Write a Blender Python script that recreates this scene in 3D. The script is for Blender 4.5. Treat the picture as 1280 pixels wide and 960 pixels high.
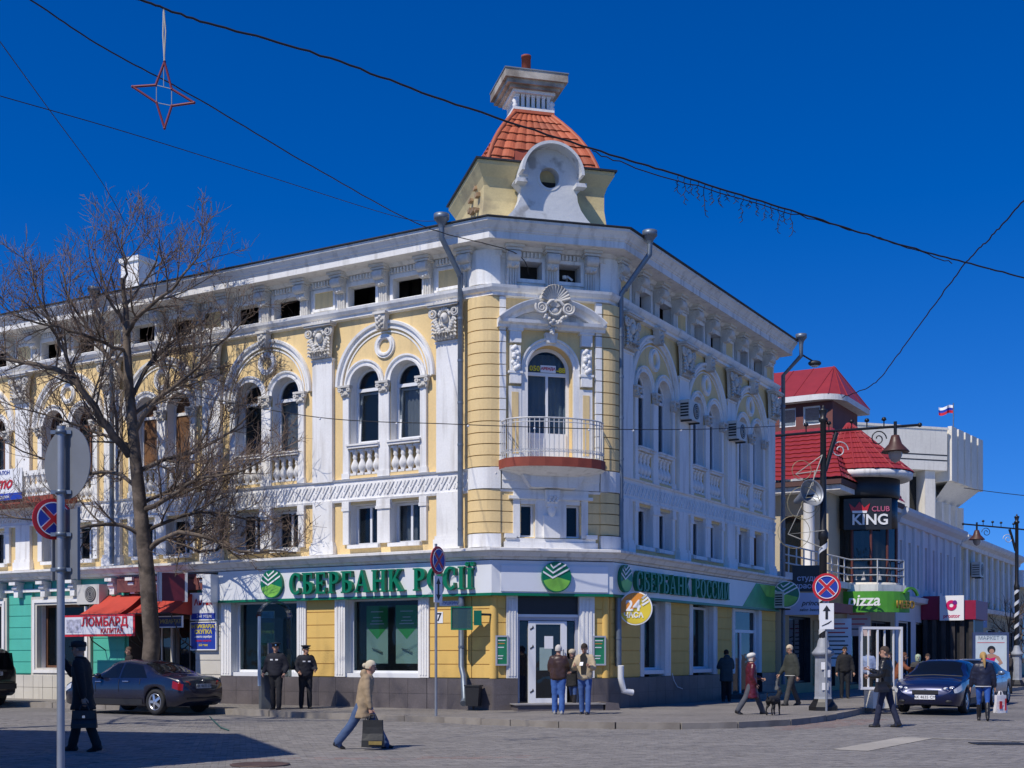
import bpy, bmesh, math, random
from mathutils import Vector, Matrix, Euler, noise
from mathutils.kdtree import KDTree
R = math.radians
sc = bpy.context.scene
for o in list(bpy.data.objects): bpy.data.objects.remove(o)
# ---------------------------------------------------------------- camera
CAMH = 1.55
cd = bpy.data.cameras.new('camera'); cam = bpy.data.objects.new('camera', cd)
sc.collection.objects.link(cam); sc.camera = cam
cam.location = (0, 0, CAMH); cam.rotation_euler = (R(90), 0, 0)
cd.lens = 45.0; cd.sensor_width = 36.0; cd.shift_y = 0.2648; cd.clip_end = 3000; cd.clip_start = 0.1
# ---------------------------------------------------------------- sky + sun
SUN_TH, SUN_EL = R(48), R(51)
SKY_GAMMA = 1.12
w = bpy.data.worlds.new('World'); sc.world = w; w.use_nodes = True
nt = w.node_tree; nt.nodes.clear()
sky = nt.nodes.new('ShaderNodeTexSky'); sky.sky_type = 'NISHITA'; sky.sun_disc = False
sky.sun_elevation = SUN_EL
to_sun = Vector((-math.cos(SUN_TH)*math.cos(SUN_EL), -math.sin(SUN_TH)*math.cos(SUN_EL), math.sin(SUN_EL)))
sky.sun_rotation = math.atan2(to_sun.x, to_sun.y)
sky.air_density = 1.0; sky.dust_density = 0.0; sky.ozone_density = 6.0; sky.altitude = 800
hs = nt.nodes.new('ShaderNodeHueSaturation'); hs.inputs['Saturation'].default_value = 1.28; hs.inputs['Value'].default_value = 1.0; hs.inputs['Hue'].default_value = 0.514
bg = nt.nodes.new('ShaderNodeBackground'); bg.inputs['Strength'].default_value = 0.110
out = nt.nodes.new('ShaderNodeOutputWorld')
tcw = nt.nodes.new('ShaderNodeTexCoord'); mpw = nt.nodes.new('ShaderNodeVectorMath'); mpw.operation = 'MULTIPLY_ADD'
mpw.inputs[1].default_value = (1, 1, 0.89); mpw.inputs[2].default_value = (0, 0, 0.11)   # thin, clear spring air: haze band lowered all round
nrw = nt.nodes.new('ShaderNodeVectorMath'); nrw.operation = 'NORMALIZE'
nt.links.new(tcw.outputs['Generated'], mpw.inputs[0]); nt.links.new(mpw.outputs[0], nrw.inputs[0]); nt.links.new(nrw.outputs[0], sky.inputs[0])
gmn = nt.nodes.new('ShaderNodeGamma'); gmn.inputs['Gamma'].default_value = SKY_GAMMA
nt.links.new(sky.outputs[0], gmn.inputs[0]); nt.links.new(gmn.outputs[0], hs.inputs['Color']); nt.links.new(hs.outputs[0], bg.inputs[0]); nt.links.new(bg.outputs[0], out.inputs[0])
sd = bpy.data.lights.new('sun', 'SUN'); sd.energy = 4.1; sd.angle = R(0.5); sd.color = (1.0, 0.935, 0.82)
so = bpy.data.objects.new('sun', sd); sc.collection.objects.link(so)
so.rotation_euler = to_sun.to_track_quat('Z', 'Y').to_euler(); so.location = (-30, -30, 60)
vs = sc.view_settings; vs.view_transform = 'Standard'; vs.look = 'None'; vs.exposure = 0.0; vs.gamma = 1.0; vs.use_curve_mapping = False
sc.cycles.max_bounces = 6; sc.cycles.transparent_max_bounces = 8

random.seed(7)
rnd = random.Random(11)
# ---------------------------------------------------------------- materials
MATS = {}
def mat(name, col, rough=0.7, var=0.08, scale=3.0, metal=0.0, bump=0.0, bscale=40.0, spec=0.5, coat=0.0, dirt=0.0, dirtcol=(0.09,0.08,0.07), streak=False, rand=0.0, emit=None, fine=0.0, sharp=(0.52,0.75)):
    if name in MATS: return MATS[name]
    m = bpy.data.materials.new(name); m.use_nodes = True; MATS[name] = m
    n = m.node_tree.nodes; l = m.node_tree.links; b = n['Principled BSDF']
    b.inputs['Roughness'].default_value = rough; b.inputs['Metallic'].default_value = metal
    b.inputs['Specular IOR Level'].default_value = spec; b.inputs['Coat Weight'].default_value = coat
    c4 = (*col, 1)
    tc = n.new('ShaderNodeTexCoord')
    def noise(s, d=4, stretch=None):
        t = n.new('ShaderNodeTexNoise'); t.inputs['Scale'].default_value = s; t.inputs['Detail'].default_value = d
        if stretch:
            mp = n.new('ShaderNodeMapping'); mp.inputs['Scale'].default_value = stretch
            l.new(tc.outputs['Object'], mp.inputs[0]); l.new(mp.outputs[0], t.inputs['Vector'])
        else: l.new(tc.outputs['Object'], t.inputs['Vector'])
        return t
    t = noise(scale)
    mr = n.new('ShaderNodeMapRange'); mr.inputs[1].default_value = 0.3; mr.inputs[2].default_value = 0.7
    mr.inputs[3].default_value = 1 - var; mr.inputs[4].default_value = 1 + var
    l.new(t.outputs['Fac'], mr.inputs[0])
    val = mr.outputs[0]
    if fine:
        t2 = noise(scale*18, 3); m2 = n.new('ShaderNodeMapRange'); m2.inputs[1].default_value = 0.3; m2.inputs[2].default_value = 0.7
        m2.inputs[3].default_value = 1-fine; m2.inputs[4].default_value = 1+fine
        l.new(t2.outputs['Fac'], m2.inputs[0]); mm = n.new('ShaderNodeMath'); mm.operation = 'MULTIPLY'
        l.new(val, mm.inputs[0]); l.new(m2.outputs[0], mm.inputs[1]); val = mm.outputs[0]
    if rand:
        oi = n.new('ShaderNodeObjectInfo'); m2 = n.new('ShaderNodeMapRange'); m2.inputs[3].default_value = 1-rand; m2.inputs[4].default_value = 1+rand
        l.new(oi.outputs['Random'], m2.inputs[0]); mm = n.new('ShaderNodeMath'); mm.operation = 'MULTIPLY'
        l.new(val, mm.inputs[0]); l.new(m2.outputs[0], mm.inputs[1]); val = mm.outputs[0]
    vm = n.new('ShaderNodeVectorMath'); vm.operation = 'SCALE'; vm.inputs[0].default_value = col
    l.new(val, vm.inputs['Scale']); colout = vm.outputs[0]
    if dirt:
        t3 = noise(1.3 if not streak else 1.0, 8, (5.0,5.0,0.5) if streak else None)
        m3 = n.new('ShaderNodeMapRange'); m3.inputs[1].default_value = sharp[0]; m3.inputs[2].default_value = sharp[1]; m3.inputs[4].default_value = dirt
        l.new(t3.outputs['Fac'], m3.inputs[0]); mx = n.new('ShaderNodeMix'); mx.data_type = 'RGBA'
        l.new(m3.outputs[0], mx.inputs[0]); l.new(colout, mx.inputs[6]); mx.inputs[7].default_value = (*dirtcol, 1); colout = mx.outputs[2]
    l.new(colout, b.inputs['Base Color'])
    if bump:
        t4 = noise(bscale, 4); bp = n.new('ShaderNodeBump'); bp.inputs['Strength'].default_value = bump; bp.inputs['Distance'].default_value = 0.02
        l.new(t4.outputs['Fac'], bp.inputs['Height']); l.new(bp.outputs[0], b.inputs['Normal'])
    if emit: b.inputs['Emission Color'].default_value = (*emit[0], 1); b.inputs['Emission Strength'].default_value = emit[1]
    return m
def glassmat(name, tint=(0.5,0.55,0.6), transp=0.55, dark=(0.012,0.016,0.02), wav=0.02):
    m = bpy.data.materials.new(name); m.use_nodes = True; MATS[name] = m
    n = m.node_tree.nodes; l = m.node_tree.links; b = n['Principled BSDF']
    b.inputs['Base Color'].default_value = (*dark, 1); b.inputs['Roughness'].default_value = 0.03; b.inputs['IOR'].default_value = 1.52
    b.inputs['Specular IOR Level'].default_value = 0.7
    t = n.new('ShaderNodeTexNoise'); t.inputs['Scale'].default_value = 1.7
    tc = n.new('ShaderNodeTexCoord'); l.new(tc.outputs['Object'], t.inputs['Vector'])
    bp = n.new('ShaderNodeBump'); bp.inputs['Strength'].default_value = wav; bp.inputs['Distance'].default_value = 0.3
    l.new(t.outputs['Fac'], bp.inputs['Height']); l.new(bp.outputs[0], b.inputs['Normal'])
    tr = n.new('ShaderNodeBsdfTransparent'); tr.inputs[0].default_value = (*tint, 1)
    mx = n.new('ShaderNodeMixShader'); mx.inputs[0].default_value = 1 - transp
    l.new(tr.outputs[0], mx.inputs[1]); l.new(b.outputs[0], mx.inputs[2]); l.new(mx.outputs[0], n['Material Output'].inputs[0])
    return m
white = mat('white_stucco', (0.81,0.80,0.775), 0.85, 0.05, 1.2, bump=0.15, bscale=25, dirt=0.5, dirtcol=(0.36,0.33,0.29), streak=True, fine=0.04)
whitec = mat('white_cornice', (0.76,0.745,0.715), 0.85, 0.07, 1.4, bump=0.2, bscale=20, dirt=0.55, dirtcol=(0.30,0.28,0.25), streak=True, fine=0.04)
yellow = mat('yellow_stucco', (0.79,0.585,0.285), 0.88, 0.06, 1.0, bump=0.15, bscale=25, dirt=0.45, dirtcol=(0.46,0.35,0.20), streak=True, fine=0.04)
ygrd = mat('deep_yellow_stucco', (0.74,0.48,0.135), 0.85, 0.05, 1.5, bump=0.1, bscale=25, dirt=0.25, dirtcol=(0.42,0.27,0.1), streak=True, fine=0.02, rand=0.02)
plinthm = mat('grey_granite', (0.115,0.10,0.10), 0.45, 0.18, 2.0, bump=0.05, bscale=60, fine=0.15, rand=0.10, dirt=0.3, dirtcol=(0.19,0.16,0.14))
teal = mat('teal_paint', (0.08,0.47,0.35), 0.7, 0.06, 1.5, bump=0.08, dirt=0.3, dirtcol=(0.12,0.34,0.27), streak=True)
pvc = mat('white_pvc', (0.78,0.79,0.80), 0.4, 0.03, 2.0)
brownwood = mat('brown_wood', (0.13,0.055,0.025), 0.6, 0.2, 4.0)
inner = mat('interior', (0.10,0.095,0.09), 0.9, 0.2, 1.0)
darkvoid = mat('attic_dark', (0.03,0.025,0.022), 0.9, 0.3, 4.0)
glass = glassmat('window_glass', (0.88,0.92,0.95), 0.74, (0.02,0.03,0.04))
stone = mat('weathered_ornament', (0.64,0.615,0.565), 0.9, 0.12, 5.0, bump=0.3, bscale=30, dirt=0.7, dirtcol=(0.22,0.20,0.17), fine=0.08, rand=0.06, sharp=(.45,.7))
glassd = glassmat('dark_glass', transp=0.25)
zinc = mat('zinc', (0.17,0.205,0.25), 0.45, 0.12, 6.0, metal=0.5, dirt=0.3, dirtcol=(0.15,0.15,0.16))
darkmetal = mat('dark_metal', (0.035,0.037,0.04), 0.5, 0.2, 5.0, metal=0.3)
blackpaint = mat('black_paint', (0.018,0.018,0.02), 0.45, 0.15, 5.0)
redpaint = mat('red_oxide', (0.27,0.055,0.03), 0.7, 0.15, 4.0, dirt=0.3, dirtcol=(0.15,0.04,0.03))
green = mat('sign_green', (0.0,0.16,0.07), 0.35, 0.05, 2.0)
greenl = mat('light_green', (0.20,0.50,0.06), 0.35, 0.25, 2.5)
greenm = mat('mid_green', (0.03,0.30,0.07), 0.35, 0.3, 2.0)
signw = mat('sign_white', (0.72,0.735,0.745), 0.35, 0.03, 1.5, dirt=0.12, dirtcol=(0.5,0.5,0.5), streak=True)
printw = mat('print_white', (0.82,0.82,0.82), 0.5, 0.02)
tilem = mat('roof_tile', (0.46,0.115,0.05), 0.6, 0.12, 6.0, bump=0.15, rand=0.2, dirt=0.45, dirtcol=(0.22,0.09,0.06))
redroof = mat('red_roof', (0.30,0.03,0.03), 0.45, 0.08, 2.0, dirt=0.2, dirtcol=(0.2,0.03,0.03), rand=0.06)
roofm = mat('roof_metal', (0.28,0.31,0.32), 0.5, 0.15, 1.5, metal=0.4)
concrete = mat('concrete', (0.74,0.70,0.61), 0.9, 0.08, 0.3, dirt=0.3, dirtcol=(0.34,0.30,0.25), streak=True, fine=0.04)
blue = mat('sign_blue', (0.02,0.05,0.36), 0.4, 0.05)
red = mat('sign_red', (0.55,0.02,0.025), 0.4, 0.05)
cableM = mat('cable', (0.012,0.012,0.014), 0.6, 0.1)
skin = mat('skin', (0.45,0.25,0.17), 0.55, 0.06, 12.0)
# ---------------------------------------------------------------- object helpers
COL = sc.collection
def par(o, p):
    if p is not None:
        o.parent = p; o.matrix_parent_inverse = p.matrix_basis.inverted()
def tag(o, label=None, cat=None, group=None, kind=None):
    if label: o['label'] = label
    if cat: o['category'] = cat
    if group: o['group'] = group
    if kind: o['kind'] = kind
    return o
def empty(name, loc, label=None, cat=None, group=None, rz=0):
    o = bpy.data.objects.new(name, None); COL.objects.link(o); o.empty_display_size = 0.3
    o.matrix_basis = Matrix.Translation(loc) @ Matrix.Rotation(rz, 4, 'Z')
    return tag(o, label, cat, group)
def inst(name, me, M=None, parent=None):
    o = bpy.data.objects.new(name, me); COL.objects.link(o)
    if M is not None: o.matrix_basis = M
    par(o, parent); return o
class MB:
    def __init__(s, M=None): s.v = []; s.f = []; s.mi = []; s.sm = []; s.M = M; s.mats = []
    def m_(s, m):
        if m is None: m = white
        if m not in s.mats: s.mats.append(m)
        return s.mats.index(m)
    def add(s, vs, fs, m=None, smooth=False, T=None):
        b = len(s.v); M = s.M
        if T is not None: M = (M @ T) if M is not None else T
        for p in vs:
            p = Vector(p); s.v.append(M @ p if M is not None else p)
        k = s.m_(m)
        for f in fs: s.f.append([b+i for i in f]); s.mi.append(k); s.sm.append(smooth)
    def box(s, a, b, m=None, T=None, taper=None):
        (x0,y0,z0),(x1,y1,z1) = a, b
        vs = [(x0,y0,z0),(x1,y0,z0),(x1,y1,z0),(x0,y1,z0),(x0,y0,z1),(x1,y0,z1),(x1,y1,z1),(x0,y1,z1)]
        s.add(vs, [(0,3,2,1),(4,5,6,7),(0,1,5,4),(1,2,6,5),(2,3,7,6),(3,0,4,7)], m, T=T)
    def cbox(s, c, d, m=None, T=None):
        s.box([c[i]-d[i]/2 for i in range(3)], [c[i]+d[i]/2 for i in range(3)], m, T)
    def prism(s, poly, y0, y1, m=None, T=None, smooth=False):
        # polygon in (x,z), extruded along y
        n = len(poly)
        vs = [(p[0], y0, p[1]) for p in poly] + [(p[0], y1, p[1]) for p in poly]
        fs = [list(range(n)), list(range(2*n-1, n-1, -1))]
        s.add(vs, fs, m, T=T)
        s.add(vs, [(i, n+i, n+(i+1) % n, (i+1) % n) for i in range(n)], m, smooth, T=T)
    def ring(s, cx, cz, r0, r1, y0, y1, m=None, a0=0, a1=360, n=24, T=None, prof=None):
        # annular moulding in the (x,z) plane; y0 back, y1 front
        full = abs(a1-a0) >= 359.9
        N = n if full else n+1
        pr = prof or [(r0,y0),(r0,y1),(r1,y1),(r1,y0)]
        k = len(pr); vs = []
        for i in range(N):
            a = R(a0 + (a1-a0)*i/n)
            for r, y in pr: vs.append((cx+r*math.cos(a), y, cz+r*math.sin(a)))
        fs = []
        for i in range(n):
            j = (i+1) % N
            for q in range(k):
                q2 = (q+1) % k; fs.append((i*k+q, j*k+q, j*k+q2, i*k+q2))
        if not full: fs += [tuple(range(k)), tuple(range((N-1)*k+k-1, (N-1)*k-1, -1))]
        s.add(vs, fs, m, False, T)
    def lathe(s, prof, c=(0,0,0), n=16, m=None, T=None, smooth=True, sx=1, sy=1):
        vs = []; k = len(prof)
        for i in range(n):
            a = 2*math.pi*i/n
            for r, z in prof: vs.append((c[0]+sx*r*math.cos(a), c[1]+sy*r*math.sin(a), c[2]+z))
        fs = []
        for i in range(n):
            j = (i+1) % n
            for q in range(k-1): fs.append((i*k+q, j*k+q, j*k+q+1, i*k+q+1))
        s.add(vs, fs, m, smooth, T)
        for q in (0, k-1):
            if prof[q][0] > 1e-4: s.add([vs[i*k+q] for i in range(n)], [tuple(range(n))], m, False, T)
    def tube(s, pts, rad, n=8, m=None, T=None, cap=True, smooth=True, flat=1.0):
        pts = [Vector(p) for p in pts]; k = len(pts)
        if not isinstance(rad, (list, tuple)): rad = [rad]*k
        vs = []; pn = None
        for i, p in enumerate(pts):
            d = (pts[min(i+1,k-1)] - pts[max(i-1,0)])
            if d.length < 1e-9: d = Vector((0,0,1))
            d.normalize()
            if pn is None:
                up = Vector((0,0,1)) if abs(d.z) < 0.95 else Vector((1,0,0))
                pn = d.cross(up).normalized()
            else:
                pn = (pn - d*pn.dot(d))
                pn = pn.normalized() if pn.length > 1e-6 else d.orthogonal().normalized()
            q = d.cross(pn)
            for j in range(n):
                a = 2*math.pi*j/n; vs.append(p + (pn*math.cos(a) + q*math.sin(a)*flat)*rad[i])
        fs = []
        for i in range(k-1):
            for j in range(n):
                j2 = (j+1) % n; fs.append((i*n+j, i*n+j2, (i+1)*n+j2, (i+1)*n+j))
        s.add(vs, fs, m, smooth, T)
        if cap: s.add(vs[:n], [tuple(range(n-1,-1,-1))], m, False, T); s.add(vs[-n:], [tuple(range(n))], m, False, T)
    def ball(s, c, r, m=None, n=10, k=7, T=None):
        rr = r if isinstance(r, (tuple, list)) else (r,r,r)
        prof = [(math.sin(math.pi*i/k), -math.cos(math.pi*i/k)) for i in range(k+1)]
        vs = [(c[0], c[1], c[2]-rr[2])]; fs = []
        for i in range(1, k):
            for j in range(n):
                a = 2*math.pi*j/n; vs.append((c[0]+rr[0]*prof[i][0]*math.cos(a), c[1]+rr[1]*prof[i][0]*math.sin(a), c[2]+rr[2]*prof[i][1]))
        vs.append((c[0], c[1], c[2]+rr[2])); L = len(vs)-1
        for j in range(n):
            j2 = (j+1) % n; fs.append((0, 1+j2, 1+j)); fs.append((L, L-n+j, L-n+j2))
            for i in range(k-2): fs.append((1+i*n+j, 1+i*n+j2, 1+(i+1)*n+j2, 1+(i+1)*n+j))
        s.add(vs, fs, m, True, T)
    def sweep(s, prof, path, m=None, closed=False, capends=True):
        # profile (v outwards to the right of travel, z) swept along a plan polyline with mitres
        P = [Vector((p[0],p[1])) for p in path]; n = len(P); vs = []; k = len(prof)
        for i in range(n):
            d0 = (P[i]-P[i-1]).normalized() if (i > 0 or closed) else None
            d1 = (P[(i+1)%n]-P[i]).normalized() if (i < n-1 or closed) else None
            if d0 is None: d0 = d1
            if d1 is None: d1 = d0
            n0 = Vector((d0.y,-d0.x)); n1 = Vector((d1.y,-d1.x)); b = (n0+n1); b = b/ (b.length**2) * 2
            for v, z in prof: q = P[i] + b*v; vs.append((q.x, q.y, z))
        fs = []
        for i in range(n if closed else n-1):
            j = (i+1) % n
            for q in range(k):
                q2 = (q+1) % k; fs.append((i*k+q, j*k+q, j*k+q2, i*k+q2))
        if not closed and capends: fs += [tuple(range(k)), tuple(range((n-1)*k+k-1, (n-1)*k-1, -1))]
        s.add(vs, fs, m)
    def mesh(s, name):
        me = bpy.data.meshes.new(name); me.from_pydata([tuple(v) for v in s.v], [], s.f)
        for m in s.mats: me.materials.append(m)
        me.polygons.foreach_set('material_index', s.mi); me.polygons.foreach_set('use_smooth', s.sm)
        bm = bmesh.new(); bm.from_mesh(me); bmesh.ops.recalc_face_normals(bm, faces=bm.faces); bm.to_mesh(me); bm.free()
        me.update(); return me
    def build(s, name, parent=None, M=None):
        return inst(name, s.mesh(name), M, parent)
def one(name, parent, fn, M=None, bakeM=None):
    b = MB(bakeM); fn(b); return b.build(name, parent, M)
def text_mesh(txt, size, extr=0.01, m=None, off=0.0, align='CENTER', shear=0.0, sx=1.0):
    cu = bpy.data.curves.new('t', 'FONT'); cu.body = txt; cu.size = size; cu.extrude = extr; cu.offset = off; cu.shear = shear
    cu.align_x = align; cu.align_y = 'CENTER'; cu.resolution_u = 3
    o = bpy.data.objects.new('t', cu); COL.objects.link(o)
    dg = bpy.context.evaluated_depsgraph_get(); me = bpy.data.meshes.new_from_object(o.evaluated_get(dg))
    bpy.data.objects.remove(o); bpy.data.curves.remove(cu)
    # font lies in XY facing +Z: stand it up in XZ facing -Y
    me.transform(Matrix.Diagonal((sx,1,1,1))); me.transform(Matrix.Rotation(R(90), 4, 'X'))
    me.materials.clear(); me.materials.append(m or printw); me.name = 'lettering'
    return me
def text(txt, size, M, parent, m=None, name='lettering', **k):
    return inst(name, text_mesh(txt, size, m=m, **k), M, parent)
def at(px, py, z=0.0):
    Y = (CAMH - z)*1600.0/(py-819.0); return Vector(((px-640)/1600.0*Y, Y, z))
def atY(px, py, Y): return Vector(((px-640)/1600.0*Y, Y, CAMH + (819-py)/1600.0*Y))
def frame(o, d):
    # local x = rightwards along the wall, y = into the wall, z = up
    d = Vector((d[0], d[1], 0)).normalized(); y = Vector((-d.y, d.x, 0))
    return Matrix(((d.x,y.x,0,o[0]),(d.y,y.y,0,o[1]),(0,0,1,0),(0,0,0,1)))
T3 = Matrix.Translation
def RZ(a): return Matrix.Rotation(R(a), 4, 'Z')
def RX(a): return Matrix.Rotation(R(a), 4, 'X')
def RY(a): return Matrix.Rotation(R(a), 4, 'Y')
# ================================================================ GROUND
dL = Vector((-0.862, 0.506)).normalized(); dC = Vector((0.9677, 0.2521)).normalized(); dR = Vector((0.506, 0.862)).normalized()
PL = Vector((-0.48, 33.25)); CW = 3.05; PR = PL + dC*CW
FL = frame(PL, -dL); FC = frame(PL, dC); FR = frame(PR, dR)
def LW(u, v=0, z=0): return FL @ Vector((-u, -v, z))     # point on the left facade, u metres from the corner
def CWp(x, v=0, z=0): return FC @ Vector((x, -v, z))
def RW(t, v=0, z=0): return FR @ Vector((t, -v, z))
L_END, R_END = 27.0, 13.55
def paving_mat(name, c1, c2, bw, bh, ang, mort=(0.10,0.095,0.09)):
    m = bpy.data.materials.new(name); m.use_nodes = True
    n = m.node_tree.nodes; l = m.node_tree.links; b = n['Principled BSDF']; b.inputs['Roughness'].default_value = 0.85
    tc = n.new('ShaderNodeTexCoord'); mp = n.new('ShaderNodeMapping'); mp.inputs['Rotation'].default_value = (0,0,ang)
    l.new(tc.outputs['Object'], mp.inputs[0])
    br = n.new('ShaderNodeTexBrick'); br.inputs['Scale'].default_value = 1.0
    br.inputs['Brick Width'].default_value = bw; br.inputs['Row Height'].default_value = bh; br.inputs['Mortar Size'].default_value = 0.006
    br.inputs['Color1'].default_value = (*c1,1); br.inputs['Color2'].default_value = (*c2,1); br.inputs['Mortar'].default_value = (*mort,1)
    l.new(mp.outputs[0], br.inputs['Vector'])
    def nz(s, a, bb, lo, hi, det=5):
        t = n.new('ShaderNodeTexNoise'); t.inputs['Scale'].default_value = s; t.inputs['Detail'].default_value = det
        l.new(tc.outputs['Object'], t.inputs['Vector']); r = n.new('ShaderNodeMapRange')
        r.inputs[1].default_value = a; r.inputs[2].default_value = bb; r.inputs[3].default_value = lo; r.inputs[4].default_value = hi
        l.new(t.outputs['Fac'], r.inputs[0]); return r.outputs[0]
    x = n.new('ShaderNodeMath'); x.operation = 'MULTIPLY'; l.new(nz(0.35,0.3,0.7,0.78,1.18), x.inputs[0]); l.new(nz(9,0.3,0.7,0.85,1.15), x.inputs[1])
    v = n.new('ShaderNodeVectorMath'); v.operation = 'SCALE'; l.new(br.outputs['Color'], v.inputs[0]); l.new(x.outputs[0], v.inputs['Scale'])
    mx = n.new('ShaderNodeMix'); mx.data_type = 'RGBA'; l.new(nz(1.6,0.60,0.72,0,0.55), mx.inputs[0]); l.new(v.outputs[0], mx.inputs[6]); mx.inputs[7].default_value = (0.11,0.10,0.095,1)
    l.new(mx.outputs[2], b.inputs['Base Color'])
    bp = n.new('ShaderNodeBump'); bp.inputs['Strength'].default_value = 0.5; bp.inputs['Distance'].default_value = 0.01
    l.new(br.outputs['Fac'], bp.inputs['Height']); bp.invert = True; l.new(bp.outputs[0], b.inputs['Normal'])
    return m
roadm = paving_mat('road_paving', (0.225,0.21,0.196), (0.19,0.177,0.167), 0.2, 0.1, R(12))
walkm = paving_mat('walk_paving', (0.255,0.232,0.21), (0.21,0.192,0.177), 0.2, 0.1, R(30))
paverm = mat('road_paver', (0.22,0.205,0.19), 0.8, 0.10, 0.5, rand=0.16, fine=0.10, bump=0.2, bscale=60, dirt=0.35, dirtcol=(0.13,0.12,0.115))
pavers_ = mat('road_paver_b', (0.19,0.178,0.168), 0.8, 0.12, 0.5, rand=0.1, fine=0.10, bump=0.2, bscale=60, dirt=0.35, dirtcol=(0.13,0.12,0.115))
paverr = mat('red_paver', (0.225,0.168,0.15), 0.8, 0.12, 0.8, rand=0.1, fine=0.10, bump=0.2, bscale=60, dirt=0.5, dirtcol=(0.2,0.18,0.17))
paverlt = mat('pale_paver', (0.40,0.37,0.32), 0.8, 0.12, 0.8, rand=0.1, fine=0.08, bump=0.2, bscale=60, dirt=0.3, dirtcol=(0.25,0.22,0.2))
kerbm = mat('kerb_stone', (0.25,0.225,0.195), 0.85, 0.12, 2.0, bump=0.3, bscale=15, rand=0.1, dirt=0.6, dirtcol=(0.14,0.12,0.10))
g = MB(); g.add([(-400,-60,-0.03),(500,-60,-0.03),(500,900,-0.03),(-400,900,-0.03)], [(0,1,2,3)], roadm)
road = tag(g.build('road'), 'grey block paved road in front of the bank', 'road', kind='structure')
# pavers of the crossing, real blocks; the nearest ones single objects, the rest one piece
pv = MB(); pv.box((-0.096,-0.046,-0.06),(0.096,0.046,0.0), paverm); pv_me = pv.mesh('paver')
pv = MB(); pv.box((-0.096,-0.046,-0.06),(0.096,0.046,0.0), paverr); pvr_me = pv.mesh('paver_red')
AP = R(12)
ca, sa = math.cos(AP), math.sin(AP)
def kerb_pts():
    pts = []
    for u, v in ((26.5,2.3),(22,2.3),(18,2.3),(14,2.3),(10.5,2.35),(6,2.9),(3.4,3.35)): pts.append(LW(u, v))
    for px, py in ((640,906.5),(700,909),(770,910.5),(850,911),(920,909.5),(985,906),(1030,900.5),(1062,894),(1090,888)): pts.append(at(px, py))
    b = at(1090, 888)
    for t in (5, 12, 22, 40, 70, 110): pts.append(b + Vector((dR.x*t, dR.y*t, 0)))
    # smooth
    q = [pts[0]]
    for i in range(len(pts)-1):
        a, c = pts[i], pts[i+1]; nseg = max(1, int((c-a).length/0.95))
        p0 = pts[max(i-1,0)]; p3 = pts[min(i+2,len(pts)-1)]
        for k in range(1, nseg+1):
            t = k/nseg
            q.append(0.5*((2*a)+(c-p0)*t+(2*p0-5*a+4*c-p3)*t*t+(3*a-p0-3*c+p3)*t**3))
    return [Vector((p.x,p.y)) for p in q]
KP = kerb_pts()
def beyond_kerb(x, y):
    # is (x,y) on the pavement side of the kerb? nearest segment side
    best = 1e9; side = False
    for i in range(0, len(KP)-1):
        a = KP[i]; d = KP[i+1]-a; L2 = d.length_squared
        t = max(0, min(1, ((x-a.x)*d.x+(y-a.y)*d.y)/L2)); qx = a.x+d.x*t-x; qy = a.y+d.y*t-y; D = qx*qx+qy*qy
        if D < best: best = D; side = (d.x*(y-a.y)-d.y*(x-a.x)) > 0
    return side, best
near = []; bulk = MB(); km = bulk.m_(paverm); kb = bulk.m_(pavers_); kr = bulk.m_(paverr)
SPOTS = []
rp = random.Random(5)
j0, j1 = int(15.2/0.1), int(32/0.1)
for j in range(j0-60, j1+60):
    for i in range(-90, 90):
        lx = i*0.2 + (0.1 if j % 2 else 0); ly = j*0.1
        x = lx*ca - ly*sa; y = lx*sa + ly*ca
        if y < 16.6 or y > 31.0 or abs(x) > 0.415*y + 0.3: continue
        if y > 25.5:
            s_, D = beyond_kerb(x, y)
            if s_ or D < 0.05: continue
        SPOTS.append((x, y))
SPOTS.sort(key=lambda p: p[1])
vis = [p for p in SPOTS if p[1] > 17.55]
nearset = set(vis[:300])
for (x, y) in SPOTS:
    dz = rp.uniform(-0.006, 0.0) if rp.random() > .012 else -.028; red_ = (0.0 < (y-(18.6+0.11*(x+6))) < 0.5 and x < 0.5 and rp.random() < 0.4) or (x > 5.6 and y > 26.5 and beyond_kerb(x, y)[1] < 1.6 and rp.random() < .8)
    a = AP + rp.uniform(-0.02,0.02); tx, ty = rp.uniform(-0.01,0.01), rp.uniform(-0.015,0.015)
    if (x, y) in nearset:
        inst('paver', pvr_me if red_ else pv_me, Matrix.Translation((x,y,dz)) @ Euler((tx,ty,a)).to_matrix().to_4x4(), road)
    else:
        c_, s_ = math.cos(a), math.sin(a); b = len(bulk.v)
        for (ex, ey) in ((-.096,-.046),(.096,-.046),(.096,.046),(-.096,.046)):
            bulk.v.append(Vector((x+ex*c_-ey*s_, y+ex*s_+ey*c_, dz+ex*ty)))
        for (ex, ey) in ((-.096,-.046),(.096,-.046),(.096,.046),(-.096,.046)):
            bulk.v.append(Vector((x+ex*c_-ey*s_, y+ex*s_+ey*c_, -0.035)))
        mi = kr if red_ else (km if rp.random() < 0.6 else kb)
        for f in ((0,1,2,3),(0,4,5,1),(1,5,6,2),(2,6,7,3),(3,7,4,0)): bulk.f.append([b+q for q in f]); bulk.mi.append(mi); bulk.sm.append(False)
me = bpy.data.meshes.new('paving'); me.from_pydata([tuple(v) for v in bulk.v], [], bulk.f)
for m_ in bulk.mats: me.materials.append(m_)
me.polygons.foreach_set('material_index', bulk.mi); me.update()
tag(inst('paver', me, None, road), kind='stuff')
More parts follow.
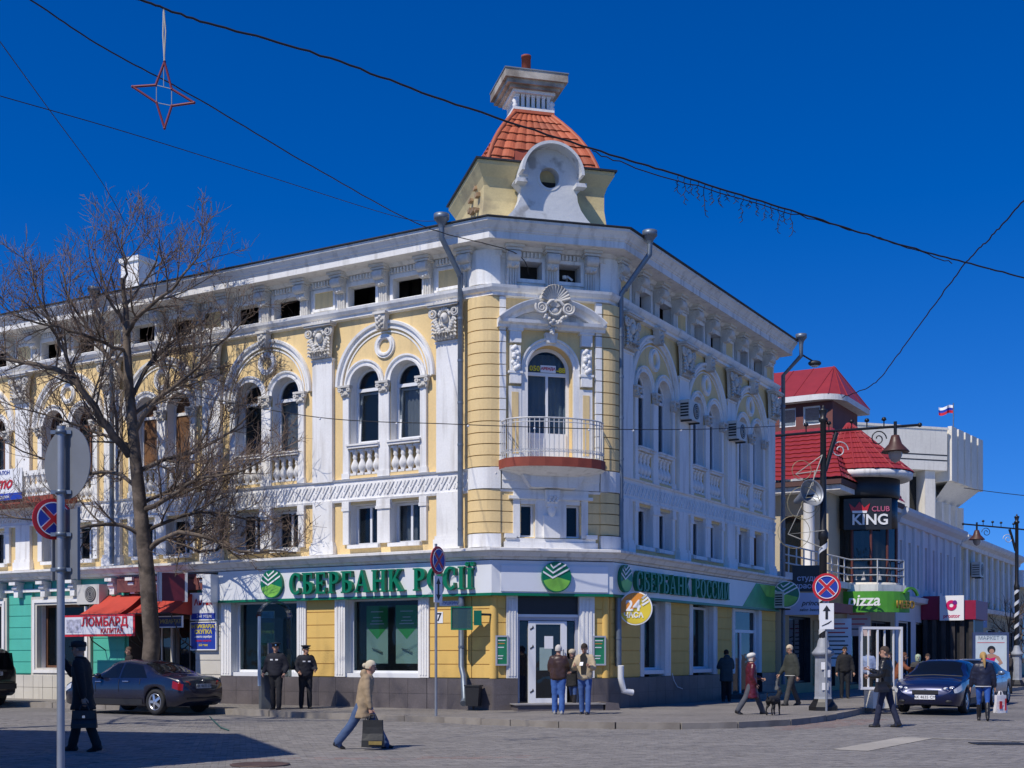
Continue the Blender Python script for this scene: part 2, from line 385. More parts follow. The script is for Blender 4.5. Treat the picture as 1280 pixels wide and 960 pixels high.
# pale flush strips, manhole and grate in the paving
b = MB()
p0, p1 = at(1062,938), at(1148,922); d = (p1-p0).normalized(); nn = Vector((-d.y,d.x,0))
b.add([p0-nn*.3+Vector((0,0,.004)), p1-nn*.3+Vector((0,0,.004)), p1+nn*.3+Vector((0,0,.004)), p0+nn*.3+Vector((0,0,.004))], [(0,1,2,3)], paverlt)
q0, q1 = at(1150,922.5), at(1330,928)
b.add([q0+Vector((0,-.1,.005)), q1+Vector((0,-.1,.005)), q1+Vector((0,.1,.005)), q0+Vector((0,.1,.005))], [(0,1,2,3)], paverlt)
q0, q1 = at(60,958), at(255,941)
b.add([q0+Vector((0,-.05,.004)), q1+Vector((0,-.05,.004)), q1+Vector((0,.05,.004)), q0+Vector((0,.05,.004))], [(0,1,2,3)], paverlt)
b.build('paving_strip', road)
mh = at(325, 956); b = MB(T3(mh)); b.lathe([(0.42,0.003),(0.42,0.012),(0.34,0.014),(0.33,0.008),(0.0,0.010)], n=28, m=mat('cast_iron',(0.12,0.075,0.065),0.6,0.2,6,metal=0.4))
tag(b.build('manhole_cover'), 'round rusty manhole cover set in the road paving', 'manhole cover')
gp = at(1248, 930); b = MB(T3(gp) @ RZ(-3))
for k in range(16): b.box((-0.4+k*0.05,-0.22,0.002),(-0.372+k*0.05,0.22,0.012), darkmetal)
b.box((-0.44,-0.27,0.001),(-0.41,0.27,0.014), darkmetal); b.box((0.41,-0.27,0.001),(0.44,0.27,0.014), darkmetal); b.box((-0.41,-0.27,0.001),(0.41,-0.235,0.013), darkmetal); b.box((-0.41,0.235,0.001),(0.41,0.27,0.013), darkmetal)
tag(b.build('drain_grate'), 'slotted iron drain grate in the paving beside the pale strip', 'drain grate')
# litter of crumbled earth and a bent hose on the road by the parked sedan
hp = at(286, 914); b = MB()
b.tube([at(262,897)+Vector((0,0,.03)), at(268,905)+Vector((0,0,.06)), at(276,911)+Vector((0,0,.03)), hp+Vector((0,0,.02))], 0.014, 6, mat('hose_green',(0.03,0.11,0.09),0.5))
tag(b.build('hose'), 'short bent green hose lying on the road behind the parked navy sedan', 'hose')
# sidewalk and kerb
KW = 0.12
back = [RW(110, -6), RW(R_END, -6), LW(26.5, -6)]
poly = [(p.x, p.y, KW) for p in KP] + [(p.x, p.y, KW) for p in back]
sw = MB(); sw.add(poly, [list(range(len(poly)))], walkm)
walk = tag(sw.build('sidewalk'), 'block paved pavement in front of the bank', 'pavement', kind='structure')
kb_ = tag(empty('kerb', (KP[10].x, KP[10].y, 0)), 'worn stone kerb edging the pavement', 'kerb', kind='structure')
for i in range(len(KP)-1):
    a, c = KP[i], KP[i+1]; d = c-a; L = d.length; dn = d.normalized(); M = Matrix(((dn.x,-dn.y,0,a.x),(dn.y,dn.x,0,a.y),(0,0,1,0),(0,0,0,1)))
    k = MB(); h = KW + rp.uniform(-0.004,0.012); y0 = rp.uniform(-0.012,0.012)
    k.prism([(0.006,-0.03),(L-0.006,-0.03),(L-0.006,h),(0.006,h)], y0-0.07, y0+0.09, kerbm)
    k.build('kerb_stone', kb_, M)
# ================================================================ BANK BUILDING
bank = empty('bank_building', (PL.x, PL.y, KW), 'ornate yellow and white corner building with arched windows and tiled corner turret', 'building')
def wall_panel(mb, s0, s1, z0, z1, ops, m, y=0.0):
    br = {s0, s1}
    for o in ops:
        c, wd, zb, zt = o[0], o[1], o[2], o[3]; arch = o[4]
        br.add(c-wd/2); br.add(c+wd/2)
        if arch:
            for k in range(1, 16): br.add(c - wd/2*math.cos(math.pi*k/16))
    br = sorted(x for x in br if s0-1e-6 <= x <= s1+1e-6)
    def top(o, s):
        if not o[4]: return o[3]
        r = o[1]/2; return o[3]-r+math.sqrt(max(0, r*r-(s-o[0])**2))
    for a, b in zip(br[:-1], br[1:]):
        if b-a < 1e-5: continue
        mid = (a+b)/2
        cov = sorted([o for o in ops if abs(mid-o[0]) < o[1]/2], key=lambda o: o[2])
        la = lb = z0
        for o in cov:
            mb.add([(a,y,la),(b,y,lb),(b,y,o[2]),(a,y,o[2])], [(0,1,2,3)], m)
            la, lb = top(o, a), top(o, b)
        mb.add([(a,y,la),(b,y,lb),(b,y,z1),(a,y,z1)], [(0,1,2,3)], m)
def outline(c, wd, zb, zt, arch, t=0.0, n=14):
    r = wd/2 - t
    if not arch: return [(c-r, zb+t), (c+r, zb+t), (c+r, zt-t), (c-r, zt-t)]
    sp = zt - wd/2; pts = [(c-r, zb+t), (c+r, zb+t)]
    for k in range(n+1): a = math.pi*k/n; pts.append((c+r*math.cos(a), sp+r*math.sin(a)))
    return pts
def reveals(mb, ops, y0=0.0):
    for o in ops:
        pts = outline(*o[:5]); n = len(pts); d = o[5]
        vs = [(p[0], y0, p[1]) for p in pts]+[(p[0], y0+d, p[1]) for p in pts]
        mb.add(vs, [(i,(i+1)%n,n+(i+1)%n,n+i) for i in range(n)], o[6] if len(o) > 6 else white)
def hoop(mb, c, wd, zb, zt, arch, t, y0, y1, m, dz=0):
    A = outline(c, wd, zb, zt, arch); B = outline(c, wd, zb, zt, arch, t); n = len(A)
    vs = [(p[0],y0,p[1]) for p in A]+[(p[0],y0,p[1]) for p in B]+[(p[0],y1,p[1]) for p in A]+[(p[0],y1,p[1]) for p in B]
    fs = []
    for i in range(n):
        j = (i+1)%n; fs += [(i,j,n+j,n+i),(2*n+i,3*n+i,3*n+j,2*n+j),(n+i,n+j,3*n+j,3*n+i),(i,2*n+i,2*n+j,j)]
    mb.add(vs, fs, m)
curtm = mat('curtain', (0.42,0.42,0.43), 0.9, 0.1, 3.0)
curtb = mat('blue_curtain', (0.42,0.50,0.56), 0.9, 0.1, 3.0)
def window(F, c, wd, zb, zt, arch=False, y=0.28, fm=None, gm=None, t=0.07, transom=None, mull=False, curtain=None, open_=False, parent=None, pm=None):
    fm = fm or pvc; gm = gm or glass; parent = parent or bank
    b = MB(F); hoop(b, c, wd-0.01, zb+0.005, zt-0.005, arch, t, y, y+0.07, fm)
    ztr = transom if transom else None
    if ztr: b.box((c-wd/2+t, y-0.005, ztr-0.045), (c+wd/2-t, y+0.065, ztr+0.045), fm)
    if mull: b.box((c-0.035, y+0.003, zb+t), (c+0.035, y+0.062, (ztr-0.045) if ztr else zt-t), fm)
    w_ = b.build('window', parent)
    segs = []
    if ztr: segs.append((zb+t*0.6, ztr-0.02, False)); segs.append((ztr+0.02, zt-t*0.6, arch))
    else: segs.append((zb+t*0.6, zt-t*0.6, arch))
    for (a, e, ar) in segs:
        parts = [(c, wd-1.2*t)]
        if mull and not ar and (not ztr or e <= ztr): parts = [(c-wd/4, wd/2-0.6*t), (c+wd/4, wd/2-0.6*t)]
        for (cc, w2) in parts:
            q = MB(F)
            if ar:
                r = w2/2; sp = zt-wd/2
                pts = [(cc-r, a), (cc+r, a)]+[(cc+r*math.cos(math.pi*k/14), sp+r*math.sin(math.pi*k/14)) for k in range(15)]
            else: pts = [(cc-w2/2,a),(cc+w2/2,a),(cc+w2/2,e),(cc-w2/2,e)]
            q.prism(pts, y+0.03, y+0.038, pm or gm); q.build('pane', w_)
    if open_:   # a tilted inner sash
        q = MB(F @ T3((c-wd/2+t+0.01, y-0.01, zb+t)) @ RX(-4)); ww = wd-2*t-0.02; hh = (ztr or zt)-zb-t-0.05
        for bx in (((0,0,0),(0.06,0.05,hh)),((ww-0.06,0,0),(ww,0.05,hh)),((0.06,0.003,0),(ww-0.06,0.047,0.06)),((0.06,0.003,hh-0.06),(ww-0.06,0.047,hh))): q.box(*bx, fm)
        q.build('sash', w_)
    if curtain:
        q = MB(F); nf = 26; x0, x1 = c-wd/2+0.02, c+wd/2-0.02; ztop = zt - ((wd/2 if curtain != 'blue' else .12) if arch else 0.05)
        if curtain == 'half': x1 = c+0.05*wd
        if curtain == 'right': x0 = c+0.05*wd
        ps = [(x0+(x1-x0)*i/nf, y+0.25+0.035*math.sin(i*1.9)+0.015*math.sin(i*4.3)) for i in range(nf+1)]
        vs = [(px, py, zb+0.02) for px, py in ps]+[(px, py, ztop) for px, py in ps]
        q.add(vs, [(i,i+1,nf+2+i,nf+1+i) for i in range(nf)], curtm if curtain != 'blue' else curtb, True); q.build('curtain', w_)
    return w_
# ---- shared ornament meshes
def baluster_mesh():
    b = MB(); b.box((-.10,-.10,0),(.10,.10,.06), white); b.box((-.10,-.10,.66),(.10,.10,.72), white)
    b.lathe([(.075,.06),(.06,.09),(.085,.14),(.115,.20),(.118,.26),(.095,.34),(.055,.42),(.05,.46),(.075,.50),(.06,.54),(.07,.60),(.085,.63),(.085,.66)], n=10, m=white)
    return b.mesh('baluster')
def bracket_mesh():
    b = MB()
    for x in (-.10,-.033,.033,.10): b.tube([(x,-.07,0),(x,-.08,.62)], .033, 8, stone)
    b.box((-.15,-.05,-.02),(.15,0,.66), stone); b.box((-.17,-.12,-.03),(.17,-.0,.04), stone)
    b.tube([(-.15,-.17,.70),(.15,-.17,.70)], .10, 14, stone); b.tube([(-.165,-.17,.70),(.165,-.17,.70)], .045, 10, stone)
    b.tube([(-.16,-.28,.87),(.16,-.28,.87)], .13, 16, stone)
    for sx in (-1,1): b.tube([(sx*.165,-.28+(.12-.004*k)*math.cos(R(k*25)),.87+(.12-.004*k)*math.sin(R(k*25))) for k in range(26)], .014, 5, stone)
    b.prism([(-.14,.60),(.14,.60),(.15,1.0),(-.15,1.0)], -.2, 0, stone)
    for k in range(9): b.ball((rnd.uniform(-.10,.10), -.25+rnd.uniform(-.03,.03), .62+.03*k), (.045,.035,.05), stone, 6, 4)
    b.box((-.22,-.36,1.0),(.22,0,1.06), stone); b.box((-.25,-.42,1.065),(.25,0,1.14), stone)
    return b.mesh('bracket')
def capital_mesh():
    b = MB(); r_ = random.Random(3)
    b.prism([(-.33,0),(.33,0),(.36,.5),(.42,.86),(-.42,.86),(-.36,.5)], -.10, 0.0, stone)
    b.box((-.47,-.27,.86),(.47,0,.90), stone); b.box((-.50,-.30,.905),(.50,0,.97), stone)
    for sx in (-1, 1):
        b.tube([(sx*(.34-(.13-.0036*k)*math.cos(R(k*24+120))), -.17-.002*k, .70+(.13-.0036*k)*math.sin(R(k*24+120))) for k in range(30)], [.040-.0009*k for k in range(30)], 6, stone)
        for q in range(7): b.ball((sx*(.30-.03*q), -.16, .52-.06*q), (.075,.05,.06), stone, 6, 4)
        for q in range(5): b.tube([(sx*.30,-.10,.05+.1*q),(sx*.36,-.2,.10+.1*q),(sx*.39,-.19,.06+.1*q)], [.04,.035,.02], 6, stone)
    b.ball((0,-.15,.56), (.11,.12,.15), stone, 10, 7); b.ball((0,-.28,.55),(.025,.04,.035), stone, 6, 4)
    for q in range(7): a = R(20+140*q/6); b.ball((.17*math.cos(a), -.15, .60+.20*math.sin(a)), (.05,.06,.07), stone, 6, 4)
    for q in range(5): b.tube([(.07*(q-2),-.10,.86),(.10*(q-2),-.24,.98),(.12*(q-2),-.27,.93)], [.045,.04,.02], 6, stone)
    for q in range(16): b.ball((r_.uniform(-.3,.3), -.13+r_.uniform(-.03,.02), r_.uniform(.03,.42)), (.06,.05,.05), stone, 6, 4)
    for q in range(7): b.tube([(-.27+.09*q,-.10,.02),(-.27+.09*q,-.19,.20),(-.27+.09*q,-.22,.16)], [.05,.045,.02], 6, stone)
    return b.mesh('capital')
def smallcap_mesh():
    b = MB(); r_ = random.Random(4)
    b.prism([(-.13,0),(.13,0),(.19,.25),(-.19,.25)], -.09, 0, stone); b.box((-.21,-.16,.25),(.21,0,.31), stone)
    for sx in (-1,1): b.ring(sx*.15,.19,.02,.065,-.15,-.05, stone, n=10)
    for q in range(8): b.ball((r_.uniform(-.12,.12), -.10, r_.uniform(.02,.2)), (.045,.04,.04), stone, 6, 4)
    return b.mesh('small_capital')
def keystone_mesh():
    b = MB(); b.prism([(-.13,0),(.13,0),(.18,.40),(-.18,.40)], -.20, 0, stone); b.box((-.21,-.25,.40),(.21,0,.47), stone)
    for q in range(7): b.ball((.08*math.sin(q*2.1), -.21, .06+.045*q), (.06,.04,.05), stone, 6, 4)
    return b.mesh('keystone')
BAL, BRK, CAP, SCAP, KEY = baluster_mesh(), bracket_mesh(), capital_mesh(), smallcap_mesh(), keystone_mesh()
def O(F, x, v, z): return F @ T3((x, -v, z))
# ---- a long street facade: x runs rightwards in F; pil = pilaster centres, bays = bay centres
def facade(F, x0, x1, pils, bays, side):
    ops_m, ops_a = [], []
    for k, c in enumerate(bays):
        for sx in (-1, 1):
            ops_m.append((c+sx*.69, 1.0, 7.38, 9.53, True, .35, white))
            ops_m.append((c+sx*.69, 1.0, 6.52, 7.26, False, .22, yellow))
            ops_m.append((c+sx*.69, 1.0, 4.60, 5.72, False, .30, white))
            ops_a.append((c+sx*.77, .98, 11.24, 11.78, False, .26, white))
    b = MB(F); wall_panel(b, x0, x1, 4.05, 10.9, ops_m, yellow); reveals(b, ops_m)
    for o in ops_m:
        if abs(o[2]-6.52) < .01: b.add([(o[0]-.5,.22,o[2]),(o[0]+.5,.22,o[2]),(o[0]+.5,.22,o[3]),(o[0]-.5,.22,o[3])], [(0,1,2,3)], yellow)
    b.build('wall', bank)
    b = MB(F); wall_panel(b, x0, x1, 10.9, 12.3, ops_a, white, -.002); reveals(b, ops_a, -.002)
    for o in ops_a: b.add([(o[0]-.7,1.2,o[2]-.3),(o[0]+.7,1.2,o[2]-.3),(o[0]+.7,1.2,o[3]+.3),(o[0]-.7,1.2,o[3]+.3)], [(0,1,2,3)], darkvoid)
    b.build('attic_wall', bank)
    for c in pils:
        b = MB(F); b.box((c-.35,-.12,6.40),(c+.35,0,9.80), white); b.box((c-.38,-.15,9.80),(c+.38,0,9.86), white)
        b.box((c-.35,-.11,4.70),(c+.35,0,5.84), white); b.box((c-.42,-.17,4.36),(c+.42,0,4.62), white); b.box((c-.39,-.14,4.62),(c+.39,0,4.71), white)
        b.box((c-.36,-.10,9.66),(c+.36,-.118,9.76), yellow)
        p = b.build('pilaster', bank)
        inst('capital', CAP, O(F, c, .10, 9.87), p)
        b = MB(F); hoop(b, c, .80, 11.24, 11.84, False, .07, -.05, 0, white); b.box((c-.33,-.012,11.31),(c+.33,-.004,11.77), yellow); b.build('attic_panel', bank)
    brx = sorted(set([round(c+s*.66, 3) for c in pils for s in (-1, 1)] + [round(c, 3) for c in bays]))
    for x in brx:
        if x0+.1 < x < x1-.1: inst('bracket', BRK, O(F, x, .02, 11.01), bank)
    ed = [x for x in brx if x0 < x < x1]
    b = MB(F)
    xx = x0+.1
    while xx < x1-.1:
        if all(abs(xx-e) > .27 for e in ed): b.box((xx-.03,-.12,11.92),(xx+.03,0,12.05), whitec)
        xx += .105
    b.box((x0,-.045,11.88),(x1,-.003,12.08), whitec)
    tag(b.build('dentil_band', bank), kind='stuff')
    for k, c in enumerate(bays):
        for sx in (-1, 1):
            b = MB(F); hoop(b, c+sx*.77, 1.16, 11.12, 11.88, False, .10, -.06, 0.02, white); b.build('attic_window_frame', bank)
        # arches
        b = MB(F); sp = 9.03
        b.ring(c, sp, 1.44, 1.66, 0, 0, white, 0, 180, 40, prof=[(1.44,0.02),(1.44,-.06),(1.49,-.06),(1.50,-.03),(1.55,-.03),(1.57,-.11),(1.64,-.12),(1.66,-.06),(1.66,.02)])
        b.ring(c, sp, 1.34, 1.38, -.025, 0.01, white, 0, 180, 36); b.build('arch', bank)
        for sx in (-1, 1):
            b = MB(F); b.ring(c+sx*.69, sp, .5, .68, 0, 0, white, 0, 180, 24, prof=[(.50,.02),(.50,-.05),(.55,-.055),(.56,-.025),(.61,-.025),(.63,-.075),(.675,-.075),(.675,.02)])
            b.build('window_arch', bank)
        b = MB(F); b.ring(c, 10.0, .19, .34, 0, 0, white, 0, 360, 28, prof=[(.18,.01),(.18,-.05),(.22,-.09),(.27,-.09),(.29,-.05),(.33,-.06),(.34,.01)]); b.build('roundel', bank)
        inst('keystone', KEY, O(F, c, .06, 10.42), bank)
        # colonnette and jambs
        for (x, hw, nm) in ((c,.17,'colonnette'),(c-1.30,.10,'jamb'),(c+1.30,.10,'jamb')):
            b = MB(F); b.box((x-hw,-.08,6.44),(x+hw,0,8.73), white); b.box((x-hw-.03,-.10,6.44),(x+hw+.03,-.0,6.60), white); p = b.build(nm, bank)
            inst('capital', SCAP, O(F, x, .03, 8.72), p)
        b = MB(F); b.box((c-.21,-.09,4.62),(c+.21,0,5.55), white); b.box((c-.25,-.13,5.55),(c+.25,0,5.63), white); b.box((c-.23,-.11,5.635),(c+.23,0,5.80), white); b.build('pier', bank)
        for sx in (-1, 1):
            x = c+sx*1.30; b = MB(F); b.box((x-.10,-.08,4.62),(x+.10,0,5.55), white); b.box((x-.13,-.11,5.55),(x+.13,0,5.63), white); b.box((x-.12,-.1,5.635),(x+.12,0,5.80), white); b.build('jamb', bank)
            x = c+sx*.69
            b = MB(F); b.box((x-.53,-.14,7.27),(x+.53,.30,7.33), whitec); b.box((x-.55,-.17,7.335),(x+.55,.28,7.385), whitec); b.build('sill', bank)
            b = MB(F); b.box((x-.53,-.13,4.50),(x+.53,.26,4.60), white); b.build('sill', bank)
            for q in range(4): inst('baluster', BAL, O(F, x-.375+.25*q, -.05, 6.53), bank)
            b = MB(F); b.box((x-.52,-.06,6.40),(x+.52,.2,6.52), yellow); b.build('ledge', bank)
    # zigzag frieze band
    b = MB(F); b.box((x0,-.05,5.86),(x1,-.0,6.38), white); b.build('frieze', bank)
    b = MB(F); xx = x0+.12; k = 0
    while xx < x1-.1:
        z0, z1 = 5.96, 6.28
        b.prism([(xx,z0),(xx+.05,z0),(xx+.26,z1),(xx+.21,z1)], -.085, -.045, white)
        b.prism([(xx+.10,z1),(xx+.135,z1),(xx+.06,z0+.16),(xx+.025,z0+.16)], -.075, -.045, white)
        b.prism([(xx+.17,z0),(xx+.205,z0),(xx+.24,z0+.13),(xx+.205,z0+.13)], -.07, -.045, white)
        xx += .25
    tag(b.build('frieze_relief', bank), kind='stuff')
LP = [-(1.36+4.2*k) for k in range(6)]; LB = [-(3.46+4.2*k) for k in range(6)]
RP = [1.15+3.97*k for k in range(4)]; RB = [3.135+3.97*k for k in range(3)]
facade(FL, -L_END, 0.0, LP, LB, 'L')
facade(FR, 0.0, R_END, RP, RB, 'R')
boards = mat('board_brown', (0.16,0.075,0.03), 0.7, 0.25, 2.0, dirt=0.4, dirtcol=(0.07,0.035,0.02))
for k, c in enumerate(LB):
    for sx in (-1, 1):
        pm = boards if k == 2 else None
        window(FL, c+sx*.69, 1.0, 7.38, 9.53, True, fm=(brownwood if k in (3,4) else pvc), transom=8.93, pm=pm, open_=(k == 0), curtain=('full' if k == 0 and sx == 1 else ('right' if k==0 else ('half' if k in (1,4) and sx==1 else None))), mull=(k >= 3))
        window(FL, c+sx*.69, 1.0, 4.60, 5.72, False, mull=True, fm=(brownwood if k == 5 else pvc), curtain=rnd.choice((None,'half','right','full',None)))
for k, c in enumerate(RB):
    for sx in (-1, 1):
        window(FR, c+sx*.69, 1.0, 7.38, 9.53, True, y=.2, transom=8.93, curtain=rnd.choice((None,'half','full')))
        window(FR, c+sx*.69, 1.0, 4.60, 5.72, False, y=.18, mull=True, fm=(brownwood if (k == 2 and sx == 1) else pvc), pm=(boards if (k == 2 and sx == 1) else None))
# ---- chamfered corner, upper storeys
CC = CW/2
opsC = [(CC, 1.24, 6.62, 9.68, True, .35, yellow), (CC-.63, .38, 4.64, 5.50, False, .28, white), (CC+.63, .38, 4.64, 5.50, False, .28, white)]
b = MB(FC); wall_panel(b, 0, CW, 4.05, 10.9, opsC, yellow); reveals(b, opsC); b.build('corner_wall', bank)
opsCA = [(CC+sx*.53, .60, 11.36, 11.84, False, .45, whitec) for sx in (-1, 1)]
b = MB(FC); wall_panel(b, 0, CW, 10.9, 12.3, opsCA, white, -.002); reveals(b, opsCA, -.002)
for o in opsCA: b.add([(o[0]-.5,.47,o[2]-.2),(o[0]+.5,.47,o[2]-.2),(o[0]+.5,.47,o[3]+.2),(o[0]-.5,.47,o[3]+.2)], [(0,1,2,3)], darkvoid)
b.build('attic_wall', bank)
for x in (CC-1.06, CC, CC+1.06): inst('bracket', BRK, O(FC, x, .04, 11.01), bank)
for sx in (-1, 1):
    b = MB(FC); hoop(b, CC+sx*.53, .78, 11.28, 11.92, False, .09, -.07, .02, white); b.build('attic_window_frame', bank)
b = MB(FC); b.box((0,-.045,11.88),(CW,-.003,12.08), whitec)
xx = .06
while xx < CW:
    if all(abs(xx-e) > .27 for e in (CC-1.06, CC, CC+1.06)): b.box((xx-.03,-.12,11.92),(xx+.03,-.04,12.05), whitec)
    xx += .105
tag(b.build('dentil_band', bank), kind='stuff')
# pale duct ends sticking out of the attic openings
b = MB(FC); b.tube([(CC+.55,.3,11.45),(CC+.50,.05,11.55),(CC+.62,-.0,11.44)], .03, 7, whitec); b.lathe([(.06,0),(.06,.08)], (CC+.44,.12,11.5), 10, whitec); b.build('duct', bank)
# rounded quoin blocks on both sides of the corner
def arc_pts(F, x_edge, sgn, n=7):
    # from the chamfer edge point around the corner on to the street wall
    pts = []
    B = Vector((x_edge, -.10))
    r = 0.62
    for k in range(n+1):
        a = R(78)*k/n
        pts.append((B.x - sgn*(-r*math.sin(a)) , B.y + r*(1-math.cos(a))))
    return pts
def quoin(z0, z1, right, m, name='quoin_block', v=.10, parent=None):
    sg = 1 if right else -1; xe = (CW-.02) if right else .02; r = .62; b = MB(FC)
    outer = [(xe - sg*.14, -v)] + [(xe + sg*r*math.sin(R(78)*k/8), -v + r*(1-math.cos(R(78)*k/8))) for k in range(9)]
    inn = [(p[0]-sg*.02, p[1]+.25) for p in outer]
    g_ = .012
    vs = [(p[0],p[1],z0+g_) for p in outer]+[(p[0],p[1],z1-g_) for p in outer]+[(p[0],p[1],z0+g_) for p in inn]+[(p[0],p[1],z1-g_) for p in inn]
    n = len(outer); fs = []
    for i in range(n-1): fs += [(i,i+1,n+i+1,n+i),(2*n+i,3*n+i,3*n+i+1,2*n+i+1),(n+i,n+i+1,3*n+i+1,3*n+i),(i,2*n+i,2*n+i+1,i+1)]
    fs += [(0,n,3*n,2*n),(n-1,2*n+n-1,3*n+n-1,2*n-1)]
    b.add(vs, fs, m); o = b.build(name, bank)
    return o
for right in (False, True):
    n = 15
    for k in range(n):
        z0 = 6.44 + (10.86-6.44)*k/n; z1 = 6.44 + (10.86-6.44)*(k+1)/n
        quoin(z0, z1, right, yellow)
        xa = (.13,.30) if not right else (CW-.30, CW-.13)
        b = MB(FC); b.box((xa[0],-.135,z0+.012),(xa[1],0,z1-.012), white); b.build('quoin_block', bank)
    for k in range(4):
        z0 = 4.72+.285*k; quoin(z0, z0+.285, right, yellow)
    quoin(5.86, 6.43, right, white, 'quoin_band', .13); quoin(4.34, 4.71, right, white, 'quoin_base', .17); quoin(11.16, 12.08, right, white, 'quoin_block', .09)
for (xa, xb) in ((.15,.72),(CW-.72,CW-.15)):
    for k in range(4):
        b = MB(FC); z0 = 4.72+.285*k; b.box((xa,-.06,z0+.012),(xb,0,z0+.273), yellow); b.build('quoin_block', bank)
# band, window surround below the balcony
b = MB(FC); b.box((.2,-.12,5.88),(CW-.2,0,6.10), white); b.box((.2,-.16,6.10),(CW-.2,0,6.42), white); b.build('band', bank)
b = MB(FC); b.box((.25,-.16,4.34),(CW-.25,0,4.50), white); b.box((.3,-.12,4.50),(CW-.3,0,4.60), white); b.box((.27,-.19,4.60),(CC-.95,0,4.71), white); b.box((CC+.95,-.19,4.60),(CW-.27,0,4.71), white); b.build('base_course', bank)
b = MB(FC); b.box((CC-1.02,-.10,4.62),(CC-.84,0,5.62), white); b.box((CC+.84,-.10,4.62),(CC+1.02,0,5.62), white); b.box((CC-.42,-.10,4.62),(CC+.42,0,5.62), white)
b.box((CC-1.14,-.16,5.62),(CC+1.14,0,5.70), white); b.box((CC-1.02,-.13,5.70),(CC+1.02,0,5.87), white); b.box((CC-.84,-.06,5.50),(CC-.42,0,5.62), white); b.box((CC+.42,-.06,5.50),(CC+.84,0,5.62), white)
b.box((CC-.22,-.2,4.62),(CC+.22,-.1,5.2), white); b.build('window_surround', bank)
b = MB(FC); b.lathe([(.03,5.15),(.09,5.22),(.12,5.32),(.10,5.42)], (CC,-.16,0), 12, white); b.prism([(CC-.14,5.42),(CC+.14,5.42),(CC+.2,5.86),(CC-.2,5.86)], -.28, -.1, white)
for q in range(8): b.ball((CC-.12+.035*q,-.29,5.55+.06*(q%3)),(.05,.04,.05), white, 6, 4)
b.build('corbel', bank)
for sx in (-1, 1): window(FC, CC+sx*.63, .38, 4.64, 5.50, False, y=.12, t=.045)
# balcony door
window(FC, CC, 1.24, 6.62, 9.68, True, y=.30, t=.09, transom=8.98, mull=True, curtain='blue')
dr = MB(FC); dr.box((CC-.53,.27,6.62),(CC+.53,.33,7.42), pvc); dr.box((CC-.44,.255,6.75),(CC-.06,.275,7.3), pvc); dr.box((CC+.06,.255,6.75),(CC+.44,.275,7.3), pvc); dr.build('door_panel', bank)
nt_ = empty('rent_notice', CWp(CC, -.3, 9.0), 'white and yellow rental notice in the arched window over the balcony', 'notice')
b = MB(FC); b.box((CC-.18,.268,9.03),(CC+.24,.276,9.22), printw); b.build('paper', nt_)
text('АРЕНДА', .095, FC @ T3((CC+.03,.262,9.13)), nt_, red, extr=.002, off=.004)
ylw = mat('print_yellow', (0.75,0.62,0.02), 0.5, 0.05)
text('050', .19, FC @ T3((CC-.34,.268,9.12)), nt_, ylw, extr=.002, off=.004); text('-88', .19, FC @ T3((CC+.38,.266,9.10)), nt_, ylw, extr=.002, off=.006)
# aedicule: side pilasters with consoles, archivolt, segmental pediment and shell
for sx in (-1, 1):
    x = CC+sx*.97; b = MB(FC); b.box((x-.17,-.10,6.62),(x+.17,0,8.55), white); b.box((x-.09,-.115,6.8),(x+.09,-.098,8.4), yellow)
    b.box((x-.15,-.16,8.62),(x+.15,0,8.88), white); b.box((x-.19,-.18,8.88),(x+.19,0,8.94), white); b.box((x-.14,-.15,8.945),(x+.14,0,9.6), white); b.box((x-.15,-.17,9.68),(x+.15,0,9.98), white); b.box((x-.2,-.2,9.98),(x+.2,0,10.05), white)
    for q in range(12): b.ball((x+.07*math.sin(q*1.7), -.17-.02*math.cos(q), 9.0+.05*q), (.07,.05,.07), white, 6, 4)
    b.build('door_pilaster', bank)
b = MB(FC); b.ring(CC, 9.06, .62, .80, 0, 0, white, 0, 180, 28, prof=[(.62,.02),(.62,-.05),(.67,-.06),(.69,-.03),(.74,-.03),(.76,-.09),(.80,-.09),(.80,.02)])
for sx in (-1, 1): b.box((CC+sx*.71-.085,-.085,6.62),(CC+sx*.71+.085,0,9.06), white)
b.build('archivolt', bank)
b = MB(FC); b.prism([(CC-.13,9.72),(CC+.13,9.72),(CC+.17,9.98),(CC-.17,9.98)], -.17, 0, white); b.build('keystone', bank)
def swp(mb, prof, x0, x1, m):   # straight moulding, profile (v,z)
    n = len(prof); vs = [(x0,-p[0],p[1]) for p in prof]+[(x1,-p[0],p[1]) for p in prof]
    mb.add(vs, [(i,(i+1)%n,n+(i+1)%n,n+i) for i in range(n)]+[tuple(range(n)), tuple(range(2*n-1,n-1,-1))], m)
b = MB(FC); swp(b, [(0,10.05),(.22,10.05),(.24,10.12),(.34,10.16),(.36,10.24),(0,10.26)], CC-1.46, CC+1.46, white)
rad = 2.15; zc = 10.22+.62-rad; half = math.degrees(math.asin(1.46/rad))
b.ring(CC, zc, rad-.24, rad, 0, 0, white, 90-half, 90+half, 30, prof=[(rad-.26,0),(rad-.26,-.22),(rad-.18,-.26),(rad-.12,-.36),(rad-.02,-.42),(rad,-.42),(rad,0)])
b.box((CC-1.2,-.06,10.2),(CC+1.2,-.0,10.55), whitec); b.build('pediment', bank)
b = MB(FC)
for q in range(13):
    a = R(10+160*q/12); b.tube([(CC+.12*math.cos(a),-.45,10.72+.12*math.sin(a)),(CC+.40*math.cos(a),-.55,10.72+.42*math.sin(a))], [.025,.05], 6, stone)
b.prism([(CC+.38*math.cos(R(180*q/12)),10.72+.38*math.sin(R(180*q/12))) for q in range(13)], -.46, -.1, stone)
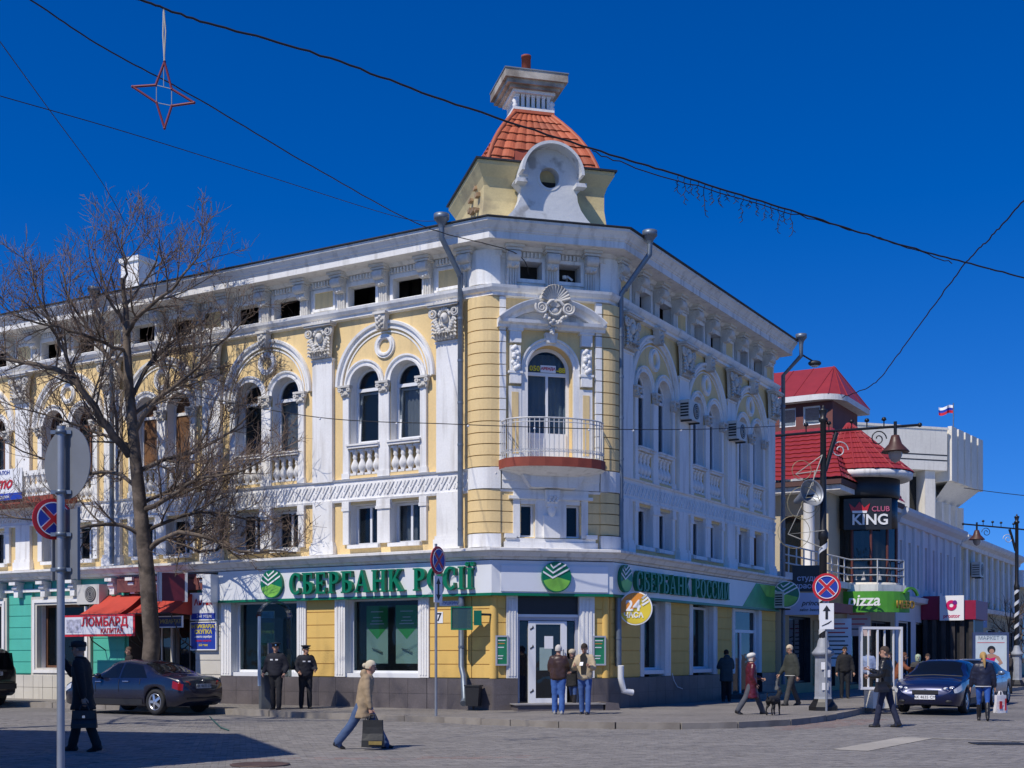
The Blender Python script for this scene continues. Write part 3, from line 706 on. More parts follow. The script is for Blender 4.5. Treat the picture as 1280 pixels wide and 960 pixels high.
for sx in (-1, 1):
    b.tube([(CC+sx*(.36-(.17-.0042*k)*math.cos(R(k*22+150))), -.50, 10.54+(.17-.0042*k)*math.sin(R(k*22+150))) for k in range(36)], [.042-.0007*k for k in range(36)], 6, stone)
    b.tube([(CC+sx*.22,-.48,10.62),(CC+sx*.12,-.5,10.72),(CC+sx*.04,-.5,10.74)], [.05,.045,.03], 6, stone)
b.ball((CC,-.40,10.50), (.13,.07,.10), stone, 12, 8)
for q in range(9): a = R(20+140*q/8); b.tube([(CC+.05*math.cos(a),-.46,10.56+.03*math.sin(a)),(CC+.14*math.cos(a),-.50,10.57+.13*math.sin(a))], [.014,.024], 5, stone)
for q in range(14): a = R(180+180*q/13); b.ball((CC+.17*math.cos(a),-.46,10.54+.17*math.sin(a)), (.035,.035,.035), stone, 6, 4)
r_ = random.Random(8)
for q in range(26): a = R(200+140*q/25); b.ball((CC+(.26+r_.uniform(-.05,.06))*math.cos(a),-.46+r_.uniform(-.04,.04),10.44+(.28+r_.uniform(-.06,.05))*math.sin(a)), (.05,.05,.05), stone, 6, 4)
for q in range(8): b.ball((CC+r_.uniform(-.1,.1),-.36,10.12-.03*q),(.06,.05,.05), stone, 6, 4)
b.build('shell_ornament', bank)
# balcony
bal = MB(FC); nA = 10
def bow(off=0, dep=1.05): 
    W = 1.42+off; return [(CC - W*math.cos(math.pi*k/nA), -(0.05 + (dep+off)*(math.sin(math.pi*k/nA)**0.62 if 0 < k < nA else 0))) for k in range(nA+1)]
pts = bow(); n = len(pts)
vs = [(p[0],p[1],6.36) for p in pts]+[(p[0],p[1],6.60) for p in pts]
bal.add(vs, [(i,i+1,n+i+1,n+i) for i in range(n-1)]+[(n-1,0,n,2*n-1)], redpaint); bal.add(vs, [tuple(range(n,2*n))], concrete)
ins = [(CC+(p[0]-CC)*.55, p[1]*.55, 6.20) for p in pts]; bal.add([(p[0],p[1],6.358) for p in pts]+ins, [(i,i+1,n+i+1,n+i) for i in range(n-1)]+[tuple(range(n,2*n))], white)
slab = bal.build('balcony', bank)
b = MB(FC); b.prism([(CC-.62,5.9),(CC+.62,5.9),(CC+.85,6.22),(CC-.85,6.22)], -.42, -.1, white); b.build('balcony_console', bank)
rl = bow(-.06, 1.05)
def along(pl, step):
    out_ = []; acc = 0
    for i in range(len(pl)-1):
        a, c = Vector(pl[i]), Vector(pl[i+1]); L = (c-a).length
        while acc <= L: out_.append(a+(c-a)*(acc/L)); acc += step
        acc -= L
    return out_
railm = mat('rail_paint', (0.58,0.58,0.57), 0.5, 0.15, 8.0, metal=0.3)
rb = MB(FC)
for zz, rr in ((7.60,.022),(7.50,.012),(6.74,.012)): rb.tube([(p[0],p[1],zz) for p in rl], rr, 6, railm)
rails = rb.build('railing', slab)
barme = MB(); barme.tube([(0,0,0),(0,0,.98)], .013, 5, railm); barme = barme.mesh('bar')
for p in along(rl, .125): inst('bar', barme, FC @ T3((p.x,p.y,6.6)), slab)
rb = MB(FC); r_ = random.Random(2)
for p in along(rl, .07): rb.ring(p.x, 6.79, .022, .034, p.y-.008, p.y+.008, railm, n=8)
tag(rb.build('rail_scroll', slab), kind='stuff')
# ---- long mouldings
pathU = [LW(L_END), PL, PR, RW(R_END)]; pathU = [(p.x,p.y) for p in pathU]
def longm(name, prof, m, path=pathU):
    b = MB(); b.sweep(prof, path, m); return b.build(name, bank)
pathQ = pathU
longm('cornice', [(0,12.06),(.16,12.07),(.24,12.15),(.70,12.16),(.70,12.34),(.725,12.345),(.735,12.38),(.765,12.40),(.80,12.46),(.86,12.53),(.89,12.55),(.89,12.62),(0,12.66)], whitec)
longm('roof_edge', [(.3,12.665),(.93,12.625),(.95,12.635),(.95,12.66),(.3,12.70)], darkmetal)
longm('string_course', [(0,10.86),(.14,10.88),(.14,10.96),(.20,10.98),(.26,11.06),(.28,11.13),(0,11.17)], white)
longm('frieze_moulding', [(0,6.38),(.09,6.385),(.12,6.43),(0,6.45)], white); longm('frieze_moulding', [(0,5.80),(.08,5.80),(.10,5.86),(0,5.88)], white)
longm('ledge_moulding', [(0,3.98),(.30,4.03),(.33,4.09),(.42,4.10),(.50,4.20),(.58,4.24),(.58,4.30),(0,4.37)], whitec)
# roof, floor slabs and hidden rear walls close the body
fp = [LW(L_END), PL.to_3d(), PR.to_3d(), RW(R_END), RW(R_END,-11), LW(L_END,-11)]
rf = [LW(L_END,.9), (PL + (Vector((FL.col[1][0],FL.col[1][1]))*-.45+Vector((FC.col[1][0],FC.col[1][1]))*-.45)).to_3d(), (PR + (Vector((FR.col[1][0],FR.col[1][1]))*-.45+Vector((FC.col[1][0],FC.col[1][1]))*-.45)).to_3d(), RW(R_END,.9)]
rid = [LW(L_END,-5.5), LW(-1.5+4.2,-5.5), RW(5.0-1.0,-5.5), RW(R_END,-5.5)]
b = MB(); vs = [(p.x,p.y,12.68) for p in rf]+[(p.x,p.y,14.2) for p in rid]
b.add(vs, [(0,1,5,4),(1,2,6,5),(2,3,7,6)], roofm)
bk = [LW(L_END,-11), LW(8,-11), RW(9,-11), RW(R_END,-11)]
b.add([(p.x,p.y,14.2) for p in rid]+[(p.x,p.y,12.68) for p in bk], [(0,1,5,4),(1,2,6,5),(2,3,7,6)], roofm); b.build('roof', bank)
b = MB()
for zz in (12.3, 6.2, 4.2): b.add([(p.x,p.y,zz) for p in (LW(L_END,-.36),(LW(0,-.36)+CWp(0,-.36))*.5,(RW(0,-.36)+CWp(CW,-.36))*.5,RW(R_END,-.36),RW(R_END,-11),LW(L_END,-11))], [(0,1,2,3,4,5)], inner)
b.add([(p.x,p.y,z) for z in (.1,12.68) for p in (RW(R_END,0),RW(R_END,-11))], [(0,1,3,2)], yellow); b.add([(p.x,p.y,z) for z in (.1,12.68) for p in (LW(L_END,0),LW(L_END,-11))], [(0,1,3,2)], yellow)
b.add([(p.x,p.y,z) for z in (.1,12.68) for p in (LW(L_END,-11),LW(8,-11),RW(9,-11),RW(R_END,-11))], [(0,1,5,4),(1,2,6,5),(2,3,7,6)], inner)
b.add([(p.x,p.y,z) for z in (.1,12.3) for p in (LW(L_END,-3.5),LW(3,-3.5),RW(3,-3.5),RW(R_END,-3.5))], [(0,1,5,4),(1,2,6,5),(2,3,7,6)], inner)
b.build('inner_wall', bank)
# end pier of the right facade: return edge
# ---- downpipes
def pipe(pts, parent=bank, r=.075, hopper=True, name='downpipe', m=None):
    b = MB(); b.tube(pts, r, 10, m or zinc)
    if hopper:
        p = Vector(pts[0]); b.lathe([(r,-.05),(.10,.05),(.18,.16),(.20,.17),(.20,.30),(.17,.30)], p, 14, m or zinc)
    for q in range(1, len(pts)):
        a, c = Vector(pts[q-1]), Vector(pts[q]); L = (c-a).length; k = 1
        while k*1.1 < L: e = a+(c-a)*(k*1.1/L); dd = (c-a).normalized()*.03; b.tube([e-dd, e+dd], r*1.12, 10, m or zinc); k += 1
    return b.build(name, parent)
pipe([LW(.92,1.05,12.55), LW(.92,1.05,12.25), LW(.86,.25,11.45), LW(.86,.25,4.40)])
pipe([RW(.55,1.05,12.5), RW(.55,1.05,12.2), RW(.45,.25,11.2), RW(.45,.25,4.40)])
pipe([RW(R_END-.1,1.05,12.55), RW(R_END-.1,1.05,12.1), RW(R_END+.25,.28,11.55), RW(R_END+.25,.28,.5)])
pipe([LW(13.75,1.0,12.55), LW(13.75,1.0,12.25), LW(13.75,.3,11.5), LW(13.75,.3,4.4)])
pipe([LW(.86,.2,3.98), LW(.86,.2,3.97), LW(.86,.2,1.25), LW(.70,.35,1.02), LW(.66,.36,.42), LW(.58,.55,.30)], hopper=False, r=.085)
pipe([RW(.40,.20,3.1), RW(.40,.2,1.25)], hopper=False, r=.085)
pipe([RW(.22,.36,1.27), RW(.26,.34,.95), RW(.34,.38,.60), RW(.55,.55,.55)], hopper=False, r=.085, m=pvc)
# ---- ground floor left: rusticated piers, white posts, shop windows
def blocks(F, xa, xb, z0=.95, z1=3.12, m=None, n=6, v=.10, base=True):
    m = m or ygrd
    for k in range(n):
        za, zb = z0+(z1-z0)*k/n, z0+(z1-z0)*(k+1)/n
        b = MB(F); g_ = .011; b.prism([(xa,za+g_),(xb,za+g_),(xb,zb-g_),(xa,zb-g_)], -v, 0, m); b.build('rustic_block', bank)
    b = MB(F); b.box((xa+.004,-v+.025,z0-.02),(xb-.004,.02,z1+.3), m); b.build('pier_core', bank)
def tiles(F, xa, xb, z0=.10, z1=.94, rows=2, tw=.62, v=.14, m=None):
    n = max(1, round(abs(xb-xa)/tw))
    for k in range(n):
        for r in range(rows):
            a, c = xa+(xb-xa)*k/n, xa+(xb-xa)*(k+1)/n; za, zb = z0+(z1-z0)*r/rows, z0+(z1-z0)*(r+1)/rows
            b = MB(F); b.box((a+.004,-v,za+.003),(c-.004,-v+.04,zb-.004), m or plinthm); b.build('granite_tile', bank)
    b = MB(F); b.box((xa,-v+.006,z0),(xb,.05,z1-.002), blackpaint); b.build('plinth', bank)
def post(F, xa, xb, z0=.95, z1=3.12, v=.14):
    b = MB(F); b.box((xa,-v,z0),(xb,.05,z1), white); w3 = (xb-xa)/4
    for q in range(3): b.box((xa+w3*(q+.72),-v-.02,z0+.06),(xa+w3*(q+1.28),-v,z1-.1), white)
    b.build('post', bank)
PIER_L = [(-2.08,0.0),(-6.40,-5.52)]
blocks(FL, -1.92, -.62); blocks(FL, -.60, -.02); blocks(FL, -6.12, -5.12)
POSTS_L = [(-2.28,-1.94),(-5.10,-4.74),(-6.46,-6.14),(-9.35,-8.95)]
for p in POSTS_L: post(FL, *p)
tiles(FL, -9.36, -2.0); tiles(FL, -1.99, .0)
def shop(F, xa, xb, z0=1.05, z1=3.12, y=.16, fm=None, gm=None, mulls=()):
    c, wd = (xa+xb)/2, xb-xa; w_ = window(F, c, wd, z0, z1, False, y=y, t=.07, fm=fm, gm=gm)
    b = MB(F); b.box((xa,-.06,z0-.11),(xb,y+.08,z0+.003), fm or pvc); b.build('sill', w_)
    b = MB(F); b.box((xa-.01,.06,.1),(xa+.0,.4,3.2), white); b.box((xb,.06,.1),(xb+.01,.4,3.2), white); b.build('reveal', w_)
    for x in mulls: b = MB(F); b.box((x-.03,y+.01,z0+.07),(x+.03,y+.07,z1-.07), fm or pvc); b.build('mullion', w_)
    return w_
glassg = glassmat('shop_glass', (0.86,0.93,0.91), 0.80)
shop(FL, -4.74, -2.28, gm=glassg); shop(FL, -8.95, -6.46, gm=glassg)
# poster banners behind the glass
def poster(F, xa, xb, z0, z1, y, label, style):
    p = empty('window_poster', F @ Vector(((xa+xb)/2, y, z0)), label, 'poster')
    b = MB(F); b.box((xa,y,z0),(xb,y+.012,z1), mat('poster_pale',(0.42,0.55,0.52),0.5,0.12,1.5)); b.build('sheet', p); c = (xa+xb)/2; w_ = xb-xa; h = z1-z0
    if style == 'bank':
        b = MB(F); b.prism([(xa,z1),(xb,z1),(xb,z1-.36*h),(c,z1-.58*h),(xa,z1-.36*h)], y-.006, y-.002, mat('poster_green',(0.05,0.38,0.08),0.5,0.1)); b.build('green_field', p)
        for q, (s_, zz) in enumerate(((.8,.10),(.5,.2),(.7,.26),(.9,.31))):
            b = MB(F); b.box((c-w_*s_*.36,y-.012,z1-h*zz-.02),(c+w_*s_*.36,y-.008,z1-h*zz+.01), printw); b.build('print_line', p)
        for q in range(3):
            b = MB(F); b.tube([(c-.2*w_+.13*w_*q,y-.01,z0+.26*h-.02*h*q),(c+.05*w_+.1*w_*q,y-.01,z0+.23*h-.02*h*q)], .05, 6, mat('poster_grey',(0.16,0.2,0.2),0.5), flat=.5); b.build('print_shape', p)
    else:
        cols = [(0.25,0.5,0.75),(0.3,0.25,0.2),(0.03,0.25,0.2),(0.55,0.7,0.1),(0.1,0.3,0.55)]
        for q in range(5):
            b = MB(F); b.box((xa+.02,y-.006,z0+h*q/5),(xb-.02,y-.002,z0+h*(q+1)/5-.02), mat('poster_c%d'%q, cols[q], 0.5, 0.4, 5.0)); b.build('print_field', p)
poster(FL, -4.35, -3.62, 1.32, 2.92, .34, 'pale green bank poster in the window beside the left white post', 'bank')
poster(FL, -3.35, -2.62, 1.32, 2.92, .34, 'pale green bank poster in the window beside the number seven pier', 'bank')
poster(FL, -8.35, -7.7, 1.2, 2.85, .34, 'blue and green picture poster in the window behind the phone booth', 'pic')
# entrance on the chamfer
b = MB(FC); b.box((.62,.02,2.62),(2.30,.10,3.12), blackpaint); b.box((.62,-.02,2.55),(2.30,.10,2.62), pvc); b.build('transom_panel', bank)
ent = MB(FC); gp_ = mat('grey_pvc', (0.42,0.44,0.50), 0.5, 0.05)
for (a, c) in (((.62,.0,.30),(.70,.14,2.55)),((2.22,.0,.30),(2.30,.14,2.55)),((.70,.02,2.46),(2.22,.12,2.55))): ent.box(a, c, gp_)
ent = ent.build('entrance', bank)
for (xa, xb) in ((.72,.94),(1.98,2.20)):
    b = MB(FC); b.box((xa,.06,.30),(xb,.07,2.44), glassd); b.build('pane', ent)
door = MB(FC)
for (a, c) in (((.94,.0,.26),(1.14,.08,2.44)),((1.82,.0,.26),(1.99,.08,2.44)),((1.14,.003,.26),(1.82,.077,.42)),((1.14,.003,2.36),(1.82,.077,2.44))): door.box(a, c, pvc)
door = door.build('door', bank)
b = MB(FC); b.box((1.14,.03,.42),(1.82,.04,2.36), glassd); b.build('pane', door)
b = MB(FC); b.tube([(1.88,-.05,1.0),(1.88,-.05,1.7)], .016, 8, zinc); b.build('handle', door)
for q, zz in enumerate((.55,1.7,2.2)):
    b = MB(FC); b.prism([(.99,zz),(1.09,zz+.06),(1.06,zz+.13),(1.04,zz+.07),(.98,zz+.04)], -.008, -.002, blackpaint); b.build('decal', door)
b = MB(FC); b.box((1.25,.024,1.15),(1.58,.028,1.75), mat('poster_pale2',(0.30,0.40,0.38),0.6)); b.box((1.38,.022,1.72),(1.62,.026,2.05), printw); b.build('notice', door)
b = MB(FC); b.box((.62,.1,.1),(2.30,1.6,.12), inner); b.add([(.62,.1,.1),(.62,1.6,.1),(.62,1.6,3.1),(.62,.1,3.1)],[(0,1,2,3)],inner); b.add([(2.30,.1,.1),(2.30,1.6,.1),(2.30,1.6,3.1),(2.30,.1,3.1)],[(0,1,2,3)],inner); b.build('lobby', bank)
post(FC, .32, .62, .95, 3.12, .12); post(FC, 2.30, 2.72, .95, 3.12, .12)
for Pc in (PL, PR):
    b = MB(T3((Pc.x,Pc.y,0))); b.lathe([(.115,.945),(.115,3.2)], n=14, m=ygrd); b.build('corner_bead', bank)
    b = MB(T3((Pc.x,Pc.y,0))); b.lathe([(.142,.1),(.142,.935)], n=14, m=plinthm); b.build('plinth_corner', bank)
tiles(FC, .0, .62, tw=.62); tiles(FC, 2.30, CW, tw=.4)
blocks(FC, 0.02, .31, v=.06); blocks(FC, 2.73, CW-.02, v=.06)
st = MB(FC); st.box((.45,-.75,.1),(2.75,0.0,.27), plinthm); st.box((.40,-.80,.272),(2.80,0.0,.30), mat('step_slab',(0.28,0.27,0.27),0.6,0.1,3)); st.build('step', bank)
b = MB(FC); b.prism([(2.80,.1),(3.2,.1),(3.15,.3),(2.80,.34)], -.8, -.1, plinthm); b.build('ramp_cheek', bank)
# green info boards
for (xa, xb, wh) in ((.02,.36,'beside the rounded left corner'),(2.66,3.02,'beside the round yellow hours sign')):
    p = empty('info_board', CWp((xa+xb)/2,.1,1.3), 'framed green bank information board '+wh, 'notice board', 'information boards at the bank entrance')
    b = MB(FC); hoop(b, (xa+xb)/2, xb-xa, 1.28, 2.06, False, .04, -.17, -.125, gp_); b.build('frame', p)
    b = MB(FC); b.box((xa+.03,-.15,1.31),(xb-.03,-.13,2.03), mat('board_green',(0.02,0.22,0.10),0.4,0.2,3)); b.build('panel', p)
    for q, (zz, mm) in enumerate(((1.92,printw),(1.84,mat('print_orange',(0.6,0.25,0.05),0.5)),(1.74,printw),(1.52,printw),(1.45,printw))):
        b = MB(FC); b.box((xa+.06,-.156,zz),(xb-.08-.02*q,-.151,zz+.025), mm); b.build('print_line', p)
# ---- ground floor right
blocks(FR, .12, 2.0); blocks(FR, 4.15, 5.55); blocks(FR, 7.85, 9.15); blocks(FR, 12.0, 13.5)
for p in ((2.02,2.24),(3.72,4.12),(5.58,5.80),(7.5,7.82),(9.18,9.4),(11.7,11.98)): post(FR, *p, v=.12)
tiles(FR, 0.02, 9.15); tiles(FR, 12.0, R_END)
shop(FR, 2.24, 3.72, 1.12, 3.05, gm=glassg); shop(FR, 5.80, 7.5, 1.12, 3.05, gm=glassg)
b = MB(FR); b.box((9.4,0,.28),(9.5,.1,3.1), pvc); b.box((11.6,0,.28),(11.7,.1,3.1), pvc); b.box((9.5,0.003,2.3),(11.6,.097,2.4), pvc); b.box((9.5,.003,3.0),(11.6,.097,3.1), pvc); b.box((10.2,.003,.28),(10.3,.097,2.3), pvc); d2 = b.build('door', bank)
for bx in (((9.5,.05,.3),(10.2,.06,2.3)),((10.3,.05,.3),(11.6,.06,2.3)),((9.5,.05,2.4),(11.6,.06,3.0))): b = MB(FR); b.box(*bx, glassd); b.build('pane', d2)
b = MB(FR); b.box((9.0,-.9,.1),(12.2,0,.28), plinthm); b.build('step', bank)
# loose wires under the window
b = MB(); b.tube([RW(4.2,.12,1.02), RW(4.25,.16,.8), RW(4.4,.2,.62), RW(4.75,.22,.55)], .012, 5, pvc); b.build('loose_wire', bank)
# ---- corner turret
tur = MB(FC); tz = 12.66
TW, TY0, TY1 = 1.72, .35, 3.75; tcx = CC-.02; tcy = (TY0+TY1)/2
cream = mat('turret_stucco', (0.62,0.50,0.26), 0.9, 0.1, 1.2, bump=0.3, bscale=12, dirt=0.75, dirtcol=(0.25,0.20,0.14), fine=0.05)
prof = [(0,tz),(0.0,13.0),(-.06,13.5),(-.06,13.9),(0.0,14.1),(.10,14.28),(.16,14.38),(.16,14.48)]
vs = []; n = len(prof)
for o, z in prof: vs += [(tcx-TW-o,TY0-o,z),(tcx+TW+o,TY0-o,z),(tcx+TW+o,TY1+o,z),(tcx-TW-o,TY1+o,z)]
tur.add(vs, [(4*i+j,4*i+(j+1)%4,4*i+4+(j+1)%4,4*i+4+j) for i in range(n-1) for j in range(4)], cream)
turret = tur.build('turret', bank)
b = MB(FC); o = .22; b.box((tcx-TW-o,TY0-o,14.482),(tcx+TW+o,TY1+o,14.53), darkmetal); b.build('turret_edge', turret)
# crumbled hole on the left side wall
b = MB(FC); r_ = random.Random(9)
for q in range(11):
    b = MB(FC); b.cbox((tcx-TW-.0, 1.2+r_.uniform(-.4,.9), 12.8+q*.125), (.1,r_.uniform(.15,.4),r_.uniform(.06,.12)), mat('brick_rubble',(0.33,0.22,0.13),0.9,0.3,5,rand=.3)); b.build('brick', turret)
# shaped gable with oculus
def gable_half():
    return [(1.26,12.66),(1.26,12.80),(1.20,12.92),(1.02,13.10),(.87,13.3),(.78,13.52),(.76,13.74),(.88,13.86),(.94,13.92),(.90,14.00),(.82,14.02)]
h = gable_half(); arc_ = [(.82*math.cos(R(a)), 14.06+.82*math.sin(R(a))) for a in range(0,181,12)]
outl = [(tcx+p[0],p[1]) for p in h]+[(tcx+p[0],p[1]) for p in arc_]+[(tcx-p[0],p[1]) for p in reversed(h)]
gab = MB(FC); oc = (tcx, 14.08, .27)
# gable built as columns around the round hole
import bisect
hw = lambda z: max([0]) 
def half_at(z):
    if z >= 14.06: return math.sqrt(max(0, .82**2-(z-14.06)**2))
    for (x0_,z0_),(x1_,z1_) in zip(h[:-1],h[1:]):
        if min(z0_,z1_) <= z <= max(z0_,z1_) and z1_ != z0_: return x0_+(x1_-x0_)*(z-z0_)/(z1_-z0_)
    return .82
zs = sorted(set([12.66,12.8,12.92,13.01,13.1,13.2,13.3,13.41,13.52,13.63,13.74,13.8,13.86,13.92,13.96,14.0,14.02,14.04]+[14.06+.82*math.sin(R(a)) for a in range(0,91,6)]+[oc[1]+oc[2]*math.sin(R(a)) for a in range(-90,91,15)]))
gyf, gyb = -.02, .34
gm_ = mat('gable_plaster', (0.60,0.605,0.61), 0.9, 0.06, 1.5, bump=0.35, bscale=9, dirt=0.8, dirtcol=(0.30,0.29,0.28), sharp=(.60,.66), fine=0.04)
for a, c in zip(zs[:-1], zs[1:]):
    def hole(z): return math.sqrt(max(0, oc[2]**2-(z-oc[1])**2))
    xa, xc, ha, hc = half_at(a), half_at(c), hole(a), hole(c)
    for yy in (gyf, gyb):
        if ha+hc > 1e-6:
            for sg in (-1,1): gab.add([(tcx+sg*ha,yy,a),(tcx+sg*xa,yy,a),(tcx+sg*xc,yy,c),(tcx+sg*hc,yy,c)], [(0,1,2,3)], gm_)
        else: gab.add([(tcx-xa,yy,a),(tcx+xa,yy,a),(tcx+xc,yy,c),(tcx-xc,yy,c)], [(0,1,2,3)], gm_)
    for sg in (-1,1): gab.add([(tcx+sg*xa,gyf,a),(tcx+sg*xa,gyb,a),(tcx+sg*xc,gyb,c),(tcx+sg*xc,gyf,c)], [(0,1,2,3)], gm_)
gab.ring(tcx, oc[1], oc[2]-.001, oc[2]+.07, -.035, .34, gm_, n=24)
# hood: a broad projecting band round the head of the gable
gab.ring(tcx, 14.06, .775, .85, -.42, -.02, gm_, 2, 178, 30); gab.ring(tcx, 14.06, .60, .775, -.10, -.02, gm_, 150, 178, 6)
for sg in (-1,1): gab.box((tcx+sg*.80-.14,-.30,13.82),(tcx+sg*.80+.14,-.02,13.92), gm_)
gab.add([(tcx-.4,gyb+.01,13.7),(tcx+.4,gyb+.01,13.7),(tcx+.4,gyb+.01,14.4),(tcx-.4,gyb+.01,14.4)], [(0,1,2,3)], darkvoid)
gab.build('gable', turret)
# barrel roof joining the gable head to the tiled roof
b = MB(FC); b.ring(tcx, 14.06, .70, .83, .30, 1.7, roofm, 0, 180, 24); b.build('gable_roof', turret)
# tiled bell roof: four convex faces of separate tiles
Rp = []
for k in range(8):
    t = k/7; Rp.append((1.56 - 1.03*t + .14*math.sin(math.pi*t), 14.53 + 1.85*t))
core = MB(FC); vs = []
for r, z in Rp: vs += [(tcx-r,tcy-r,z),(tcx+r,tcy-r,z),(tcx+r,tcy+r,z),(tcx-r,tcy+r,z)]
core.add(vs, [(4*i+j,4*i+(j+1)%4,4*i+4+(j+1)%4,4*i+4+j) for i in range(7) for j in range(4)], redpaint); core = core.build('turret_roof', turret)
# roof is level two; tiles hang directly on the turret
for j in range(4):
    if j == 2: continue
    A = FC @ T3((tcx,tcy,0)) @ RZ(90*j)
    for k in range(7):
        (r0,z0),(r1,z1) = Rp[k], Rp[k+1]; nc = 9
        for q in range(nc):
            xa0, xb0 = -r0+2*r0*q/nc, -r0+2*r0*(q+1)/nc; xa1, xb1 = -r1+2*r1*q/nc, -r1+2*r1*(q+1)/nc
            if j == 0 and z0 < 15.05 and abs((xa0+xb0)/2) < .72: continue
            b = MB(A); N = 5; vs = []
            for (xa,xb,r,z,ex) in ((xa0,xb0,r0,z0,.05),(xa1,xb1,r1,z1,.012)):
                for e in range(N): f = e/(N-1); vs.append((xa+(xb-xa)*f, -r-ex-.035*math.sin(math.pi*f), z-.035))
            vs += [(v_[0], v_[1]+.03, v_[2]) for v_ in vs[:N]]
            b.add(vs, [(e,e+1,N+e+1,N+e) for e in range(N-1)]+[(e,e+1,2*N+e+1,2*N+e) for e in range(N-1)], tilem); b.build('roof_tile', turret)
    b = MB(A)
    b.tube([(-r,-r,z) for r, z in Rp], .065, 8, tilem); b.build('hip_ridge', turret)
b = MB(FC); r = .53; b.box((tcx-r-.05,tcy-r-.05,16.38),(tcx+r+.05,tcy+r+.05,16.46), tilem); b.build('ridge_cap', turret)
lan = MB(FC); r = .50
lan.box((tcx-r-.08,tcy-r-.08,16.462),(tcx+r+.08,tcy+r+.08,16.53), white); lan.box((tcx-r+.10,tcy-r+.10,16.53),(tcx+r-.10,tcy+r-.10,16.92), mat('lantern_olive',(0.12,0.13,0.05),0.8))
lan = lan.build('lantern', turret)
b0 = MB(); b0.box((-.045,-.045,0),(.045,.045,.385), white); b0.box((-.06,-.06,0),(.06,.06,.05), white); b0.box((-.06,-.06,.33),(.06,.06,.386), white); smb = b0.mesh('lantern_post')
for q in range(7):
    for (x, y) in ((tcx-r+.06+q*(2*r-.12)/6, tcy-r+.05),(tcx-r+.05, tcy-r+.06+q*(2*r-.12)/6)): inst('lantern_post', smb, FC @ T3((x,y,16.53)), turret)
b = MB(FC)
oldw = mat('weathered_white', (0.50,0.45,0.38), 0.9, 0.15, 2.0, bump=0.3, bscale=14, dirt=0.8, dirtcol=(0.16,0.12,0.09), sharp=(.42,.62))
for (e, z0, z1, m_) in ((.10,16.92,17.0,white),(.20,17.0,17.08,oldw),(.30,17.08,17.2,oldw),(.38,17.2,17.42,oldw)): b.box((tcx-r-e,tcy-r-e,z0),(tcx+r+e,tcy+r+e,z1), m_)
b.box((tcx-r-.40,tcy-r-.40,17.421),(tcx+r+.40,tcy+r+.40,17.45), roofm); b.build('lantern_cap', turret)
b = MB(FC); b.lathe([(.13,17.45),(.13,18.0),(.14,18.0),(.14,18.06),(.10,18.06)], (tcx-.15,tcy-.3,0), 14, redpaint); b.build('flue', turret)
for (x, y) in ((tcx-r-.02,tcy-r-.02),(tcx+r+.02,tcy-r-.02)): b = MB(FC); b.lathe([(.06,16.53),(.08,16.58),(.05,16.64),(.09,16.7),(.03,16.78),(0,16.8)], (x,y,0), 10, white); b.build('urn', turret)
# white chimney stack behind the left roof
p = LW(14.2,-1.2); b = MB(T3((p.x,p.y,12.9)) @ RZ(-30)); b.box((-.4,-.35,-.5),(.4,.35,1.3), white); b.box((-.46,-.41,1.3),(.46,.41,1.45), white); b.build('chimney', bank)
# ================================================================ BANK SIGN AND THINGS ON THE BANK WALLS
def arcpoly(cx, cz, rx0, rz0, rx1, rz1, a0, a1, n=18):
    o = [(cx+rx1*math.cos(R(a0+(a1-a0)*k/n)), cz+rz1*math.sin(R(a0+(a1-a0)*k/n))) for k in range(n+1)]
    i = [(cx+rx0*math.cos(R(a1-(a1-a0)*k/n)), cz+rz0*math.sin(R(a1-(a1-a0)*k/n))) for k in range(n+1)]
    return o+i
def glyph(ch):
    t, sf = .19, .07   # stem and serif thickness; unit height, returns (polys, width)
    def bx(a, b, c, d): return [(a,b),(c,b),(c,d),(a,d)]
    def stem(x, dot=0): return [bx(x,0,x+t,1), bx(x-sf,0,x+t+sf,sf), bx(x-sf,1-sf,x+t+sf,1)]
    if ch == 'С': return [arcpoly(.38,.5,.17,.41,.38,.52,48,312), bx(.56,.62,.66,.93), bx(.56,.07,.63,.30)], .72
    if ch == 'О': return [arcpoly(.38,.5,.17,.41,.38,.52,0,359.5,26)], .78
    if ch == 'Е': return stem(.07)+[bx(.2,.9,.62,1.001), bx(.2,.0,.64,.1), bx(.2,.45,.48,.55), bx(.54,.72,.62,.95), bx(.56,.05,.64,.28), bx(.42,.38,.48,.62)], .72
    if ch == 'Р': return stem(.07)+[arcpoly(.32,.72,.13,.16,.33,.28,-90,90), bx(.2,.9,.33,1.001), bx(.2,.44,.33,.53)], .70
    if ch == 'Б': return stem(.07)+[bx(.2,.9,.62,1.001), bx(.54,.72,.62,.95), arcpoly(.32,.29,.13,.18,.34,.29,-90,90), bx(.2,.48,.33,.58), bx(.2,.0,.33,.1)], .72
    if ch == 'А': return [[(.04,0),(.14,0),(.44,.98),(.36,1.0)], [(.36,1.02),(.47,1.02),(.82,0),(.58,0)], bx(.2,.3,.62,.38), bx(-.02,0,.24,sf), bx(.50,0,.9,sf)], .92
    if ch == 'Н': return stem(.07)+stem(.56)+[bx(.2,.45,.6,.56)], .86
    if ch == 'К': return stem(.07)+[[(.22,.45),(.30,.42),(.68,.98),(.56,1.0)], [(.30,.52),(.44,.62),(.84,.0),(.60,.0)], bx(.50,1-sf,.76,1.002), bx(.52,0,.9,sf)], .88
    if ch == 'І': return stem(.08), .38
    if ch == 'Ї': return [bx(.08,0,.08+t,.92), bx(.01,0,.34,sf), bx(.01,.85,.34,.92), arcpoly(.05,1.08,.0,.0,.10,.10,0,359,12), arcpoly(.31,1.08,.0,.0,.10,.10,0,359,12)], .40
    if ch == 'И': return stem(.07)+stem(.60)+[[(.22,.08),(.34,.0),(.62,.86),(.56,.98)]], .90
    return [], .38
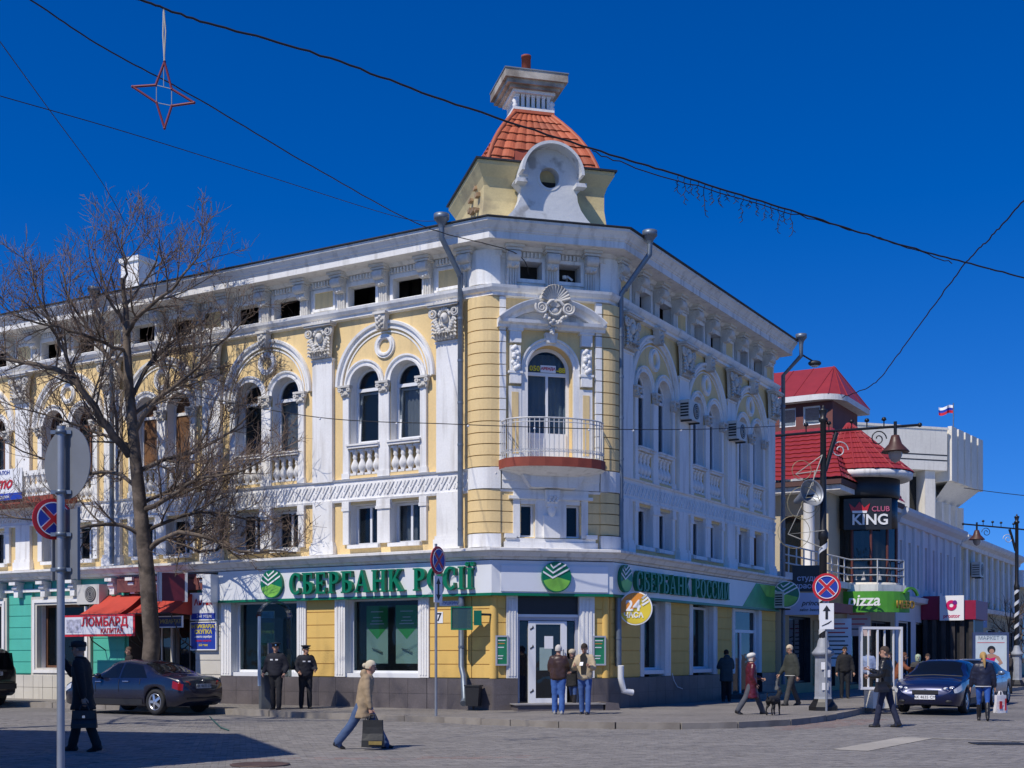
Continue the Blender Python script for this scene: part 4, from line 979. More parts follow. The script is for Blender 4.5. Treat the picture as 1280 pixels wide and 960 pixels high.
def bank_letters(F, txt, x0, x1, z0, h, y, parent, m, dep=.13):
    ws = [glyph(c)[1] for c in txt]; tot = sum(ws)+.06*(len(ws)-1); k = (x1-x0)/tot; x = x0
    for c, w_ in zip(txt, ws):
        ps = glyph(c)[0]
        if ps:
            b = MB(F)
            for q, p in enumerate(ps): b.prism([(x+px*k, z0+pz*h) for px, pz in p], y-dep-.0016*q, y, m)
            b.build('letter', parent)
        x += (w_+.06)*k
def bank_logo(F, cx, cz, r, y, parent, dep=.10, sub=None):
    p = sub or parent
    b = MB(F); b.ring(cx, cz, 0.001, r, y-dep, y, green, n=36); d = b.build('logo_disc', p)
    b = MB(F); b.ring(cx, cz, 0.001, r*.93, y-dep-.006, y-dep-.001, greenl, 195, 345, 26); b.build('logo_glow', p)
    for q in range(3):
        o = r*(.02+.30*q); th = r*.12
        xr = math.sqrt(max(.02, r*r*.90 - (o*.5+r*.25)**2))
        L = [(-min(r*.80, xr), .35*r+o*.72+ (-.02)*r), (-.28*r, -.12*r+o*.95), (min(r*.84, xr*1.02), .62*r+o*.55 if q < 2 else .70*r)]
        if q == 2: L = [(-.42*r,.73*r),(-.24*r,.52*r),(.28*r,.86*r)]
        if q == 1: L = [(-.74*r,.56*r),(-.26*r,.20*r),(.62*r,.74*r)]
        if q == 0: L = [(-.92*r,.26*r),(-.28*r,-.12*r),(.84*r,.48*r)]
        up = [(a, e+th) for a, e in L]
        b = MB(F); b.prism([(cx+a, cz+e) for a, e in L]+[(cx+a, cz+e) for a, e in reversed(up)], y-dep-.016, y-dep-.008, printw); b.build('logo_chevron', p)
sg = empty('bank_sign', CWp(CC,.3,3.1), 'long white fascia sign with green bank lettering and round logos', 'shop sign')
SV = .30; ZB, ZT = 3.16, 4.0
off = SV/math.cos(R(22.5))*math.sin(R(22.5))
b = MB(FL); b.box((-9.30,-SV,ZB),(off,0.0,ZT), signw); b.build('panel', sg)
b = MB(FR); b.box((-off,-SV,ZB),(13.3,0.0,ZT), signw); b.build('panel', sg)
b = MB(FC); b.box((-off+.002,-SV-.002,ZB),(CW+off-.002,0.0,ZT-.003), signw); b.build('panel', sg)
b = MB(FC); b.box((.12,-SV-.035,ZB+.04),(CW-.03,-SV-.004,ZT-.13), mat('sign_white2',(0.74,0.76,0.80),0.3,0.02)); b.build('lit_panel', sg)
for F_, a, c in ((FL,-9.32,off+.004),(FR,-off-.004,13.3),(FC,-off,CW+off)):
    b = MB(F_); b.box((a,-SV-.012 if F_ is not FC else -SV-.014,ZB-.07),(c,.0,ZB-.002), green); b.build('green_edge', sg)
b = MB(FR); b.prism([(9.6,ZB+.002),(13.305,ZB+.002),(13.305,ZT-.02),(10.9,ZT-.02)], -SV-.008, -SV-.002, greenm); b.build('green_field', sg)
b = MB(FR); b.prism([(11.2,ZT-.03),(13.30,ZT-.03),(13.30,ZT-.45),(11.9,ZT-.42)], -SV-.016, -SV-.010, greenl); b.build('green_field', sg)
b = MB(FL); b.box((-9.62,-.62,ZB-.06),(-9.30,.1,ZT-.08), signw); b.build('end_box', sg)
bank_letters(FL, 'СБЕРБАНК РОСІЇ', -6.50, -.34, ZB+.10, .60, -SV, sg, green)
bank_letters(FR, 'СБЕРБАНК РОССИИ', 1.08, 8.1, ZB+.14, .55, -SV, sg, green)
bank_logo(FL, -7.18, ZB+.42, .40, -SV, sg); bank_logo(FR, .50, ZB+.44, .37, -SV, sg); bank_logo(FC, CC+.06, ZB+.42, .40, -SV-.03, sg)
# round blade signs on the right wall
M24 = FR @ T3((.6,-.62,2.80)) @ RZ(-72)
o24 = empty('hours_sign', RW(.6,.62,2.36), 'round yellow and orange 24 hour sign hung on a wall bracket', 'sign')
org = mat('sign_orange',(0.72,0.27,0.03),0.35,0.1); ylo = mat('sign_yellow',(0.72,0.55,0.04),0.35,0.15,1.2)
b = MB(M24); b.ring(0,0,.001,.45,-.07,.07, printw, n=36); b.build('rim', o24)
b = MB(M24); b.ring(0,0,.001,.42,-.078,-.072, ylo, n=36); b.build('face', o24)
b = MB(M24); b.ring(0,0,.001,.418,-.084,-.080, org, 60, 200, 20); b.build('face_tint', o24)
text('24', .40, M24 @ T3((-.06,-.088,.06)), o24, printw, extr=.004, off=.012); text('ЧАСА', .19, M24 @ T3((-.05,-.088,-.19)), o24, printw, extr=.004, off=.006)
for q in range(3): b = MB(M24); b.prism([(.16,.10+.09*q),(.20,.06+.09*q),(.36-.03*q,.16+.09*q),(.36-.03*q,.21+.09*q)], -.092, -.088, printw); b.build('chevron', o24)
for zz in (2.95, 2.65): b = MB(); b.tube([RW(.6,.0,zz), RW(.6,.25,zz)], .05, 8, pvc); b.build('bracket', o24)
MG = FR @ T3((13.0,-.66,3.68)) @ RZ(-74)
og = empty('logo_sign', RW(13.0,.66,3.2), 'round green bank logo sign on a bracket at the wall end', 'sign')
b = MB(MG); b.ring(0,0,.001,.47,-.07,.07, printw, n=36); b.build('rim', og)
bank_logo(MG, 0, 0, .44, -.07, og, dep=.012)
b = MB(); b.tube([RW(13.0,.0,3.75), RW(13.0,.3,3.75)], .06, 8, pvc); b.build('bracket', og)
# air conditioners
def aircon(M, label, sz=(.85,.32,.58), group='air conditioners on the walls'):
    o = empty('air_conditioner', M @ Vector((0,0,0)), label, 'air conditioner', group)
    a, d, h = sz; cream_ = mat('ac_cream',(0.60,0.58,0.52),0.5,0.06)
    b = MB(M); b.box((-a/2,-d,0),(a/2,0,h), cream_); b.build('casing', o)
    b = MB(M); b.ring(a*.12,h/2,.02,h*.40,-d-.01,-d+.002, darkmetal, n=20); b.build('fan_opening', o)
    for q in range(3): b = MB(M); b.ring(a*.12,h/2,h*(.12+.1*q),h*(.12+.1*q)+.012,-d-.022,-d-.012, cream_, n=18); b.build('grille_ring', o)
    for q in range(5): b = MB(M); b.box((-a/2-.006,-d*.9,h*(.15+.15*q)),(-a/2+.002,-d*.1,h*(.15+.15*q)+.05), darkmetal); b.build('vent', o)
    for xx_ in (-a/2+.1, a/2-.14): b = MB(M); b.box((xx_,-d-.02,-.05),(xx_+.04,.0,-.002), darkmetal); b.build('bracket', o)
    return o
aircon(FR @ T3((5.15,-.13,8.55)), 'white air conditioner beside the second arched bay on the shaded wall')
aircon(FR @ T3((9.12,-.13,8.55)), 'white air conditioner beside the third arched bay on the shaded wall')
aircon(FR @ T3((13.2,-.3,3.2)), 'small air conditioner behind the round green logo sign')
# street name, number, lightbox, bins
def plate(F, x, z, w_, h, txt, label, cat, bgm, tm, ts, v=.10, name='wall_plate'):
    o = empty(name, F @ Vector((x,-v,z)), label, cat)
    b = MB(F); b.box((x-w_/2,-v-.015,z-h/2),(x+w_/2,-v,z+h/2), bgm); b.build('plate', o)
    if txt: text(txt, ts, F @ T3((x,-v-.018,z)), o, tm, extr=.002, off=ts*.02)
    return o
plate(FL, -1.25, 2.92, .72, .13, 'ПУШКИНА', 'small white street name plate on the yellow pier', 'plate', printw, blue, .11, v=.10, name='street_plate')
p7 = plate(FL, -1.62, 2.55, .24, .30, '7', 'white house number seven plate on the yellow pier', 'plate', printw, blackpaint, .30, v=.10, name='number_plate')
MB1 = FL @ T3((-.52,-.62,2.50)) @ RZ(30)
o = empty('lightbox', LW(.5,.62,2.2), 'green framed lightbox sign hung out beside the corner downpipe', 'sign')
b = MB(MB1); hoop(b, -.05, .56, 2.50-2.5-.30, 2.50-2.5+.30, False, .03, -.09, .09, mat('frame_green',(0.0,0.18,0.08),0.4)); b.build('frame', o)
b = MB(MB1); b.box((-.30,-.07,-.27),(.20,.07,.27), glassmat('lightbox_glass',(0.35,0.5,0.45),.35,(0.05,0.09,0.08))); b.build('panel', o)
b = MB(MB1); b.box((.26,-.05,-.18),(.46,.05,.20), mat('frame_green2',(0.0,0.12,0.07),0.4)); b.tube([(.46,0,.1),(.75,.25,.1)], .03, 8, darkmetal); b.build('bracket', o)
for k, (p, lab) in enumerate(((LW(.35,.42,KW),'small black litter bin against the plinth left of the entrance'),(RW(.25-.9,.95,KW),None))):
    if lab is None: continue
    o = empty('litter_bin', p, lab, 'bin'); T = T3(p) @ RZ(-15)
    b = MB(T); b.prism([(-.16,0.12),(.16,.12),(.19,.62),(-.19,.62)], -.15, .15, blackpaint); b.build('bucket', o)
    b = MB(T); b.box((-.21,-.17,.625),(.21,.17,.66), darkmetal); b.build('lid', o)
    b = MB(T); b.box((-.02,-.02,0),(.02,.02,.12), darkmetal); b.box((-.14,-.12,0),(.14,.12,.015), darkmetal); b.build('stand', o)
p = at(656,886,KW); o = empty('boot_scraper', p, 'low black rubber mat leaning by the entrance step', 'mat'); b = MB(T3(p) @ RZ(10)); b.prism([(-.38,0),(.05,0),(.05,.02),(-.28,.26),(-.38,.26)], -.05, .05, blackpaint); b.build('sheet', o)
# wall lamp on the far corner pipe
o = empty('wall_lamp', RW(R_END-.1,1.2,12.0), 'grey floodlight on an arm beside the far corner hopper', 'lamp')
b = MB(); a = RW(R_END-.1,1.05,12.15); e = RW(R_END+.5,1.35,11.95); b.tube([a,e], .03, 6, darkmetal); b.build('arm', o)
b = MB(T3(e)); b.ball((0,0,-.04), (.24,.17,.11), darkmetal, 12, 7); b.build('head', o); b = MB(T3(e)); b.ball((0,0,-.10), (.16,.12,.08), mat('lamp_glass',(0.6,0.6,0.55),0.2), 10, 6); b.build('lens', o)
# ================================================================ LEFT SHOPS IN THE SAME BUILDING
cream2 = mat('cream_stone', (0.60,0.57,0.50), 0.85, 0.08, 1.5, dirt=0.4, dirtcol=(0.3,0.27,0.23), streak=True, bump=.1)
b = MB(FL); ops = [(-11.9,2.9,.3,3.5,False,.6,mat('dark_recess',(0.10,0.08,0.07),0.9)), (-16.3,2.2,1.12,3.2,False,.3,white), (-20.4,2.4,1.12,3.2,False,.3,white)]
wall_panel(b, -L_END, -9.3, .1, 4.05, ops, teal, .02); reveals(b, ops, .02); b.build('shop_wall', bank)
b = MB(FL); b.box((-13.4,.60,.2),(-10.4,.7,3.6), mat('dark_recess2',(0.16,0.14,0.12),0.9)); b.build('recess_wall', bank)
blocks(FL, -10.40, -9.40, .55, 3.1, cream2, 6, .10); blocks(FL, -14.85, -13.45, .95, 3.6, teal, 7, .06); blocks(FL, -18.88, -17.75, .95, 3.6, teal, 7, .06); blocks(FL, -26.8, -21.2, .95, 3.6, teal, 7, .06)
for (a, c) in ((-15.2,-13.4),(-21.3,-15.25),(-26.8,-21.35),(-10.4,-9.4)):
    n = max(1, round((c-a)/.45))
    for k in range(n):
        for r in range(2): b = MB(FL); b.box((a+(c-a)*k/n+.008,-.16,.1+.40*r+.006),(a+(c-a)*(k+1)/n-.008,-.10+.02*((k+r)%2),.1+.40*(r+1)-.006), cream2); b.build('plinth_stone', bank)
    b = MB(FL); b.box((a,-.10,.1),(c,.02,.9), cream2); b.build('plinth', bank)
b = MB(FL); b.box((-26.8,-.14,3.62),(-9.4,.02,3.72), white); b.box((-26.8,-.20,3.985),(-9.66,.02,4.0), whitec); b.build('shop_cornice', bank)
b = MB(FL); b.box((-13.5,-.32,3.50),(-9.66,.02,3.98), mat('maroon_paint',(0.16,0.05,0.045),0.7,0.15,2)); b.build('shop_fascia', bank)
for x in (-9.9,-10.9,-11.9,-12.9,-13.8,-15.6,-17.0,-18.3,-19.2,-20.6): b = MB(FL @ T3((x,0,3.45))); b.prism([(-.1,0),(.1,0),(.12,.5),(-.12,.5)], -.26, -.0, white); b.box((-.15,-.42,.40),(.15,-.26,.5), white); b.tube([(-.12,-.27,.3),(.12,-.27,.3)], .07, 8, white); b.build('console', bank)
for (c, w_) in ((-16.3,2.2),(-20.4,2.4)):
    b = MB(FL); hoop(b, c, w_+.60, .86, 3.46, False, .28, -.14, .02, cream2); hoop(b, c, w_+.40, .97, 3.36, False, .10, -.18, -.14, white); b.build('window_surround', bank)
    window(FL, c, w_, 1.12, 3.2, False, y=.2, t=.09, fm=brownwood, gm=glassg)
# double doors in the recess
for (xa, xb, mm) in ((-12.9,-11.95,cream2),(-11.75,-10.7,mat('brown_door',(0.12,0.075,0.045),0.6,0.15,3))):
    b = MB(FL); hoop(b, (xa+xb)/2, xb-xa, .25, 2.75, False, .09, .5, .58, mm); b.box(((xa+xb)/2-.03,.503,.34),((xa+xb)/2+.03,.577,2.66), mm); d = b.build('door', bank)
    for q in (0,1): b = MB(FL); x0_ = xa+.09 if q == 0 else (xa+xb)/2+.03; x1_ = (xa+xb)/2-.03 if q == 0 else xb-.09; b.box((x0_,.53,.34),(x1_,.545,2.66), glassd); b.build('pane', d)
# awnings
awn = mat('awning_red', (0.48,0.05,0.028), 0.7, 0.08, 3, dirt=.25, dirtcol=(0.3,0.03,0.02))
for (xa, xb, lab) in ((-14.3,-12.55,'red fabric awning over the pawnshop banner'),(-12.2,-10.45,'red fabric awning over the antique shop door')):
    o = empty('awning', FL @ Vector(((xa+xb)/2,-.6,2.6)), lab, 'awning', 'red awnings'); b = MB(FL); N = 8; vs = []
    for k in range(N+1):
        f_ = k/N; y = -.15-.95*f_; z = 3.42-.62*f_-.05*math.sin(math.pi*f_); vs += [(xa,y,z),(xb,y,z)]
    vs2 = [(v_[0],v_[1]+.02,v_[2]-.03) for v_ in vs]
    n = len(vs); b.add(vs+vs2, [(2*k,2*k+1,2*k+3,2*k+2) for k in range(N)]+[(n+2*k,n+2*k+1,n+2*k+3,n+2*k+2) for k in range(N)], awn)
    for side in (0,1): b.add([vs[2*k+side] for k in range(N+1)]+[(vs[side][0],-.15,2.75)], [tuple(range(N+2))], awn)
    b.build('cover', o)
    b = MB(FL)
    for x in (xa, xb): b.tube([(x,-.05,1.7),(x,-.6,2.0),(x,-1.08,2.78)], .018, 6, darkmetal)
    b.tube([(xa,-1.1,2.79),(xb,-1.1,2.79)], .02, 6, darkmetal); b.build('frame', o)
# banner
MBn = FL @ T3((-13.35,-1.18,2.45)) 
o = empty('pawnshop_banner', MBn @ Vector((0,0,-.3)), 'white pawnshop banner with red border and large red letters', 'banner')
b = MB(MBn); b.box((-1.55,-.01,-.33),(1.55,.02,.33), red); b.build('border', o); b = MB(MBn); b.box((-1.48,-.018,-.26),(1.48,-.012,.27), mat('banner_white',(0.66,0.66,0.70),0.6,0.05,2)); b.build('sheet', o)
text('ЛОМБАРД', .36, MBn @ T3((.28,-.03,.10)), o, red, extr=.006, off=.010, sx=1.08); text('КАПИТАЛ', .20, MBn @ T3((.60,-.03,-.17)), o, red, extr=.004, off=.004)
b = MB(MBn)
b.box((-1.4,-.026,-.2),(-.75,-.02,.2), mat('banner_photo',(0.4,0.4,0.48),0.6,0.5,9)); b.build('picture', o)
def panel_sign(F, x, z, w_, h, v, base, lines, label, name='shop_sign', cat='sign'):
    o = empty(name, F @ Vector((x,-v,z-h/2)), label, cat)
    b = MB(F); b.box((x-w_/2,-v-.05,z-h/2),(x+w_/2,-v,z+h/2), base); b.build('panel', o)
    b = MB(F); hoop(b, x, w_+.05, z-h/2-.025, z+h/2+.025, False, .03, -v-.06, -v-.002, printw); b.build('rim', o)
    for (t_, s_, dx, dz, mm) in lines: text(t_, s_, F @ T3((x+dx,-v-.054,z+dz)), o, mm, extr=.002, off=s_*.02)
    return o
panel_sign(FL, -10.0, 3.0, 1.0, .78, .14, printw, (('Антик',.26,0,.12,red),), 'white panel sign with red script above the blue antiques panel')
b = MB(FL); b.box((-10.48,-.20,2.62),(-9.52,-.196,2.80), blue); b.build('blue_strip', bpy.data.objects['shop_sign']); text('2-й этаж', .15, FL @ T3((-9.95,-.204,2.71)), bpy.data.objects['shop_sign'], printw, extr=.002)
panel_sign(FL, -10.0, 2.12, 1.0, .80, .14, blue, (('АНТИКВАРІАТ',.15,0,.28,ylw),('СКУПКА',.17,0,.12,ylw),('золото серебро',.09,0,-.02,printw),('иконы монеты',.09,0,-.14,red),('2-й этаж',.09,0,-.27,ylw)), 'dark blue antiques panel with yellow lettering on the cream pier')
panel_sign(FL, -11.1, 2.55, 1.25, .30, .55, mat('navy',(0.01,0.02,0.10),0.5), (('АНТИКВАРІАТ',.17,0,0,mat('old_gold',(0.35,0.28,0.06),0.5)),), 'narrow dark blue antiques sign under the red awning')
MR = FL @ T3((-10.55,-.9,3.55)) @ RZ(60)
o = empty('box_sign', MR @ Vector((0,0,-.4)), 'small dark red projecting box sign with white end beside the bank sign', 'sign')
b = MB(MR); b.box((-.4,-.12,-.4),(.4,.12,.42), mat('maroon_sign',(0.17,0.02,0.03),0.4,0.1)); b.build('box', o); b = MB(MR); b.box((-.42,-.124,-.42),(-.34,.124,.44), printw); b.box((.34,-.124,-.42),(.42,.124,.44), printw); b.build('end', o)
b = MB(); b.tube([MR @ Vector((.3,0,.3)), FL @ Vector((-10.3,-.3,3.85))], .03, 6, darkmetal); b.build('bracket', o)
aircon(FL @ T3((-14.6,-.12,3.15)), 'cream air conditioner over the left end of the pawnshop banner', (1.0,.38,.62))
# far left balcony with a banner
b = MB(FL); b.box((-20.2,-1.0,6.42),(-15.6,-.02,6.62), redpaint); s2 = b.build('balcony', bank)
for k in range(19): inst('baluster', BAL, O(FL, -20.0+.24*k, .9, 6.62), s2)
b = MB(FL); b.box((-20.2,-1.0,7.34),(-15.6,-.80,7.44), white); b.build('railing', s2)
MBb = FL @ T3((-18.2,-1.06,7.05))
o = empty('balcony_banner', MBb @ Vector((0,0,-.45)), 'white banner with red script hung on the far left balcony', 'banner')
b = MB(MBb); b.box((-1.2,0,-.5),(1.2,.03,.5), printw); b.box((-1.2,-.006,-.5),(1.2,-.002,-.28), blue); b.box((-1.2,-.01,-.5),(-.5,-.007,-.28), red); b.build('sheet', o)
text('Cosmo', .55, MBb @ T3((-.1,-.012,.05)), o, red, extr=.004, off=.012, shear=.4); text('САЛОН', .18, MBb @ T3((.3,-.012,.38)), o, blue, extr=.003); text('для друзей', .15, MBb @ T3((.2,-.016,-.39)), o, printw, extr=.003)
# ================================================================ STREET BEYOND THE BANK
ycl = mat('club_ochre', (0.42,0.30,0.15), 0.85, 0.08, 1.0, dirt=.3, dirtcol=(0.2,0.14,0.08), streak=True)
beige = mat('club_beige', (0.50,0.43,0.31), 0.85, 0.06, 1.0)
club = empty('club_building', RW(13.8,0,0), 'club building with red tiled roofs and a round dark glazed corner turret', 'building')
ops = [(16.6,2.6,.5,3.0,False,.3,darkmetal),(20.2,2.0,.3,3.0,False,.3,darkmetal),(24.2,2.4,.3,3.1,False,.3,darkmetal),(28.5,3.4,.3,3.1,False,.3,darkmetal)]
b = MB(FR); wall_panel(b, 13.85, 31, .05, 4.5, ops, ycl); reveals(b, ops); b.add([(13.85,0,4.5),(31,0,4.5),(31,10,4.5),(13.85,10,4.5)],[(0,1,2,3)],concrete); b.build('ground_wall', club)
for o in ops: window(FR, o[0], o[1], o[2], o[3], False, y=.2, t=.08, fm=darkmetal, gm=glassd, mull=True, parent=club)
b = MB(FR); b.box((13.85,-.25,4.3),(31,-.003,4.56), whitec); b.build('terrace_edge', club)
for k in range(6):
    b = MB(FR); b.box((18.2,-.06,.4+.42*k),(19.0,0,.79+.42*k), ycl); b.build('rustic_block', club)
# terrace railing
b = MB(FR)
for zz in (5.55,5.2,4.9): b.tube([(13.9,-.15,zz),(22.8,-.15,zz),(23.2,-1.2,zz),(24.6,-1.95,zz),(26.2,-1.4,zz),(26.8,-.15,zz),(31,-.15,zz)], .03, 6, railm)
b.build('railing', club)
bp_ = MB(); bp_.tube([(0,0,4.5),(0,0,5.55)], .03, 6, railm); bp_ = bp_.mesh('bar')
for (x, y) in [(13.9+.9*k,-.15) for k in range(10)]+[(23.2,-1.2),(24.6,-1.95),(26.2,-1.4)]+[(26.8+.9*k,-.15) for k in range(5)]: inst('bar', bp_, FR @ T3((x,y,0)), club)
b = MB(FR); pts = [(22.6,-.1),(23.1,-1.25),(24.6,-2.05),(26.3,-1.45),(26.9,-.1)]; n = len(pts)
b.add([(p[0],p[1],4.2) for p in pts]+[(p[0],p[1],4.5) for p in pts], [(i,i+1,n+i+1,n+i) for i in range(n-1)]+[tuple(range(n)), tuple(range(n,2*n))], whitec); b.build('bow_slab', club)
# upper side wall, column, recess
FS = frame((RW(21.6,-9).x, RW(21.6,-9).y), -dL)      # side face looking back along the street
b = MB(FS); ops = [(2.0,1.0,5.2,7.6,False,.3,white),(4.6,1.0,5.2,7.6,False,.3,white),(7.0,.9,4.6,7.4,False,.3,white)]
wall_panel(b, 0, 8.6, 4.5, 8.6, ops, beige); reveals(b, ops); b.build('upper_wall', club)
for o in ops: window(FS, o[0], o[1], o[2], o[3], False, y=.2, t=.08, fm=brownwood, gm=glassd, parent=club)
b = MB(FR); wall_panel(b, 21.6, 31, 4.5, 8.6, [(28.6,2.4,5.2,7.8,False,.3,white)], beige, .4); b.build('upper_wall', club); window(FR, 28.6, 2.4, 5.2, 7.8, False, y=.6, fm=brownwood, gm=glassd, parent=club, mull=True)
b = MB(FR); b.lathe([(.30,4.5),(.30,4.65),(.24,4.7),(.22,8.1),(.28,8.2),(.28,8.5)], (20.9,1.0,0), 16, whitec); b.build('column', club)
b = MB(FR); b.lathe([(.30,4.5),(.30,4.65),(.24,4.7),(.22,8.1),(.28,8.2),(.28,8.5)], (20.9,3.2,0), 16, whitec); b.build('column', club)
# hipped tiled roof
def tile_plane(a, bb, c, d, rows, cols, parent, m, nm='roof_tile', amp=.05):
    # corners: a,bb along the eave, d,c along the top
    b = MB(); a, bb, c, d = map(Vector, (a,bb,c,d)); nrm = (bb-a).cross(d-a).normalized()
    if nrm.z < 0: nrm = -nrm
    vs = []; fs = []
    for r in range(rows):
        for e in (0, 1):
            t = (r+e)/rows
            for k in range(cols*2+1):
                f = k/(cols*2); p = (a.lerp(bb, f)).lerp(d.lerp(c, f), t); vs.append(p + nrm*(amp*(.5 if k % 2 else 0) + (amp*.9 if e == 0 else 0)))
    n = cols*2+1
    for r in range(2*rows-1):
        for k in range(n-1): fs.append((r*n+k,r*n+k+1,(r+1)*n+k+1,(r+1)*n+k))
    b.add(vs, fs, m); return tag(b.build(nm, parent), kind='stuff')
E0, E1 = FR @ Vector((20.7,9,8.75)), FR @ Vector((20.7,-.4,8.75)); T0, T1 = FR @ Vector((24.6,9,11.5)), FR @ Vector((24.6,1.2,11.5))
tile_plane(E0, E1, T1, T0, 12, 22, club, redroof)
E2 = FR @ Vector((31.4,-.4,8.75)); T2 = FR @ Vector((30,1.2,11.5)); tile_plane(E1, E2, T2, T1, 10, 24, club, redroof)
b = MB(FR); b.box((20.75,-.38,8.5),(31.4,9,8.72), mat('soffit',(0.10,0.05,0.045),0.8)); b.build('soffit', club)
b = MB(FR); b.box((20.9,-.3,8.28),(31.3,9,8.49), whitec); b.build('eave_band', club)
# turret
tc_ = FR @ Vector((24.6,-.15,0)); TT = T3(tc_)
b = MB(TT); b.lathe([(1.52,8.2),(1.55,8.2),(1.60,8.3),(1.60,9.0),(1.50,9.05)], n=28, m=blackpaint); b.build('turret_band', club)
b = MB(TT); b.lathe([(1.45,6.9),(1.50,6.9),(1.50,8.2),(1.45,8.2)], n=28, m=blackpaint); b.build('turret_band', club)
for k in range(12):
    a0, a1 = R(30*k+2), R(30*k+28); b = MB(TT); b.add([(1.46*math.cos(a),1.46*math.sin(a),z) for z in (4.6,6.9) for a in (a0,a1)], [(0,1,3,2)], glassd); b.build('pane', club)
    b = MB(TT); a = R(30*k); b.tube([(1.48*math.cos(a),1.48*math.sin(a),4.55),(1.48*math.cos(a),1.48*math.sin(a),6.92)], .06, 6, mat('red_brown_frame',(0.12,0.035,0.03),0.5)); b.build('turret_post', club)
b = MB(TT)
for k in range(10): a = R(200+14*k); b.tube([(1.3*math.cos(a),1.3*math.sin(a),6.85),(1.28*math.cos(a),1.28*math.sin(a),5.8),(1.33*math.cos(a+.05),1.33*math.sin(a+.05),4.7)], [.10,.07,.14], 6, curtm)
tag(b.build('curtain', club), kind='stuff')
b = MB(TT); b.lathe([(1.5,4.45),(1.6,4.45),(1.6,4.6),(1.4,4.6),(0,4.62)], n=24, m=concrete); b.build('turret_floor', club)
b = MB(TT); b.lathe([(0.9,4.6),(0.9,8.9)], n=16, m=inner); b.build('turret_core', club)
b = MB(TT); b.lathe([(1.6,9.02),(2.0,9.0),(2.12,9.08),(2.14,9.28),(2.0,9.32),(1.4,9.34)], n=32, m=whitec); b.build('turret_eave', club)
ap = Vector((-.35,.75,11.75))
for k in range(16):
    a0, a1 = R(22.5*k), R(22.5*(k+1)); e0 = Vector((2.16*math.cos(a0),2.16*math.sin(a0),9.3)); e1 = Vector((2.16*math.cos(a1),2.16*math.sin(a1),9.3))
    f0 = e0.lerp(ap, .96); f1 = e1.lerp(ap, .96)
    tile_plane(TT @ e0, TT @ e1, TT @ f1, TT @ f0, 9, 4, club, redroof, amp=.035)
    b = MB(TT); b.tube([e0, f0], .05, 6, redroof); b.build('hip_ridge', club)
tag(club, None)
ks = empty('club_sign', TT @ Vector((0,-1.65,7)), 'red and white crown club sign on the black glazed turret', 'sign')
vdir = math.atan2(-tc_.y, -tc_.x)+R(8)
MK = TT @ T3((1.66*math.cos(vdir),1.66*math.sin(vdir),7.35)) @ Matrix.Rotation(vdir+R(90), 4, 'Z')
b = MB(MK); b.box((-.95,.02,-.55),(1.0,.06,.75), blackpaint); b.build('panel', ks)
text('KING', .62, MK @ T3((.12,.0,-.15)), ks, printw, extr=.02, off=.012); text('CLUB', .30, MK @ T3((.55,.0,.30)), ks, mat('sign_pink',(0.5,0.12,0.2),0.4), extr=.015, off=.004)
b = MB(MK); b.prism([(-.62,.18),(.0,.18),(.12,.55),(-.12,.36),(-.31,.62),(-.50,.36),(-.74,.55)], -.02, .015, red); b.build('crown', ks)
b = MB(MK); b.prism([(-.60,.14),(-.02,.14),(0,.24),(-.62,.24)], -.03, -.022, printw); b.build('crown_band', ks)
# upper pavilion with standing seam roof
FPv = frame((RW(28,-10.8).x, RW(28,-10.8).y), -dL) @ T3((0,0,.75))
b = MB(FPv); ops = [(.75+1.16*k,.80,11.55,12.42,False,.2,white) for k in range(7)]
rbw = mat('red_brown_wall',(0.17,0.06,0.05),0.8,0.1,2)
wall_panel(b, 0, 8.7, 10.4, 12.6, ops, rbw); reveals(b, ops); b.add([(8.7,0,10.4),(8.7,4.2,10.4),(8.7,4.2,12.6),(8.7,0,12.6)], [(0,1,2,3)], rbw); b.build('pavilion_wall', club)
for o in ops: window(FPv, o[0], .80, 11.55, 12.42, False, y=.1, t=.05, parent=club)
b = MB(FPv); N = 10; vs = [(0,-.5,12.6),(8.0,-.5,12.6)]+[(8.0+1.2*math.sin(R(90*k/N)),.7-1.2*math.cos(R(90*k/N)),12.6) for k in range(1,N+1)]+[(9.2,4.6,12.6),(0,4.6,12.6)]; n = len(vs)
b.add(vs+[(v_[0],v_[1],12.86) for v_ in vs], [tuple(range(n)), tuple(range(n,2*n))]+[(i,(i+1)%n,n+(i+1)%n,n+i) for i in range(n)], whitec); b.build('pavilion_eave', club)
rpan = []
for k in range(8): rpan.append(((k*1.0,-.5),(k*1.0+1.0,-.5),(min(k*1.0+1,8.0),2.6),(min(k*1.0,8.0),2.6)))
rpan += [((8.0,-.5),(8.6,-.35),(8.0,2.6),(8.0,2.6)),((8.6,-.35),(9.05,.1),(8.0,2.6),(8.0,2.6)),((9.05,.1),(9.2,.7),(8.0,2.6),(8.0,2.6)),((9.2,.7),(9.2,3.0),(8.0,2.6),(8.0,2.6)),((9.2,3.0),(9.2,4.6),(8.0,2.8),(8.0,2.6))]
for pn in rpan:
    b = MB(FPv); vs = [(*pn[0],12.862),(*pn[1],12.862),(*pn[2],14.75)]+([(*pn[3],14.75)] if pn[3] != pn[2] else [])
    b.add(vs, [tuple(range(len(vs)))], redroof); b.build('roof_panel', club)
    b = MB(FPv); b.tube([vs[1], vs[2]], .03, 5, redroof); b.build('roof_seam', club)
